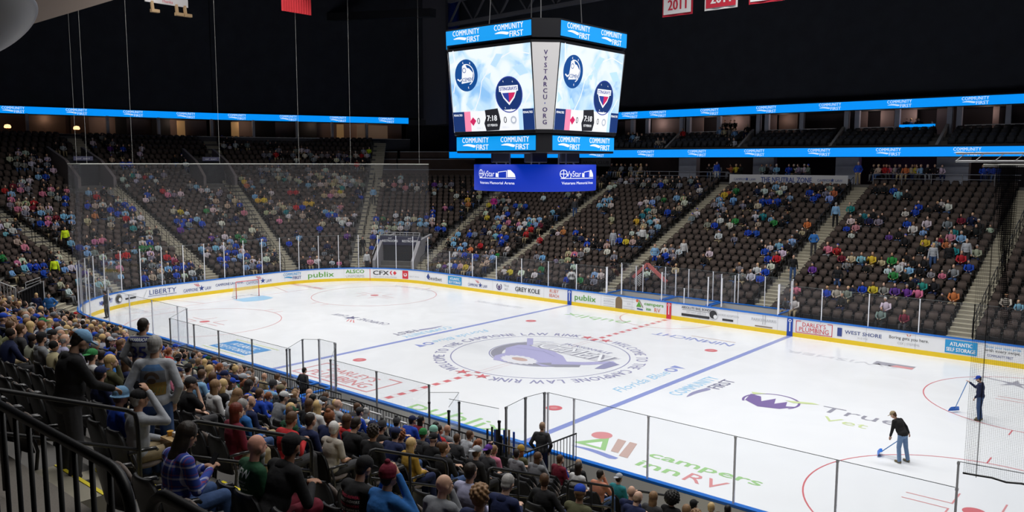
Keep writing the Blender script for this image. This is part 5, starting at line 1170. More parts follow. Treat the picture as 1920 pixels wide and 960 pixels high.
def pose(kind='sit', lean=5, yaw=0, pitch=0, arms='lap', twist=0, legs=None, hipz=None):
    """joints in local coordinates: forward +Y, up +Z, origin under the hips on the floor"""
    J = {}; hz = hipz or (.52 if kind == 'sit' else .93); hip = Vector((0, 0, hz)); R = rotm('X', -lean); J['R'] = R
    J['hip'] = hip; J['belly'] = hip+R @ Vector((0, .01, .16)); J['chest'] = hip+R @ Vector((0, .0, .34)); J['sh'] = [hip+R @ Vector((s*.175, -.01, .46)) for s in (-1, 1)]
    J['neck'] = hip+R @ Vector((0, .0, .53)); RH = rotm('Z', yaw) @ rotm('X', -pitch) @ rotm('X', -lean*.35); J['RH'] = RH
    J['head'] = J['neck']+R @ Vector((0, .01, .05))+RH @ Vector((0, .02, .10))
    S = J['sh']; sg = (-1, 1)
    def two(el, wr): J['el'] = [S[i]+R @ Vector((el[i][0]*sg[i], el[i][1], el[i][2])) for i in (0, 1)]; J['wr'] = [Vector((wr[i][0]*sg[i], wr[i][1], wr[i][2])) for i in (0, 1)]
    if kind == 'sit':
        J['hj'] = [Vector((s*.09, .03, .50)) for s in sg]; J['kn'] = [Vector((s*(.13 if not legs else legs), .44, .53)) for s in sg]; J['an'] = [Vector((s*.13, .47, .10)) for s in sg]
    else:
        J['hj'] = [hip+Vector((s*.095, 0, -.03)) for s in sg]; st = legs or .12
        J['kn'] = [Vector((s*st, .02, hz*.53)) for s in sg]; J['an'] = [Vector((s*st*1.1, -.03, .09)) for s in sg]
    e = .28
    A = {'lap': (((.06, .06, -.27),)*2, ((.07, .33, .62),)*2), 'knees': (((.09, .18, -.24),)*2, ((.04, .46, .72),)*2), 'cross': (((.07, .10, -.24),)*2, ((-.07, .27, .82),)*2),
         'phone': (((.05, .10, -.26),)*2, ((.05, .36, .80),)*2), 'face': (((.06, .06, -.27), (.04, .19, -.20)), ((.07, .33, .62), (.03, .20, 1.12))),
         'brow': (((.06, .06, -.27), (.14, .22, -.02)), ((.07, .33, .62), (.05, .14, 1.30))), 'binocular': (((.12, .2, -.12),)*2, ((.07, .22, 1.22),)*2), 'wide': (((.16, .04, -.24),)*2, ((.26, .22, .60),)*2),
         'down': (((.06, -.01, -.28),)*2, ((.27, .05, .80),)*2), 'hips': (((.16, -.08, -.24),)*2, ((.19, .06, .98),)*2), 'pocket': (((.12, -.06, -.26),)*2, ((.19, .10, .90),)*2),
         'rail': (((.05, .02, -.28), (.06, .16, -.23)), ((.26, .08, .80), (.14, .42, 1.02))), 'tray': (((.06, .05, -.27),)*2, ((.10, .34, 1.06),)*2)}[arms]
    two(*A); J['kind'] = kind; J['arms'] = arms
    return J
def head_into(b, J, k=1.0):
    H, M = J['head'], J['RH']
    def P(v): return H+M @ Vector(v)
    b.ell(P((0, -.012, .02)), (.076*k, .094*k, .10*k), M); b.ell(P((0, .025, -.045)), (.056, .064, .068), M); b.ell(P((0, .045, -.075)), (.036, .04, .034), M)
    b.cap(P((0, .082, .012)), .010, P((0, .104, -.026)), .0145, 8); b.ell(P((0, .075, -.066)), (.028, .016, .010), M)
    for s in (-1, 1): b.ell(P((s*.076, -.002, -.01)), (.012, .02, .032), M); b.ell(P((s*.032, .076, .032)), (.022, .012, .008), M)
    b.cap(J['neck']-Vector((0, 0, .03)), .056, P((0, -.015, -.07)), .052)
def hand_into(b, el, wr, side, grip=.5):
    d = (wr-el).normalized(); up = Vector((0, 0, 1)); x = d.cross(up)
    if x.length < .2: x = d.cross(Vector((0, 1, 0)))
    x.normalize(); nrm = x.cross(d).normalized()       # back of the hand
    pc = wr+d*.045; M = Matrix((x, d, nrm)).transposed()
    b.ell(pc, (.040, .048, .017), M); b.cap(wr-d*.02, .027, wr+d*.02, .028)
    for i, (ox, L) in enumerate(((-.031, .062), (-.010, .072), (.011, .068), (.031, .054))):
        a = wr+d*.08+x*ox; k1 = a+(d*math.cos(grip*.8)-nrm*math.sin(grip*.8))*L*.5; k2 = k1+(d*math.cos(grip*1.9)-nrm*math.sin(grip*1.9))*L*.55
        b.cap(a-d*.01, .0098, k1, .0092, 7); b.cap(k1, .0092, k2, .0078, 7)
    s = -1 if side == 0 else 1; th = wr+d*.025-x*s*.036*(1 if side == 0 else 1)
    inn = -x*s
    b.cap(wr+d*.02+inn*.022, .0125, wr+d*.055+inn*.055, .0105, 7); b.cap(wr+d*.055+inn*.055, .0105, wr+d*.085+inn*.062-nrm*.012, .009, 7)
def torso_into(b, J, g=0, fat=1.0, hem=.0):
    R = J['R']; b.ell(J['hip']+Vector((0, 0, .03)), (.165*fat+g, .125*fat+g, .13+g), R); b.ell(J['belly'], (.150*fat+g, .115*fat+g, .17+g), R); b.ell(J['chest'], (.175*min(fat, 1.1)+g, .118*min(fat, 1.15)+g, .19+g), R)
    b.cap(J['sh'][0]*.9+J['chest']*.1+R @ Vector((0, 0, .01)), .066+g*.8, J['sh'][1]*.9+J['chest']*.1+R @ Vector((0, 0, .01)), .066+g*.8)
    b.cap(J['chest']+R @ Vector((0, -.01, .12)), .085+g, J['neck']-R @ Vector((0, 0, .035)), .058+g*.5)
def arms_into(b, J, g=0, upto=2):
    for i in (0, 1):
        b.chain([J['sh'][i], J['el'][i]], [.055+g, .043+g]);
        if upto == 2: b.chain([J['el'][i], J['wr'][i]], [.043+g, .030+g])
        elif upto == 1: pass
def legs_into(b, J, g=0, upto=2):
    for i in (0, 1):
        h, k, a = J['hj'][i], J['kn'][i], J['an'][i]
        if upto == 1: k = h+(k-h)*.92; b.chain([h, k], [.088+g, .068+g+.012]); continue
        b.chain([h, k], [.086+g, .060+g]); mid = k+(a-k)*.35; b.chain([k, mid, a], [.056+g, .055+g, .038+g*1.8])
POSES = {}
def make_set(name, J, fat=1.0, vox=.0125):
    st = {'J': J}
    b = Blob(); torso_into(b, J, -.004, fat); head_into(b, J); arms_into(b, J); legs_into(b, J)
    for i in (0, 1): hand_into(b, J['el'][i], J['wr'][i], i, .55)
    for i in (0, 1): a = J['an'][i]; b.cap(a-Vector((0, .03, .04)), .036, a+Vector((0, .13, -.055)), .03)
    st['body'] = b.mesh(name+'_body', SKIN, vox, 1)
    b = Blob(); torso_into(b, J, .016, fat); 
    for i in (0, 1): b.chain([J['sh'][i], J['el'][i]], [.066, .055]); b.chain([J['el'][i], J['el'][i].lerp(J['wr'][i], .93)], [.055, .042])
    st['shirt'] = b.mesh(name+'_shirt', FABRIC, .016, 2)
    b = Blob(); torso_into(b, J, .014, fat)
    for i in (0, 1): b.chain([J['sh'][i], J['sh'][i].lerp(J['el'][i], .72)], [.066, .064])
    st['tee'] = b.mesh(name+'_tee', FABRIC, .016, 2)
    b = Blob(); b.ell(J['hip']+Vector((0, 0, -.0)), (.172*fat, .135*fat, .125)); legs_into(b, J, .016); st['trousers'] = b.mesh(name+'_trousers', FABRIC, .016, 2)
    b = Blob(); b.ell(J['hip']+Vector((0, 0, -.0)), (.172*fat, .135*fat, .125)); legs_into(b, J, .016, 1); st['shorts'] = b.mesh(name+'_shorts', FABRIC, .016, 2)
    mbs = Blob()
    for i in (0, 1): a = J['an'][i]; mbs.cap(a-Vector((0, .035, .045)), .045, a+Vector((0, .14, -.055)), .04); mbs.cap(a, .045, a-Vector((0, 0, .04)), .045)
    st['shoes'] = mbs.mesh(name+'_shoes', FABRIC, .014, 1)
    # hood / collar lump behind the neck
    b = Blob(); N = J['neck']; Rr = J['R']; b.ell(N+Rr @ Vector((0, -.055, -.045)), (.085, .055, .065), Rr); b.ell(N+Rr @ Vector((0, -.01, -.03)), (.085, .075, .035), Rr); st['hood'] = b.mesh(name+'_hood', FABRIC, .014, 2)
    POSES[name] = st; return st
make_set('s_lap', pose(lean=4, yaw=0, pitch=4)); make_set('s_fwd', pose(lean=24, yaw=-14, pitch=-4, arms='knees')); make_set('s_cross', pose(lean=2, yaw=22, pitch=0, arms='cross'))
make_set('s_phone', pose(lean=10, yaw=5, pitch=24, arms='phone')); make_set('s_face', pose(lean=8, yaw=-25, pitch=2, arms='face')); make_set('s_wide', pose(lean=-2, yaw=38, pitch=2, arms='wide', legs=.19), 1.15)
make_set('s_brow', pose(lean=3, yaw=-10, pitch=0, arms='brow')); make_set('s_bino', pose(lean=14, yaw=0, pitch=-2, arms='binocular'), 1.1)
make_set('t_down', pose('stand', lean=2, yaw=10, pitch=4, arms='down')); make_set('t_pocket', pose('stand', lean=3, yaw=-12, pitch=8, arms='pocket'), 1.05); make_set('t_hips', pose('stand', lean=10, yaw=10, pitch=14, arms='hips'), 1.12)
make_set('t_rail', pose('stand', lean=8, yaw=0, pitch=34, arms='rail', legs=.13), 1.15)

# ---- hair and hats in head coordinates
HATS = {}
def hb(fn, name, m, vox=.009, sm=1): b = Blob(); fn(b); HATS[name] = b.mesh(name, m, vox, sm)
def _short(b, g=0): b.ell((0, -.026, .032), (.084+g, .096+g, .100+g)); b.ell((0, -.055, -.03), (.070+g, .05+g, .06+g))
hb(lambda b: _short(b), 'short_hair', HAIR)
def _fringe(b): b.ell((0, -.02, -.0), (.084, .088, .075)); b.ell((0, -.058, -.03), (.068, .045, .055))
hb(_fringe, 'balding_hair', HAIR)
def _long(b): _short(b, .008); b.ell((0, -.055, -.09), (.082, .052, .15)); b.ell((.055, -.03, -.09), (.035, .045, .12)); b.ell((-.055, -.03, -.09), (.035, .045, .12)); b.ell((0, -.065, -.2), (.075, .035, .09))
hb(_long, 'long_hair', HAIR)
def _vlong(b): _long(b); b.ell((0, -.075, -.28), (.085, .035, .12))
hb(_vlong, 'very_long_hair', HAIR)
def _pony(b): _short(b, .004); b.ell((0, -.13, .03), (.03, .04, .035)); b.cap((0, -.14, .02), .032, (0, -.155, -.16), .014)
hb(_pony, 'ponytail', HAIR)
def _bun(b): _short(b, .004); b.ell((0, -.06, .13), (.045, .045, .04))
hb(_bun, 'bun', HAIR)
def _curly(b, R=.1, n=60, r=.022):
    _short(b, .006); rnd = random.Random(3)
    for i in range(n):
        z = 1-2*(i+.5)/n; a = i*2.4; q = Vector((math.sqrt(1-z*z)*math.cos(a), math.sqrt(1-z*z)*math.sin(a), z))
        if q.y > .45 and q.z < .5: continue
        if q.z < -.6: continue
        b.ell((q.x*R*.95, -.025+q.y*R, .035+q.z*R), (r, r, r), None, 8, 6)
hb(lambda b: _curly(b), 'curly_hair', HAIR)
hb(lambda b: (_curly(b, .15, 110, .03), b.ell((0, -.06, .03), (.15, .14, .15))), 'big_curly_hair', HAIR)
def _cap(b, sgn=1): b.ell((0, -.012, .052), (.088, .104, .082)); b.ell((0, -.012+sgn*.125, .045), (.066, .075, .011)); b.ell((0, -.012, .135), (.012, .012, .008))
hb(lambda b: _cap(b), 'cap', FABRIC); hb(lambda b: _cap(b, -1), 'backward_cap', FABRIC)
def _beanie(b): b.ell((0, -.018, .055), (.092, .106, .098)); b.ell((0, -.018, .02), (.095, .108, .035))
hb(_beanie, 'beanie', FABRIC); hb(lambda b: (_beanie(b), b.ell((0, -.03, .165), (.032, .032, .03))), 'bobble_beanie', FABRIC)
hb(lambda b: (b.ell((0, -.01, .06), (.096, .11, .09)), b.ell((0, -.01, .01), (.125, .142, .022))), 'bucket_hat', FABRIC)
hb(lambda b: (b.ell((0, .045, -.085), (.052, .05, .05)), b.ell((0, .06, -.16), (.035, .03, .08))), 'long_beard', HAIR); hb(lambda b: (b.ell((0, .035, -.075), (.056, .056, .042)),), 'beard', HAIR)

CW0 = {'royal': (.012, .06, .45), 'blue': (.03, .16, .48), 'sky': (.22, .42, .66), 'navy': (.012, .02, .075), 'black': (.012, .012, .014), 'white': (.62, .62, .62), 'grey': (.22, .23, .25), 'pale grey': (.42, .44, .48), 'charcoal': (.05, .05, .055),
      'red': (.48, .02, .025), 'pink': (.62, .20, .30), 'magenta': (.45, .02, .22), 'purple': (.12, .04, .30), 'yellow': (.62, .45, .04), 'orange': (.55, .17, .06), 'green': (.03, .22, .06), 'dark green': (.012, .07, .03), 'teal': (.02, .22, .25),
      'maroon': (.17, .012, .03), 'neon': (.62, .80, .02), 'cream': (.48, .40, .29), 'olive': (.10, .10, .05), 'beige': (.46, .42, .36), 'lavender': (.42, .42, .60), 'camouflage': (.20, .17, .10), 'mint': (.30, .62, .50), 'mustard': (.45, .27, .04), 'denim': (.05, .10, .24), 'light denim': (.17, .28, .48), 'khaki': (.38, .30, .18), 'salmon': (.60, .25, .16), 'peach': (.65, .38, .25)}
CW = {k: tuple(q*.82 for q in v) for k, v in CW0.items()}; CW['neon'] = CW0['neon']
HC = {'blonde': (.55, .38, .17), 'brown': (.085, .042, .02), 'dark': (.018, .012, .009), 'black': (.008, .007, .007), 'grey': (.32, .31, .30), 'white': (.58, .57, .55), 'red': (.13, .022, .012), 'auburn': (.22, .075, .03), 'light brown': (.24, .14, .07), 'tan': (.30, .20, .13)}
SKT = [(.56, .34, .24), (.50, .29, .20), (.60, .38, .28), (.42, .23, .15), (.24, .12, .07), (.12, .06, .035), (.55, .33, .23)]
def attach(name, me, root, col, M=None):
    o = link(name, me, root)
    if M is not None: o.matrix_local = M
    o.color = (*col, 1); return o
def headM(st): return Matrix.Translation(st['J']['head']) @ st['J']['RH'].to_4x4()
def person(loc, rotz, pose_, shirt, hair=('short', 'brown'), hat=None, skin=None, scale=1.0, mirror=False, legs='denim', label='', group=None, tee=False, shorts=False, hood=False, rnd=random, shoes='charcoal', beard=None, cap_hair=True, shirt_mat=None):
    st = POSES[pose_]; root = empty('person', loc, rotz, label, 'person', group); root.scale = (-scale if mirror else scale, scale, scale)
    sk = skin or rnd.choice(SKT[:4]); attach('body', st['body'], root, sk)
    o = attach('shirt', st['tee' if tee else 'shirt'], root, CW[shirt])
    if shirt_mat: o.material_slots[0].link = 'OBJECT'; o.material_slots[0].material = shirt_mat
    attach('trousers' if not shorts else 'shorts', st['shorts' if shorts else 'trousers'], root, CW[legs]); attach('shoes', st['shoes'], root, CW[shoes])
    if hood: attach('hood', st['hood'], root, [c*.9 for c in CW[shirt]])
    HM = headM(st); hk, hc = hair
    if hk == 'bald': pass
    else:
        nm = {'short': 'short_hair', 'long': 'long_hair', 'very long': 'very_long_hair', 'ponytail': 'ponytail', 'bun': 'bun', 'curly': 'curly_hair', 'big curly': 'big_curly_hair', 'balding': 'balding_hair'}[hk]
        attach('hair', HATS[nm], root, HC[hc], HM @ (Matrix.Scale(.965, 4) if hat else Matrix.Identity(4)))
    if hat: attach('hat', HATS[hat[0]], root, CW[hat[1]], HM)
    if beard: attach('beard', HATS['long_beard' if beard[0] == 'long' else 'beard'], root, HC[beard[1]], HM)
    return root
def back_print(root, part, draw, w0=0, cz=1.0, depth=.006):
    sh = next(c for c in root.children if c.name.split('.')[0] == part); me = sh.data
    bvh = BVHTree.FromPolygons([v.co for v in me.vertices], [tuple(p.vertices) for p in me.polygons]); d = Decal(); draw(d); sx = -1 if root.scale.x < 0 else 1
    def f(u, v, l):
        hit = bvh.ray_cast(Vector((u*sx, -1.5, cz+v)), Vector((0, 1, 0)))[0]
        y = hit.y if hit else -.12
        return (u*sx, y-depth-.0015*l, cz+v)
    me2 = bpy.data.meshes.new('t'); me2.from_pydata([(a, b, c) for a, b, c in d.v], [], d.f); me2.polygons.foreach_set('material_index', d.m); bm = bmesh.new(); bm.from_mesh(me2)
    bmesh.ops.triangulate(bm, faces=bm.faces[:]); 
    for _ in range(4):
        es = [e for e in bm.edges if e.calc_length() > .022]
        if not es: break
        bmesh.ops.subdivide_edges(bm, edges=es, cuts=1); bmesh.ops.triangulate(bm, faces=bm.faces[:])
    bm.verts.ensure_lookup_table(); bm.verts.index_update(); d.v = [tuple(v.co) for v in bm.verts]; d.f = [tuple(v.index for v in f_.verts) for f_ in bm.faces]; d.m = [f_.material_index for f_ in bm.faces]; bm.free(); bpy.data.meshes.remove(me2)
    o = d.build('shirt_print', f, root); return o

# ---- chairs
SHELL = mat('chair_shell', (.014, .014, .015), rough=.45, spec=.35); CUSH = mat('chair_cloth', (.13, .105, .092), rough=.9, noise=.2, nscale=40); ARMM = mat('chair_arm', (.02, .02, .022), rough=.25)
def chair_meshes():
    W2 = .252
    def back(mi=0, n=9, th=.035, front=False):
        mb = MB(); nz = 9
        for f_ in (0, 1):
            for j in range(nz+1):
                v = j/nz; z = .38+.54*v; wd = W2*(1 if v < .55 else math.sqrt(max(.0, 1-((v-.55)/.52)**2.6))*.96+.04)
                for i in range(n+1):
                    u = i/n*2-1; y = -.19-.10*v+.05*u*u*(1-.3*v) - (th if f_ else 0)
                    mb.v.append((u*wd, y, z))
        N = (n+1)*(nz+1)
        for j in range(nz):
            for i in range(n):
                a = j*(n+1)+i; mb.f.append((a, a+1, a+n+2, a+n+1)); mb.f.append((N+a, N+a+n+1, N+a+n+2, N+a+1)); mb.m += [0, 0]
        for j in range(nz):
            for i in (0, n): a = j*(n+1)+i; q = (a, a+n+1, N+a+n+1, N+a); mb.f.append(q if i else q[::-1]); mb.m.append(0)
        for i in range(n):
            a = nz*(n+1)+i; mb.f.append((a, a+1, N+a+1, N+a)); mb.f.append((i+1, i, N+i, N+i+1)); mb.m += [0, 0]
        return mb
    shell = back().mesh('chair_shell', SHELL, True)
    b = Blob(); b.ell((0, -.195, .62), (.205, .035, .23), rotm('X', 12)); pad = b.mesh('chair_back_pad', CUSH, .016, 2)
    b = Blob(); b.ell((0, .06, .425), (.235, .235, .05)); seat_dn = b.mesh('chair_seat_down', CUSH, .018, 3)
    b = Blob(); b.ell((0, -.08, .60), (.235, .055, .225), rotm('X', 14)); seat_up = b.mesh('chair_seat_up', CUSH, .018, 3)
    arms = []
    for s in (-1, 1): mb = MB(); arms.append(mb); mb.tube([(s*.272, -.22, .66), (s*.272, -.04, .665), (s*.272, .10, .65), (s*.272, .13, .62)], [.022, .025, .026, .014], 8); mb.tube([(s*.272, -.18, .66), (s*.272, -.12, .4), (s*.272, -.17, .0)], .02, 6)
    arms = [q.mesh('chair_arm', ARMM, True) for q in arms]
    return shell, pad, seat_dn, seat_up, arms
CHM = chair_meshes()
def chair(loc, rotz, occupied, label, group):
    r = empty('arena_chair', loc, rotz, label, 'chair', group)
    bk = link('backrest', CHM[0], r); link('back_cushion', CHM[1], bk); link('seat_cushion', CHM[2] if occupied else CHM[3], r)
    for me in CHM[4]: link('armrest', me, r)
    return r
def dup(root, loc, rotz, label):
    r = root.copy(); COL.objects.link(r); r.location = loc; r.rotation_euler = (0, 0, rotz); r['label'] = label
    for ch in list(root.children):
        c = ch.copy(); COL.objects.link(c); c.parent = r
        for g in list(ch.children): g2 = g.copy(); COL.objects.link(g2); g2.parent = c
    return r

# ---- all the places to sit
ORD = ['front', 'second', 'third', 'fourth', 'fifth', 'sixth', 'seventh', 'eighth', 'ninth', 'tenth', 'eleventh', 'twelfth', 'thirteenth', 'fourteenth', 'fifteenth', 'sixteenth', 'seventeenth', 'eighteenth', 'nineteenth', 'twentieth', 'twenty first', 'twenty second', 'twenty third', 'twenty fourth', 'twenty fifth', 'twenty sixth', 'twenty seventh', 'twenty eighth', 'twenty ninth', 'thirtieth', 'thirty first', 'thirty second']
SEATS = []     # x, y, z, nx, ny, row, near?
def seat_rows():
    for k in range(31):
        d = row_d(k)+.50; z = row_z(k)
        # walk the outline at this offset
        pts = rr_path(d, step=.05); acc = 0; last = None
        for p in pts:
            if last is not None: acc += math.dist(p[:2], last[:2])
            last = p
            if acc < .56: continue
            x, y = p[0], p[1]
            if x > 23.5 and y < 0 or x > 25: continue
            if k >= visible_rows(x, y): continue
            if aisle_dist(x, y) < AISLE_HW+.27: continue
            # gateways cut into the stands
            an = math.degrees(math.atan2(y-CY, x+CX)) if (x < -CX and y > CY) else None
            if an is not None and abs((an-118)*PI/180*math.hypot(x+CX, y-CY)) < 2.1 and k < 7: continue
            if 18 <= k <= 25 and x < -HX and (abs(y+1.7) < 1.9 or (an is not None and abs((an-168.5)*PI/180*math.hypot(x+CX, y-CY)) < 1.9)): continue
            if y < -HY and k < 3 and -11.5 < x < 12.4: continue
            if y < -HY and k < 5 and 3.0 < x < 9.2: continue
            if math.dist((x, y), GATE_XY) < 1.7: continue
            if y < -HY and x > 14 and k > 16: continue
            if y < -HY+1 and x < -30 and k < 3: continue
            acc = 0; SEATS.append((x, y, z, p[2], p[3], k, y < -HY+2 and x > -26))
seat_rows()
SEATS_A = np.array([[s[0], s[1], s[2]] for s in SEATS]); PX = proj(SEATS_A+np.array([0, 0, 1.12])); NEARM = np.array([s[6] for s in SEATS])
DIST = np.linalg.norm(SEATS_A-CAMP, axis=1); TAKEN = np.zeros(len(SEATS), bool); INV = (PX[:, 2] > 1) & (PX[:, 0] > -30) & (PX[:, 0] < 1950) & (PX[:, 1] > -20) & (PX[:, 1] < 1040)
def nearest_seat(px, py, near, dmin=0, dmax=999, maxpx=30):
    e = np.hypot(PX[:, 0]-px, (PX[:, 1]-py)*1.0); e = np.where(TAKEN | (NEARM != near) | ~INV | (DIST < dmin) | (DIST > dmax), 1e9, e); i = int(np.argmin(e))
    return i if e[i] < maxpx else None
def seat_rot(i): nx, ny = SEATS[i][3], SEATS[i][4]; return math.atan2(-ny, -nx)-PI/2
# near-stand labels: block by block between the aisles, row by row up from the boards
BLOCKS = [((15.5, 30), 'fence block'), ((4.6, 15.5), 'stick rack block'), ((-6.5, 4.6), 'walkway rail block'), ((-17.5, -6.5), 'first bench block'), ((-60, -17.5), 'packed corner')]
def block_of(x): return next(b for b in BLOCKS if b[0][0] <= x < b[0][1])
_cols = {}
for i, s in enumerate(SEATS):
    if s[6]: _cols.setdefault((block_of(s[0])[1], s[5]), []).append(i)
SEATNO = {}
for key, L in _cols.items():
    L.sort(key=lambda i: -SEATS[i][0])
    for n, i in enumerate(L): SEATNO[i] = n
def where(i): return '%s row, %s seat, %s' % (ORD[SEATS[i][5]], 'aisle end' if SEATNO[i] == 0 else ORD[SEATNO[i]] if SEATNO[i] < len(ORD) else 'far', block_of(SEATS[i][0])[1])
# ---- the near crowd: where each head shows, shirt, hair, hat, pose
NEAR_LIST = """
203 700|olive|long blonde||s_face
173 718|navy|short dark|cap navy|s_cross
166 683|white|short dark|backward_cap green|s_cross|tee beard
181 678|black|short dark||s_face|
222 689|navy|long brown||s_lap
340 726|black|short brown|cap charcoal|s_face|tee
386 733|white|long light brown||s_lap
410 733|black|long blonde||s_lap
430 748|pale grey|long light brown||s_phone
435 778|maroon|very long red||s_lap
460 770|blue|short grey||s_brow
462 790|black|short dark||s_phone
364 700|navy|short black||s_phone
353 673|sky|short dark||s_face
370 678|charcoal|short brown|cap dark green|s_fwd
380 684|cream|long blonde||s_lap
394 686|navy|short brown||s_phone
413 690|royal|short dark||s_fwd
426 692|black|short dark||s_phone
448 691|white|short tan||s_cross
458 702|charcoal|short dark||s_lap
468 708|navy|long brown||s_lap
486 697|khaki|bald||s_lap
504 706|navy|short brown||s_phone
484 722|charcoal|short white||s_cross
511 716|royal|short grey|cap white|s_fwd
482 743|royal|short brown||s_lap
503 752|grey|short dark|cap white|s_fwd
469 756|navy|bald||s_lap
444 706|navy|bun blonde||s_lap
448 727|royal|very long dark||s_phone
212 643|pink|short grey|cap grey|s_cross
208 664|navy|short dark||s_fwd
221 670|navy|long brown||s_lap
231 650|orange|short dark||s_lap
284 620|navy|short dark|cap navy|s_lap
296 627|navy|short dark||s_lap
512 716|grey|short brown||s_lap
525 710|charcoal|short brown||s_lap
542 724|grey|short dark||s_lap
560 718|navy|short brown|bobble_beanie sky|s_lap
551 708|navy|short dark|cap khaki|s_lap
534 739|charcoal|short brown|cap camouflage|s_lap
557 731|khaki|short light brown||s_lap
570 732|royal|balding tan||s_lap
557 748|charcoal|short light brown||s_lap
577 756|black|short black||s_phone
596 748|black|short brown||s_phone
605 762|black|short brown|cap charcoal|s_lap|tee
603 740|purple|curly light brown||s_lap
531 765|charcoal|short blonde||s_lap
551 771|blue|short brown|cap black|s_lap
564 765|black|long brown||s_lap
592 780|cream|long brown||s_phone
645 763|charcoal|short brown||s_fwd|tee
662 782|royal|short dark|cap charcoal|s_fwd|
677 775|white|long grey||s_lap
521 784|dark green|very long brown|cap dark green|s_face
574 805|navy|short dark||s_lap
534 803|red|short brown||s_phone
555 814|charcoal|short light brown||s_lap
611 799|navy|bun auburn||s_lap
639 808|red|long brown||s_lap
615 828|beige|short white||s_face|tee
656 825|black|short dark||s_phone
675 815|black|short dark|cap navy|s_phone
705 808|black|short dark|bobble_beanie charcoal|s_lap
660 852|white|short light brown||s_phone
699 838|black|curly dark||s_lap
720 849|navy|short black|cap navy|s_fwd|tee
744 834|navy|curly auburn||s_lap
764 852|mustard|very long blonde||s_lap
744 788|navy|short dark|bobble_beanie charcoal|s_cross
750 799|royal|short dark|cap navy|s_fwd
774 800|maroon|long black||s_fwd
799 793|beige|short black||s_fwd
821 795|red|short dark||s_cross
833 797|grey|bald||s_lap
789 819|charcoal|short brown|beanie green|s_lap
802 817|navy|short brown|beanie mint|s_face
852 816|charcoal|short brown||s_lap
870 822|pale grey|short brown||s_fwd
877 812|teal|short black||s_phone
883 834|grey|ponytail auburn||s_phone
808 851|black|bald|backward_cap black|s_lap
833 853|black|short brown||s_cross
883 862|black|short brown|backward_cap pale grey|s_lap
917 876|charcoal|short dark|backward_cap purple|s_brow|tee
862 896|lavender|short dark||s_lap
832 922|grey|bald||s_face
911 915|sky|balding grey||s_lap
938 935|navy|short grey||s_phone
889 948|navy|curly light brown||s_lap
829 952|charcoal|short dark||s_lap
924 840|pink|short light brown||s_lap
958 835|grey|short dark||s_cross|hood
973 852|olive|very long auburn|beanie mustard|s_lap
997 858|grey|long brown||s_face|hood
1042 842|royal|short dark||s_cross
1047 862|maroon|short brown||s_lap|beard
1072 876|black|short tan||s_lap
1093 888|white|very long dark||s_lap
1125 900|salmon|short dark||s_face
1159 903|teal|short dark|backward_cap pale grey|s_lap
1267 917|olive|very long red||s_lap
1253 951|black|big curly black||s_lap
1296 942|white|short black|cap black|s_lap
1338 952|beige|short blonde||s_lap
1361 949|charcoal|short black||s_lap
1404 956|black|short black||s_lap
1167 941|navy|bald||s_face|beard
1211 952|charcoal|long light brown||s_lap
1036 946|grey|short brown|cap pale grey|s_lap
1050 935|cream|long light brown||s_lap
1000 905|black|short brown||s_wide|shorts
69 632|navy|short auburn||s_lap
66 652|grey|short dark|cap black|s_cross|beard hood
92 614|sky|long blonde||s_lap
74 610|grey|short brown|cap green|s_lap
60 612|black|short black||s_lap
43 606|charcoal|short grey||s_lap
34 596|royal|short brown||s_lap
10 590|navy|long brown||s_lap
117 613|charcoal|long blonde||s_lap
131 614|green|bald||s_lap
188 633|navy|short grey||s_cross
200 662|navy|short dark||s_fwd
140 585|red|short dark|cap red|s_lap
163 595|navy|short dark|cap red|s_lap
184 592|navy|short brown||s_lap
193 594|salmon|short blonde||s_lap
231 610|pale grey|short brown||s_lap
215 606|magenta|short dark||s_lap
201 604|navy|short black||s_lap
153 607|pale grey|short brown|cap white|s_lap
136 598|charcoal|short dark||s_lap
125 562|red|long brown||s_lap
138 566|black|long light brown||s_lap
22 566|teal|long blonde||s_lap
82 606|black|short black||s_lap
104 640|salmon|balding grey||s_lap
120 645|lavender|balding grey||s_lap
40 640|charcoal|short brown||s_lap
20 620|navy|short brown||s_lap
"""
rnd = random.Random(11)
NPEOPLE = 0
def parse_person(line):
    a = line.strip().split('|'); px, py = map(float, a[0].split()); shirt = a[1]
    h = a[2].strip(); 
    if h == 'bald': hair = ('bald', '')
    else:
        hk = next(k for k in ('very long', 'big curly', 'balding', 'long', 'short', 'ponytail', 'bun', 'curly') if h.startswith(k)); hair = (hk, h[len(hk)+1:])
    hat = None
    if a[3]: n, c = a[3].split(' ', 1); hat = (n, c)
    pose_ = a[4].strip() if len(a) > 4 else 's_lap'; opts = a[5].split() if len(a) > 5 else []
    return px, py, shirt, hair, hat, pose_, opts
def hair_words(hair): return 'bald head' if hair[0] == 'bald' else '%s %s hair' % (hair[0] if hair[0] not in ('bun', 'ponytail') else 'tied', hair[1])
HATW = {'cap': 'cap', 'backward_cap': 'backward cap', 'beanie': 'beanie', 'bobble_beanie': 'bobble hat', 'bucket_hat': 'bucket hat'}
def plabel(shirt, hair, hat, i): return 'person in %s top, %s, %s' % (shirt, (hat[1]+' '+HATW[hat[0]]) if hat else hair_words(hair), where(i))
OCC = set()
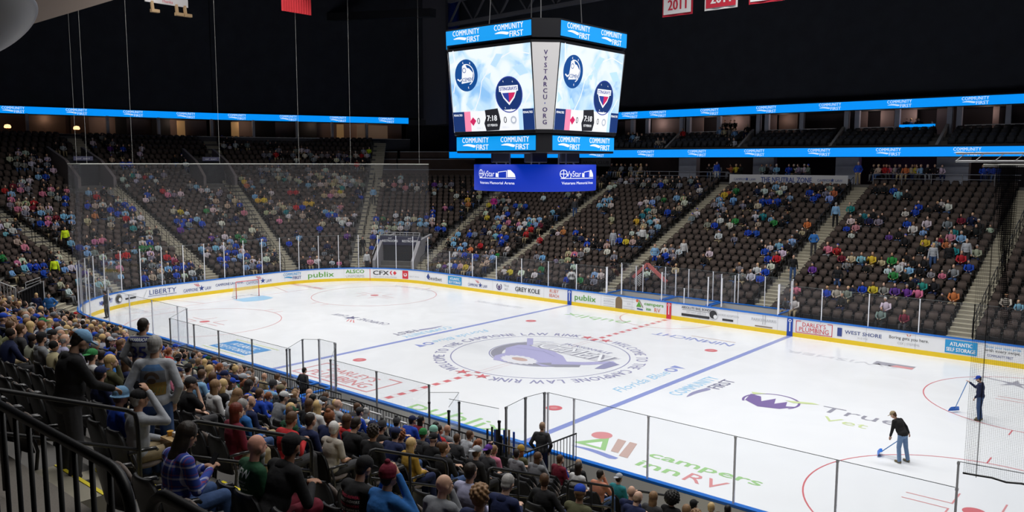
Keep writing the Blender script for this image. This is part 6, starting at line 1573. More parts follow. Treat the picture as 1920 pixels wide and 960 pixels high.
def sit(i, shirt, hair, hat, pose_, opts=(), **kw):
    global NPEOPLE
    TAKEN[i] = True; OCC.add(i); NPEOPLE += 1; x, y, z = SEATS[i][:3]; lab = kw.pop('label', None) or plabel(shirt, hair, hat, i)
    kid = kw.pop('scale', None) or rnd.uniform(.95, 1.04)
    bd = ('short', hair[1] if hair[0] != 'bald' else 'brown') if 'beard' in opts else None
    mir = kw.pop('mirror', rnd.random() < .45); tilt = kw.pop('turn', rnd.uniform(-.12, .12))
    return person((x, y, z+.015), seat_rot(i)+tilt, pose_, shirt, hair, hat, scale=kid, mirror=mir, legs=kw.pop('legs', rnd.choice(['denim', 'denim', 'navy', 'black', 'charcoal', 'khaki'])), label=lab, group='spectators in the near stand', tee='tee' in opts, shorts='shorts' in opts, hood='hood' in opts or rnd.random() < .25, rnd=rnd, beard=bd, **kw)
def seat_at(x, k, near=True):
    e = [(abs(SEATS[i][0]-x), i) for i in range(len(SEATS)) if SEATS[i][5] == k and SEATS[i][6] and not TAKEN[i]]; return min(e)[1]
# -- foreground people, each with its own look, set on the row where the photo shows the head
def hero(px, py, k0, k1, label, shirt, hair, hat, pose_, opts=(), beard=None, turn=0, scale=1.0, mirror=False, **kw):
    global NPEOPLE
    hd = POSES[pose_]['J']['head']; best = None
    for k in range(k0, k1+1):
        y = -(HY+row_d(k)+.5); z = row_z(k); c, s_ = math.cos(turn), math.sin(turn); hx = hd.x*(-1 if mirror else 1)*scale; hy = hd.y*scale
        xs = np.arange(9, 23.5, .02); P3 = np.stack([xs+hx*c-hy*s_, np.full_like(xs, y+hx*s_+hy*c), np.full_like(xs, z+hd.z*scale)], 1); pj = proj(P3)
        j = int(np.argmin(abs(pj[:, 0]-px))); e = abs(pj[j, 1]-py)
        if best is None or e < best[0]: best = (e, xs[j], y, z, k)
    _, x, y, z, k = best; c_ = [i for i in range(len(SEATS)) if SEATS[i][5] == k and SEATS[i][6] and not TAKEN[i]]
    i = min(c_, key=lambda i: abs(SEATS[i][0]-x)); s0 = SEATS[i]; SEATS[i] = (x, y, z)+tuple(s0[3:]); TAKEN[i] = True; OCC.add(i); NPEOPLE += 1
    for m in c_:
        if m != i and abs(SEATS[m][0]-x) < .5: sg = 1 if SEATS[m][0] > x else -1; q = SEATS[m]; SEATS[m] = (x+sg*.56,)+tuple(q[1:])
    return person((x, y, z+.015), seat_rot(i)+turn, pose_, shirt, hair, hat, scale=scale, mirror=mirror, legs=kw.pop('legs', 'denim'), label=label, tee='tee' in opts, shorts='shorts' in opts, hood='hood' in opts, rnd=rnd, beard=beard, **kw)
P = hero(482, 830, 14, 16, 'bald person with long grey beard in dark green VFW shirt', 'dark green', ('bald', ''), None, 's_lap', ('tee',), ('long', 'grey'), skin=(.60, .30, .22), turn=-.12)
TXT = mat('print_white', (.62, .66, .64), rough=.9); TRED = mat('print_red', (.5, .03, .08), rough=.9); TNAVY = mat('print_navy', (.01, .015, .12), rough=.9)
back_print(P, 'shirt', lambda d: (d.text('VFW', 0, .08, .085, TXT, bold=.03, width=.24), d.text('JACKSONVILLE', 0, .03, .02, TXT), d.text('BEACH POST', 0, -.005, .02, TXT), d.text('NO 3270 FLORIDA', 0, -.04, .02, TXT)), cz=.84, depth=.012)
P = hero(548, 848, 14, 16, 'big person in black hoodie, black cap and maroon shorts in front of the chairs', 'black', ('short', 'black'), ('cap', 'black'), 's_fwd', ('hood', 'shorts'), ('short', 'black'), legs='maroon', scale=1.06, skin=(.30, .15, .09), mirror=True)
P = hero(351, 856, 15, 16, 'person in blue plaid shirt with dark bobbed hair looking at a phone', 'blue', ('long', 'dark'), None, 's_phone', (), None, shirt_mat=PLAID)
P = hero(262, 757, 14, 16, 'person in pale grey sweater and black cap shading eyes with a hand', 'pale grey', ('short', 'grey'), ('cap', 'black'), 's_brow', (), None, legs='khaki')
P = hero(228, 742, 14, 16, 'person wearing a pale blue bucket hat and royal blue shirt', 'royal', ('short', 'brown'), ('bucket_hat', 'sky'), 's_lap', (), None, scale=.94)
P = hero(658, 895, 14, 14, 'person in black and red lettered hoodie and black cap, beard to one side', 'black', ('short', 'black'), ('cap', 'black'), 's_cross', ('hood',), ('short', 'dark')) if False else None
P = hero(682, 880, 12, 14, 'person in black hoodie with red lettering, black cap and dark beard', 'black', ('short', 'black'), ('cap', 'black'), 's_phone', (), ('short', 'dark'))
back_print(P, 'shirt', lambda d: [d.text('ANSWERS ANSWERS', 0, .10-.045*i, .03, (TRED, TXT)[i % 2], bold=.03, width=.30) for i in range(5)], cz=.82, depth=.012)
P = hero(731, 893, 12, 14, 'person in blue sweater and striped bobble hat holding binoculars', 'blue', ('short', 'dark'), ('bobble_beanie', 'maroon'), 's_bino', (), None, legs='pink')
mb = MB()
for s in (-1, 1): mb.tube([(s*.035, .20, 1.235), (s*.035, .33, 1.235)], [.024, .034], 10)
mb.box((0, .25, 1.235), (.05, .05, .03)); t = mb.build('binoculars', SHELL, None, smooth=False); t.matrix_world = Matrix.Translation(P.location) @ Matrix.Rotation(P.rotation_euler[2], 4, 'Z')
tag(t, 'black binoculars held up by the person in the striped bobble hat', 'binoculars')
# -- standing in the aisle and rows
def stand(x, y, z, rotz, *a, **k):
    global NPEOPLE
    NPEOPLE += 1; return person((x, y, z), rotz, *a, **k)
view_az = math.atan2(CF[1], CF[0])
def stand_px(px, py, D0_, D1_, rotz, pose_, *a, scale=1.0, foot=0, **k):
    """stand a person so that the head shows at the given place, feet on the steps between the two distances"""
    hd = POSES[pose_]['J']['head']*scale; c, s_ = math.cos(rotz), math.sin(rotz); off = np.array([hd.x*c-hd.y*s_, hd.x*s_+hd.y*c, hd.z]); d_ = ray(px, py); d_ = d_/np.linalg.norm(d_); best = None
    for D in np.arange(D0_, D1_, .05):
        q = CAMP+d_*D-off; k_ = int((-q[1]-HY-D0)/ROWD); z = row_z(min(k_, 16))+foot; e = abs(q[2]-z)
        if best is None or e < best[0]: best = (e, q, z)
    return stand(best[1][0], best[1][1], best[1][2], rotz, pose_, *a, scale=scale, **k)
P = stand_px(152, 640, 8.8, 11, math.radians(-2), 't_rail', 'black', ('short', 'dark'), ('cap', 'sky'), skin=(.45, .27, .19), label='standing person in black jacket and blue grey cap leaning on the handrail', hood=True, legs='charcoal', scale=1.07, beard=('short', 'dark'))
P = stand_px(292, 648, 10, 12, view_az-PI/2+.12, 't_pocket', 'pale grey', ('short', 'grey'), None, label='standing person in pale grey long sleeve shirt with landscape print on back', legs='denim', scale=1.08, skin=(.5, .3, .2))
def land(d):
    d.poly([(-.14, -.17), (.14, -.17), (.15, -.02), (-.15, -.02)], mat('print_gold', (.22, .14, .03), rough=.9), 1); d.poly([(-.15, -.02), (.15, -.02), (.14, .12), (-.13, .13)], mat('print_grey', (.13, .14, .16), rough=.9), 1); d.poly([(-.13, .12), (.14, .12), (.08, .19), (-.06, .19)], mat('print_sky', (.08, .18, .38), rough=.9), 1)
    d.ring(.0, .02, .05, .09, mat('print_brown', (.07, .045, .03), rough=.9), 2, 18, 0, PI); d.disc(.0, .0, .05, mat('print_brown', (.07, .045, .03), rough=.9), 2, 14, .035); [d.line([(-.13+.04*i, -.15), (-.11+.04*i, -.08)], .008, mat('print_green', (.12, .14, .04), rough=.9), 2) for i in range(7)]
back_print(P, 'shirt', land, cz=1.22)
P = stand_px(270, 611, 13, 16, view_az-PI/2-.08, 't_pocket', 'grey', ('short', 'dark'), None, label='standing person in grey team jersey reading WARRIORS 35 on the back', legs='denim', scale=1.12, skin=(.45, .26, .18))
back_print(P, 'shirt', lambda d: (d.rect(-.17, .13, .17, .20, TNAVY, 0), d.text('WARRIORS', 0, .14, .048, TXT, width=.32, bold=.05, layer=2), d.text('35', 0, -.12, .19, TNAVY, bold=.05)), cz=1.25)
P = stand_px(262, 686, 10, 12.2, view_az-PI/2+.3, 't_down', 'black', ('short', 'brown'), None, label='child in black hoodie standing in front of the person with landscape print', legs='black', scale=.86, hood=True)
P = stand(11.55, -14.35, .65, view_az-PI/2-.35, 't_pocket', 'charcoal', ('short', 'tan'), None, label='standing person in dark hooded jacket at the near glass beside the stick rack', legs='navy', scale=1.03, hood=True)
P = stand(-.35, -14.0, .27, PI*.05, 't_pocket', 'charcoal', ('short', 'dark'), None, label='person standing in the gap between the two players benches', legs='black', scale=.98)
for (px, py, D, sh, hr, sk_, lab, pz) in ((68, 553, 47, 'navy', ('long', 'blonde'), .9, 'person in navy with blonde hair standing before the black curtain', 't_down'), (92, 552, 47, 'blue', ('short', 'dark'), .98, 'person in blue shirt standing at the end of the black curtain', 't_hips'), (232, 624, 27, 'royal', ('short', 'blonde'), .78, 'blonde child in royal blue jacket standing in the packed stand', 't_down')):
    d = ray(px, py); d = d/np.linalg.norm(d); q = CAMP+d*D; stand(q[0], q[1], max(.1, q[2]-1.62*sk_), view_az+PI*.6, pz, sh, hr, None, label=lab, scale=sk_)
# -- everybody on the list
for line in NEAR_LIST.strip().splitlines():
    px, py, shirt, hair, hat, pose_, opts = parse_person(line)
    i = nearest_seat(px, py, True, 4.5, 60, 26)
    if i is None: continue
    legs = None
    sit(i, shirt, hair, hat, pose_, opts)
# -- the packed part of the stand towards the end corner
SH = ['navy', 'royal', 'black', 'charcoal', 'grey', 'white', 'navy', 'black', 'royal', 'pale grey', 'blue', 'cream', 'red', 'sky', 'pink', 'dark green', 'olive', 'beige']
HH = [('short', 'brown'), ('short', 'dark'), ('short', 'light brown'), ('long', 'brown'), ('long', 'blonde'), ('short', 'grey'), ('short', 'brown'), ('curly', 'light brown'), ('bald', ''), ('long', 'dark'), ('ponytail', 'auburn'), ('balding', 'tan')]
HT = [None]*7+[('cap', 'navy'), ('cap', 'pale grey'), ('backward_cap', 'black'), ('cap', 'royal'), ('beanie', 'charcoal')]
order = [int(i) for i in np.argsort(DIST) if NEARM[i] and not TAKEN[i] and INV[i]]
for i in order:
    x, y, z, nx, ny, k, _ = SEATS[i]; px, py = PX[i][:2]
    pr = 0
    if x < 9.5: pr = .86
    elif x < 15.5: pr = .12
    if x < 6 and k > 12: pr = .7
    if x > 5 and k >= 13: pr = 0
    if py > 905 and px > 700: pr = max(pr, .18)
    if x > 16 and k > 9: pr = 0
    if px < 200 and py > 640: pr = 0
    if rnd.random() > pr: continue
    if NPEOPLE < 285: sit(i, rnd.choice(SH), rnd.choice(HH), rnd.choice(HT), rnd.choice(['s_lap', 's_lap', 's_fwd', 's_cross', 's_phone', 's_face', 's_wide']), scale=rnd.choice([1, 1, 1, .97, 1.03, .85]))
    else: break
FILL_REST = [i for i in order if not TAKEN[i] and SEATS[i][0] < 9]

# ---- workers on the ice
SHV = mat('shovel_blue', (.01, .14, .62), rough=.4)
def worker(loc, rotz, J, name_, shirt, legs, cap_, hair, label, sc=1.0, beard=None, vest=None):
    make_set(name_, J, 1.08); return person(loc, rotz, name_, shirt, ('short', hair), ('cap', cap_), label=label, legs=legs, scale=sc, hood=(name_ == 'w_bend'), shoes='camouflage', beard=beard, skin=(.5, .3, .22))
# first worker: bent over the shovel, facing away towards the upper left
vaz = math.atan2(-3.9+31.894, 18.3-25.5)       # direction from the camera to the worker
J = pose('stand', lean=30, yaw=18, pitch=26, arms='down', legs=.13)
S = J['sh']; R = J['R']
J['el'] = [S[0]+Vector((-.03, .02, -.28)), S[1]+Vector((.14, -.10, -.22))]; J['wr'] = [S[0]+Vector((.0, .10, -.52)), S[1]+Vector((.24, -.14, -.44))]
J['kn'] = [Vector((-.12, .03, .50)), Vector((.16, -.02, .50))]; J['an'] = [Vector((-.13, -.02, .09)), Vector((.21, -.08, .09))]
W1 = worker((18.35, -3.95, .005), vaz-PI/2+.95, J, 'w_bend', 'black', 'light denim', 'khaki', 'brown', 'worker in black hoodie and jeans bent over a blue shovel on the ice')
def local_to_world(o, v): return Matrix.Translation(o.location) @ Matrix.Rotation(o.rotation_euler[2], 4, 'Z') @ Vector(v)
def shovel(label, grip, tip, rz):
    g, t = Vector(grip), Vector(tip); root = empty('ice_shovel', tuple(t), 0, label, 'shovel', 'ice shovels'); g = g-t; L = g.length; d = g.normalized()
    MB().tube([d*.14, g], .016, 8).build('handle', mat('shovel_handle', (.10, .25, .55), rough=.5), root, smooth=True)
    side = d.cross(Vector((0, 0, 1))).normalized(); mb = MB(); n = 6
    M_ = Matrix.Rotation(rz, 4, 'Z')
    for i in range(n+1):
        a = i/n; w = .26*(1-.45*a); c = d*(.2*a)+Vector((0, 0, .02+.05*math.sin(a*PI)))
        for s in (-1, 1): mb.v.append(tuple(c+side*w*s)); mb.v.append(tuple(c+side*w*s+Vector((0, 0, .012))))
    for i in range(n):
        a = i*4; mb.f += [(a, a+4, a+6, a+2), (a+1, a+3, a+7, a+5), (a, a+1, a+5, a+4), (a+2, a+6, a+7, a+3)]; mb.m += [0]*4
    mb.f += [(0, 2, 3, 1), (n*4, n*4+1, n*4+3, n*4+2)]; mb.m += [0, 0]
    mb.build('blade', SHV, root)
wr = POSES['w_bend']['J']['wr']
t1 = at_z(1645, 852, .02); shovel('blue ice shovel held by the bending worker in black', local_to_world(W1, wr[1]+Vector((.02, .05, -.06))), tuple(t1), 0)
J = pose('stand', lean=3, yaw=8, pitch=24, arms='down', legs=.10); S = J['sh']
J['el'] = [S[0]+Vector((-.05, -.02, -.28)), S[1]+Vector((.02, .22, -.18))]; J['wr'] = [S[0]+Vector((-.02, .12, -.50)), S[1]+Vector((-.02, .42, -.02))]
vaz2 = math.atan2(2.76+31.894, 19.25-25.5)
W2 = worker((19.3, 2.72, .005), vaz2-PI/2+1.35, J, 'w_push', 'navy', 'denim', 'royal', 'dark', 'worker in navy jacket and royal blue cap pushing a shovel, beside the dark net', beard=('short', 'dark'))
wr = POSES['w_push']['J']['wr']; t2 = at_z(1788, 771, .02); shovel('blue ice shovel pushed by the worker in the blue cap', local_to_world(W2, wr[1]+Vector((0, .07, .03))), tuple(t2), 0)
q = at_z(201, 596, 0); stand(q[0], q[1], .0, PI*.7, 't_pocket', 'charcoal', ('short', 'dark'), ('cap', 'charcoal'), label='person in dark suit standing on the ice by the corner boards', legs='charcoal')
# ---- standing people in the far stands
FARSTAND = [(122, 441, 'neon', 'black', 'steward in bright yellow shirt standing in the end aisle', ('short', 'dark')), (102, 497, 'neon', 'black', 'steward in bright yellow shirt seen from behind, above the curtained gateway', ('short', 'dark')),
            (1567, 395, 'sky', 'black', 'person in pale blue shirt and black shorts climbing the far aisle', ('short', 'grey')), (1526, 448, 'blue', 'charcoal', 'person in blue jacket climbing the far aisle below the pale blue shirt', ('short', 'dark')), (1487, 503, 'black', 'denim', 'person in black standing in the far aisle nearest the penalty boxes', ('short', 'dark')),
            (1282, 463, 'white', 'charcoal', 'person in white and grey jersey standing in the far stand by the aisle', ('long', 'light brown')), (1228, 474, 'sky', 'royal', 'person in white and blue jersey standing in the far aisle', ('short', 'auburn')), (1150, 443, 'pale grey', 'pale grey', 'person in grey hoodie standing in the middle of the far stand', ('short', 'brown')),
            (1205, 443, 'white', 'black', 'person with long blonde hair in white standing in the far stand', ('long', 'blonde')), (1078, 390, 'charcoal', 'denim', 'person with tray standing in the far aisle under the blue drum banner', ('short', 'dark')), (1609, 320, 'royal', 'khaki', 'person in royal blue standing at the top of the far aisle', ('short', 'grey')),
            (1344, 316, 'royal', 'white', 'person in royal blue jacket at the railing beside the pale banner', ('short', 'brown')), (1750, 472, 'pale grey', 'denim', 'person in patterned grey sweater with blonde hair standing in the far stand', ('long', 'blonde')), (1780, 473, 'black', 'black', 'person in black hoodie standing among seated people in the far stand', ('short', 'dark')), (1812, 468, 'pale grey', 'charcoal', 'person in black and white patterned jersey standing in the far stand', ('short', 'grey')),
            (1570, 524, 'black', 'denim', 'person in black with blue jeans standing just above the far glass', ('long', 'dark')), (926, 383, 'magenta', 'denim', 'person in magenta coat standing in the far stand beside the drum banner', ('short', 'dark')), (700, 361, 'sky', 'charcoal', 'person in pale blue standing in the wide corner aisle', ('short', 'dark')),
            (680, 456, 'black', 'charcoal', 'person in black standing low in the corner aisle', ('short', 'dark')), (688, 489, 'white', 'charcoal', 'usher in white shirt and dark vest at the corner glass', ('short', 'dark')), (1072, 522, 'white', 'black', 'person in white jersey with number 18 behind the far glass', ('short', 'dark'))]
for px, py, sh, lg, lab, hr in FARSTAND:
    # walk the ray until the chest is 1.2 m above a tread
    d = ray(px, py); d = d/np.linalg.norm(d); hit = None
    for D in np.arange(25, 110, .1):
        q = CAMP+d*D; dd = None
        qx, qy = abs(q[0])-CX, abs(q[1])-CY; dd = math.hypot(max(qx, 0), max(qy, 0))+min(max(qx, qy), 0)-CRN
        if dd < .3: continue
        k = max(0, min(30 if q[0] < -40 else 22, int((dd-D0)/ROWD))); z = row_z(k) if dd > D0 else .1
        if q[2] <= z+1.2: hit = (q, z); break
    if hit:
        q, z = hit; rz = math.atan2(-q[1]+0, -q[0]); back = any(w in lab for w in ('behind,', 'climbing', 'number 18', 'from behind'))
        P = stand(q[0], q[1], z, (math.atan2(CAMP[1]-q[1], CAMP[0]-q[0]))+(PI if back else 0)-PI/2, 't_down' if rnd.random() < .6 else 't_pocket', sh, hr, None, label=lab, legs=lg, scale=1.0)
        if 'number 18' in lab: back_print(P, 'shirt', lambda d: d.text('18', 0, -.12, .24, A_BLK, bold=.06), cz=1.22)

# ================================================================== THE FAR CROWD, one countless mass
CC = {'B': 'royal', 'b': 'sky', 'n': 'navy', 'k': 'black', 'w': 'white', 'g': 'grey', 'r': 'red', 'p': 'pink', 'P': 'purple', 'y': 'yellow', 'o': 'orange', 'G': 'green', 't': 'teal', 'm': 'maroon', 'N': 'neon', 'c': 'cream', 'M': 'magenta'}
CROWD_TXT = {
 'A': (0, 300, 3, "90 15 ggw;270 20 gw;210 70 bBk;30 155 rkmpg;45 180 bp;100 115 gww;230 130 kk;240 175 pgpk;345 145 kp;330 205 gBB;60 240 gcpcrm;100 270 wgkgcbgw;185 330 B;245 315 ppm;325 320 bbb;400 310 b;225 360 kkg;370 370 kk;50 330 w;5 370 wbw;90 360 k;85 460 cp;400 480 bB;320 415 k;540 55 bw;700 95 wkww;740 70 tgrkbkg;860 80 w;500 160 bgk;550 180 r;590 130 kgww;675 210 w;480 250 B;515 240 c;560 250 wkgn;700 240 BB;625 280 BBnb;690 295 rkg;500 335 c;545 310 okk;600 330 gc;690 325 nw;790 325 w;730 380 t;775 380 g;810 390 kc;880 400 k;720 440 kk;800 440 wBw;545 430 p;500 440 kkp;620 480 kk;650 510 rr;770 500 bGw;880 490 w;540 520 gw;460 500 bb;820 490 G;800 210 wB;850 210 g;790 160 kkk;930 180 pggw;880 150 kr;1065 130 gbw;1150 150 w;1140 180 kgw;1180 215 kc;1210 180 gg;1290 210 gcB;1290 240 c;970 280 cyw;1160 270 Gwg;1230 285 kg;1330 270 kp;1200 320 kkwnn;1010 330 BBBb;1010 360 Bg;980 395 P;1130 355 B;1190 435 Pgcw;1330 430 GGg;1410 390 w;1180 470 kbwgb;1120 500 bwg;1230 555 BBB;1310 520 bbwB;1290 490 BBB;1380 560 gww;1390 610 bg;790 560 wkgg;850 550 kg;930 540 rpm;980 560 BBBn;960 600 bBBw;940 620 kk;1060 580 wgk;1090 620 w;1010 660 B;940 665 g;890 640 c;830 680 B;870 680 c;570 590 nk;620 610 b;660 580 p;690 640 b;560 650 bw;600 680 y;580 730 cy;640 720 p;480 620 Pk;530 640 Bb;430 650 bw;380 750 w;270 570 kb;260 560 Bkw;350 580 bwB;170 580 BBB;110 590 bw;50 590 bkpc;10 545 G;290 670 kc;1350 110 cyg;1400 120 o;1420 140 b;1400 190 kb"),
 'U': (0, 0, 3, "50 890 wgkw;100 890 wkg;160 890 kwkw;200 920 gw;260 910 wwg;320 830 kw;330 890 cg;380 935 g;450 820 kkw;600 820 Pg;640 830 kBkk;560 780 gk;780 840 ww;640 880 c;680 915 BB;980 880 kk;1050 910 wr;1160 800 kgkw;1250 800 kwkw;1350 810 kg;1240 930 B"),
 'V': (480, 0, 3, "30 860 gg;90 860 rgkkggkwgw;220 860 www;310 875 gkggkkgggkw;450 870 wg;520 880 nkrkw;600 880 wN;560 890 rk;60 800 gkk;640 900 kco"),
 'B': (480, 300, 3, "10 50 ggkg;80 60 gwg;120 80 ct;170 90 gcck;230 100 ckgk;290 60 gwcgw;350 70 ckgwk;400 90 gkwwk;450 80 cwg;270 110 kbk;330 120 gwkc;420 120 ccwg;500 120 gwgc;590 130 gk;600 150 n;20 110 g;30 180 kk;70 180 w;190 180 rrk;330 170 k;385 190 cpc;440 190 cyc;480 170 t;600 210 B;555 210 k;10 220 yyk;70 220 g;280 220 yk;320 225 y;30 270 kckgkc;60 290 kc;130 265 ctg;190 290 w;225 265 rB;320 260 kk;360 260 kb;420 265 bgp;460 260 g;140 320 p;260 310 c;290 310 k;380 310 kBk;420 305 B;470 330 www;505 330 wk;560 335 w;350 365 B;375 360 c;215 410 n;245 410 b;540 435 P;10 400 k;40 445 Bb;20 480 kkg;40 540 wk;100 525 n;30 610 B;185 470 B;310 490 g;380 490 gn;410 490 k;415 550 w;270 580 k;310 575 pw;430 580 p;460 580 g;710 125 wkpkg;790 120 ww;740 150 kgk;840 150 pkwk;890 150 wk;870 130 g;930 130 gk;1015 125 Pgg;1100 130 g;960 150 kcw;1110 155 c;1165 130 k;1215 150 n;1130 195 wk;1190 220 yk;1215 220 okc;1150 240 gkk;1255 210 cy;785 290 w;820 290 kk;960 290 BB;990 290 B;1010 255 k;1050 265 p;1080 260 n;1200 260 k;680 320 BG;720 330 k;750 335 kgbk;860 320 wc;830 340 w;910 340 bb;970 345 bc;1000 340 w;660 360 wg;700 370 gc;740 370 gc;770 380 w;660 405 w;690 400 bg;670 430 BwB;650 480 B;820 400 g;1040 390 BB;1060 400 cbb;1090 370 w;980 470 k;940 480 g;960 495 g;920 510 N;890 540 BB;860 560 gb;855 595 G;1200 420 Bg;1090 470 kbkb;1140 475 b;1205 485 okr;1110 520 w;1150 525 gBn;1250 515 B;1300 510 kgG;1330 510 b;1370 530 B;1410 520 w;1020 580 w;1055 590 P;1080 610 w;1110 590 B;1130 620 c;1180 620 yc;1280 570 cc;1310 560 gG;1400 660 wy;1350 220 ggck;1300 300 y;1270 300 kw;1350 310 b;1380 270 kg;1410 300 B;1340 370 gBc;1310 385 w;1300 380 n;1370 350 cn;1380 320 w;1410 350 pk;1350 430 bBB;1400 440 B"),
 'C': (960, 300, 3, "20 250 Bg;40 280 gk;85 255 B;240 270 bk;310 190 gkw;170 200 w;95 325 bwbk;10 350 kpw;60 355 wtb;110 350 rmk;170 355 p;200 370 k;110 415 rr;140 415 m;20 440 kkg;260 395 w;295 400 o;345 425 knk;380 415 Bn;420 470 B;440 445 kk;490 475 kc;525 485 w;425 505 w;155 525 g;190 520 b;245 530 g;300 530 gc;320 530 cp;355 520 k;380 530 g;310 570 k;345 575 w;160 620 kG;160 650 w;50 665 w;95 670 k;300 670 B;385 675 G;420 680 k;460 650 b;500 620 w;480 670 g;530 210 bb;565 190 w;595 190 k;490 240 bb;520 245 k;550 245 w;575 330 c;650 110 wggkgk;720 110 kgkkgc;800 110 gkB;870 110 kkkg;930 115 k;995 115 g;1030 120 kn;510 120 kww;560 100 kg;1080 185 w;825 200 gG;730 225 wwb;930 205 bc;985 230 w;1020 220 k;1000 260 gw;960 290 cgk;920 290 kk;860 285 B;830 280 k;795 280 c;765 280 t;730 300 tgt;715 330 yg;760 340 b;800 340 wb;690 375 ww;730 370 c;620 430 B;660 430 y;690 460 ck;770 440 w;795 440 g;575 560 kk;610 560 gk;655 560 k;850 505 w;885 520 B;920 490 gw;925 520 g;850 570 k;890 580 k;935 580 k;815 605 w;940 620 c;780 640 w;1230 150 o;1200 180 ykG;1240 185 b;1140 240 gb;1170 240 b;1155 290 gkg;1190 300 w;1090 360 g;1125 360 B;1290 240 gk;1345 250 kc;1225 335 k;1240 340 w;1275 330 Gk;1305 335 k;1370 310 w;1410 310 tb;1380 345 c;1175 430 w;1255 430 g;1330 405 B;1370 410 B;1075 530 k;1115 530 w;1250 620 k;1300 615 g;1380 590 w;1410 605 B;1350 665 w;1385 660 B;1425 670 b;1300 650 g;1365 160 n;1420 160 w;1410 230 B;1405 450 k;1425 520 B"),
 'D': (1440, 300, 3, "10 160 gbw;70 160 w;120 195 b;10 220 BB;50 230 k;90 230 kk;205 190 k;235 195 BB;270 200 B;255 165 k;295 165 kg;340 165 g;375 165 o;410 175 k;350 200 bb;45 320 G;90 320 k;125 320 k;195 385 c;240 390 o;15 450 w;65 485 bk;130 450 b;175 450 kk;10 520 B;160 490 kk;120 520 w;205 430 g;30 570 wr;95 560 nn;10 670 b;430 370 B;460 360 w;450 330 w;490 340 p;470 290 t;520 300 t;535 340 k;580 340 n;640 340 g;600 300 k;630 310 k;615 150 k;655 145 k;690 150 B;740 180 b;780 185 k;760 275 w;805 275 BB;880 250 k;935 250 k;980 250 w;1015 250 w;780 345 B;815 365 w;865 365 b;910 355 w;1015 360 g;1040 370 t;1090 330 m;1135 330 n;1170 330 k;1105 375 k;1170 375 k;1240 340 w;670 415 P;725 420 k;770 420 k;885 435 y;970 430 m;1025 440 p;1090 445 b;850 470 k;895 470 k;945 470 g;1000 475 o;1040 480 t;350 510 p;375 505 r;405 505 m;425 550 g;480 560 c;525 555 b;570 565 k;600 560 y;630 560 c;665 575 w;700 530 G;755 540 w;800 550 k;770 500 k;700 560 m;785 580 b;820 580 k;885 580 k;255 590 P;700 615 G;745 620 w;765 600 k;860 615 n;925 635 g;795 655 k;840 665 t;1065 520 r;1160 520 c;1215 530 g;1000 600 p;1050 600 g;1120 600 B;1175 600 B;490 680 n;540 685 B;590 690 y;650 695 g;700 705 P;757 710 P;810 710 p;860 715 b;480 710 g;930 715 k;980 720 k;1050 725 o;1110 735 k;330 755 B;385 760 c;430 760 k;175 730 p;130 730 k;635 830 g;685 830 w;750 840 m;685 910 k;745 930 w;1000 950 B;935 940 k;165 815 w;180 870 b;90 845 y;75 800 k;25 840 k;1380 770 w;1425 775 b")}
def lowfig(rnd, shirt, standing=False):
    """a small figure as (verts, faces, colours): head, hair, torso, arms, thighs, shins"""
    b = MB(); cols = []
    sk = rnd.choice(SKT[:5]); hr = HC[rnd.choice(['brown', 'dark', 'black', 'light brown', 'blonde', 'grey', 'dark'])]; sh = tuple(q*rnd.uniform(.75, 1.05) for q in CW[shirt]); lg = CW[rnd.choice(['denim', 'navy', 'black', 'charcoal', 'khaki', 'grey'])]
    def part(fn, c): n0 = len(b.v); fn(); cols.extend([c]*(len(b.v)-n0))
    def ell(c, r, n=8, m=5):
        base = len(b.v); V = [(c[0], c[1], c[2]-r[2])]
        for i in range(1, m):
            ph = -PI/2+PI*i/m
            for j in range(n): th = 2*PI*j/n; V.append((c[0]+r[0]*math.cos(ph)*math.cos(th), c[1]+r[1]*math.cos(ph)*math.sin(th), c[2]+r[2]*math.sin(ph)))
        V.append((c[0], c[1], c[2]+r[2])); F = [(0, 1+(j+1) % n, 1+j) for j in range(n)]
        for i in range(m-2):
            for j in range(n): p = 1+i*n+j; q = 1+i*n+(j+1) % n; F.append((p, q, q+n, p+n))
        L = 1+(m-2)*n; F += [(L+j, L+(j+1) % n, L+n) for j in range(n)]; b.add(V, F)
    ln = rnd.uniform(-.02, .14); yw = rnd.uniform(-.05, .05); h0 = 0 if not standing else .40
    part(lambda: ell((yw, .04+ln, 1.23), (.078, .092, .115)), sk)
    hat = rnd.random() < .22
    part(lambda: ell((yw, .015+ln, 1.27 if hat else 1.255), (.09, .10, .095)), CW[rnd.choice(['navy', 'white', 'royal', 'charcoal', 'grey'])] if hat else hr)
    if rnd.random() < .3: part(lambda: ell((yw, -.02+ln, 1.12), (.085, .05, .15), 6, 4), hr)
    part(lambda: b.tube([(0, .01, .50), (0, .02+ln*.4, .80), (0, .01+ln*.8, 1.0), (0, ln, 1.10)], [.145, .15, .155, .06], 8), sh)
    for s in (-1, 1):
        a = rnd.random(); part(lambda: b.tube([(s*.19, ln*.8, 1.03), (s*.25, .08+ln, .78), (s*(.08 if a < .7 else .16), .34, .68 if a < .8 else .95)], [.062, .055, .042], 6), sh)
        part(lambda: ell((s*(.07 if a < .7 else .16), .37, .68 if a < .8 else .96), (.04, .045, .035), 5, 3), sk)
        part(lambda: b.tube([(s*.09, .0, .51), (s*.13, .43, .53), (s*.13, .48, .08)], [.095, .075, .055], 6), lg)
        part(lambda: b.box((s*.13, .54, .05), (.09, .22, .09)), (.05, .05, .05))
    return b.v, b.f, cols
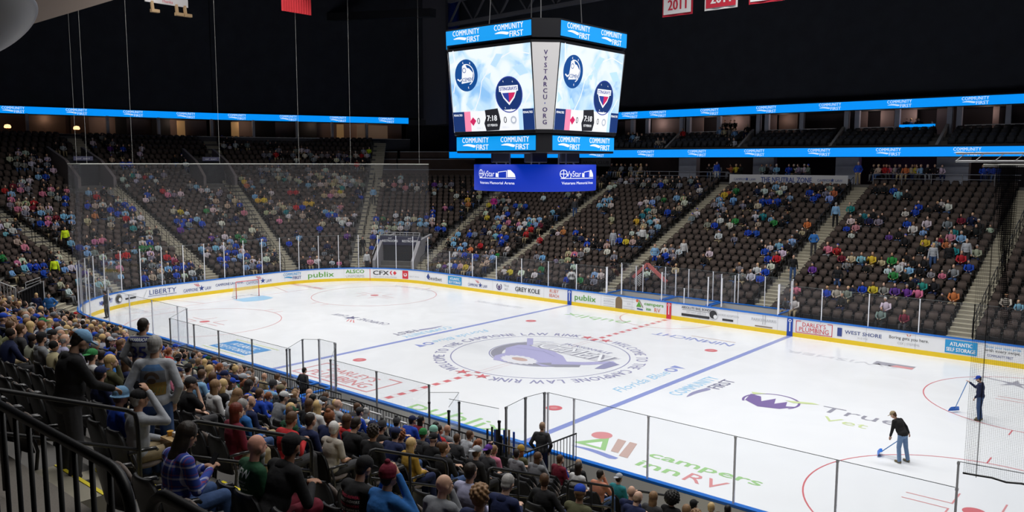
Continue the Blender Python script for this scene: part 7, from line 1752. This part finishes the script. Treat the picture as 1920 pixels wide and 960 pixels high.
def mass(name, items, mats_, label, cat):
    """items: list of (verts, faces, colours or None, matidx, Matrix)"""
    V, F, C, MI = [], [], [], []
    for v, f, c, mi, M in items:
        base = len(V); A = np.array(v) @ np.array(M.to_3x3()).T + np.array(M.translation); V += A.tolist(); F += [tuple(base+i for i in q) for q in f]; MI += (mi if isinstance(mi, list) else [mi]*len(f))
        if c is not None: C += c
    me = bpy.data.meshes.new(name); me.from_pydata(V, [], F)
    for m in mats_: me.materials.append(m)
    me.polygons.foreach_set('material_index', MI)
    if C: a = me.color_attributes.new('tint', 'FLOAT_COLOR', 'POINT'); a.data.foreach_set('color', np.array([(*c, 1) for c in C], dtype=np.float32).ravel())
    me.polygons.foreach_set('use_smooth', [True]*len(F)); o = link(name, me); return tag(o, label, cat, kind='stuff')
rnd2 = random.Random(5); items = []; OCC2 = set()
def put_fig(i, colour):
    TAKEN[i] = True; OCC2.add(i); x, y, z = SEATS[i][:3]; s = rnd2.uniform(.92, 1.05) * (.8 if rnd2.random() < .12 else 1)
    v, f, c = lowfig(rnd2, colour); items.append((v, f, c, 0, Matrix.Translation((x, y, z)) @ Matrix.Rotation(seat_rot(i), 4, 'Z') @ Matrix.Scale(s, 4)))
for key, (ox, oy, k, txt) in CROWD_TXT.items():
    for ent in txt.split(';'):
        x_, y_, cs = ent.split()[:3] if len(ent.split()) == 3 else (None, None, None)
        if cs is None: continue
        for n, ch in enumerate(cs):
            px = ox+(float(x_)+n*26)/k; py = oy+float(y_)/k
            j = nearest_seat(px, py-2, False, 20, 200, 16)
            if j is not None: put_fig(j, CC[ch])
for i in FILL_REST:
    if rnd2.random() < .85: put_fig(i, rnd2.choice(SH))
# loose groups on the far concourse and in the suites
def lone(x, y, z, colour, rz, s=1.0):
    v, f, c = lowfig(rnd2, colour); items.append((v, f, c, 0, Matrix.Translation((x, y, z)) @ Matrix.Rotation(rz, 4, 'Z') @ Matrix.Scale(s, 4)))
for x_, cs in ((1175, 'kgkk'), (1195, 'yck'), (1212, 'k'), (1330, 'kcg'), (1372, 'oyk'), (1430, 'gkgb'), (1480, 'Bkw'), (1500, 'gwg'), (1640, 'kcr'), (1660, 'rpcg'), (1690, 'kocyk'), (1720, 'cbk'), (1755, 'kw'), (1845, 'BBBB'), (1060, 'kgk'), (1148, 'kkg')):
    for n, ch in enumerate(cs): q = at_y(x_+n*9, 310, 33.3+rnd2.random()*1.2); lone(q[0], q[1], 8.35, CC[ch], PI+rnd2.uniform(-.8, .8))
for x_, py_, cs in ((1178, 255, 'kbk'), (1195, 257, 'wk'), (1235, 265, 'cc'), (1350, 245, 'bcg'), (1378, 248, 'b'), (1368, 266, 'kw'), (1402, 240, 'k'), (1700, 230, 'kgk'), (1725, 230, 'k'), (1748, 235, 'c'), (1282, 248, 'r'), (1360, 232, 'kkk')):
    for n, ch in enumerate(cs): q = at_y(x_+n*9, py_, YL+1.0+(270-py_)/12); lone(q[0], q[1], q[2]-1.0, CC[ch], PI)
mass('crowd', items, [CROWD], 'several hundred seated spectators scattered over the far and end stands', 'crowd')

# ---- chairs: the ones nearest the camera one by one, the rest as rows
CH_IN = [int(i) for i in np.argsort(DIST) if NEARM[i] and INV[i] and DIST[i] < 40]
def chair_label(i, occ): return ('black arena chair with a spectator in it, ' if occ else 'empty black arena chair, tipped up, ')+where(i)
done = set(); proto = {}
for i in CH_IN[:300]:
    occ = i in OCC; loc = SEATS[i][:3]; lab = chair_label(i, occ); done.add(i)
    if occ not in proto: proto[occ] = chair(loc, seat_rot(i), occ, lab, 'arena chairs in the near stand')
    else: dup(proto[occ], loc, seat_rot(i), lab)
def low_chair(occ):
    b = MB(); W2 = .25; nz, n = 4, 3
    def shellpart(dy, mi, inset=0):
        base = len(b.v); V = []
        for j in range(nz+1):
            v = j/nz; z = .40+.50*v-inset*.5*v; wd = (W2-inset)*(1 if j < 3 else (.93 if j == 3 else .62))
            for i in range(n+1): u = i/n*2-1; V.append((u*wd, -.19-.10*v+.04*u*u+dy, z))
        b.add(V, [(j*(n+1)+i, j*(n+1)+i+1, (j+1)*(n+1)+i+1, (j+1)*(n+1)+i) for j in range(nz) for i in range(n)], mi)
    shellpart(-.035, 1); shellpart(0, 1); shellpart(.02, 0, .025)
    if occ: b.box((0, .06, .43), (.44, .44, .08), 0, 0)
    else:
        M = rotm('X', -68).to_4x4(); b.box((0, -.06, .60), (.45, .42, .08), 0, 0, M)
        b.box((0, .0, .40), (.36, .02, .02), 0, 2, None)
    for s in (-1, 1): b.box((s*.265, -.06, .63), (.05, .34, .045), 0, 1); b.box((s*.265, -.2, .35), (.04, .1, .55), 0, 1)
    return b.v, b.f, None, list(b.m)
LC = {o: low_chair(o) for o in (False, True)}
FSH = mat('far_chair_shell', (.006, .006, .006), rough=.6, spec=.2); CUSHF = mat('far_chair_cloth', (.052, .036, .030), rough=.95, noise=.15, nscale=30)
its = []
for i, s in enumerate(SEATS):
    if i in done: continue
    if PX[i][2] < .5 or PX[i][0] < -250 or PX[i][0] > 2200: continue
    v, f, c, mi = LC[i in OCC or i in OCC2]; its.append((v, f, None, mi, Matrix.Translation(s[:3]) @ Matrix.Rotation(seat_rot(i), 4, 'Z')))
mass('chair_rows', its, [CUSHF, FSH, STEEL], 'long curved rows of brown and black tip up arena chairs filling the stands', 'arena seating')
# suite seats on the balcony
its = []
for j in range(4):
    x = -39
    while x < 24:
        if min(abs(x-q) for q in RAMPX) > .5: its.append((*LC[False][:2], None, LC[False][3], Matrix.Translation((x, YL+1.15+.70*j, 10.85+.28*(j+0))) @ Matrix.Rotation(PI, 4, 'Z')))
        x += .62
mass('balcony_chair_rows', its, [mat('balcony_cloth', (.03, .032, .04), rough=.8), SHELL, STEEL], 'rows of dark chairs on the far balcony below the suites', 'arena seating')

# ---- small things people hold
def prop_at(person_obj, local, name, build, label, cat):
    o = build(); o.name = name; o.location = Matrix.Translation(person_obj.location) @ Matrix.Rotation(person_obj.rotation_euler[2], 4, 'Z') @ Vector(local); o.rotation_euler = (0, 0, person_obj.rotation_euler[2]); return tag(o, label, cat)
pl = next(o for o in bpy.data.objects if o.get('label', '').startswith('person in blue plaid'))
prop_at(pl, (.0, .42, .86), 'phone', lambda: MB().box((0, 0, 0), (.075, .012, .15), 0, 0, Matrix.Rotation(math.radians(-35), 4, 'X')).build('phone', SHELL), 'black phone held by the person in the blue plaid shirt', 'phone')
sl = next(o for o in bpy.data.objects if o.get('label', '').startswith('person in pale grey sweater'))
tr = empty('food_tray', (0, 0, 0), 0, 'cardboard food tray on the lap of the person in pale grey sweater', 'food tray')
tr.location = Matrix.Translation(sl.location) @ Matrix.Rotation(sl.rotation_euler[2], 4, 'Z') @ Vector((.18, .42, .66))
MB().box((0, 0, 0), (.34, .26, .02)).build('tray_base', mat('cardboard', (.45, .30, .14)), tr); MB().box((.02, .03, .04), (.17, .12, .05)).build('paper_boat', BW, tr); MB().lathe((-.11, -.03, .01), [(.03, 0), (.04, .06), (.005, .06)], 12).build('sauce_cup', mat('sauce', (.6, .3, .03)), tr)
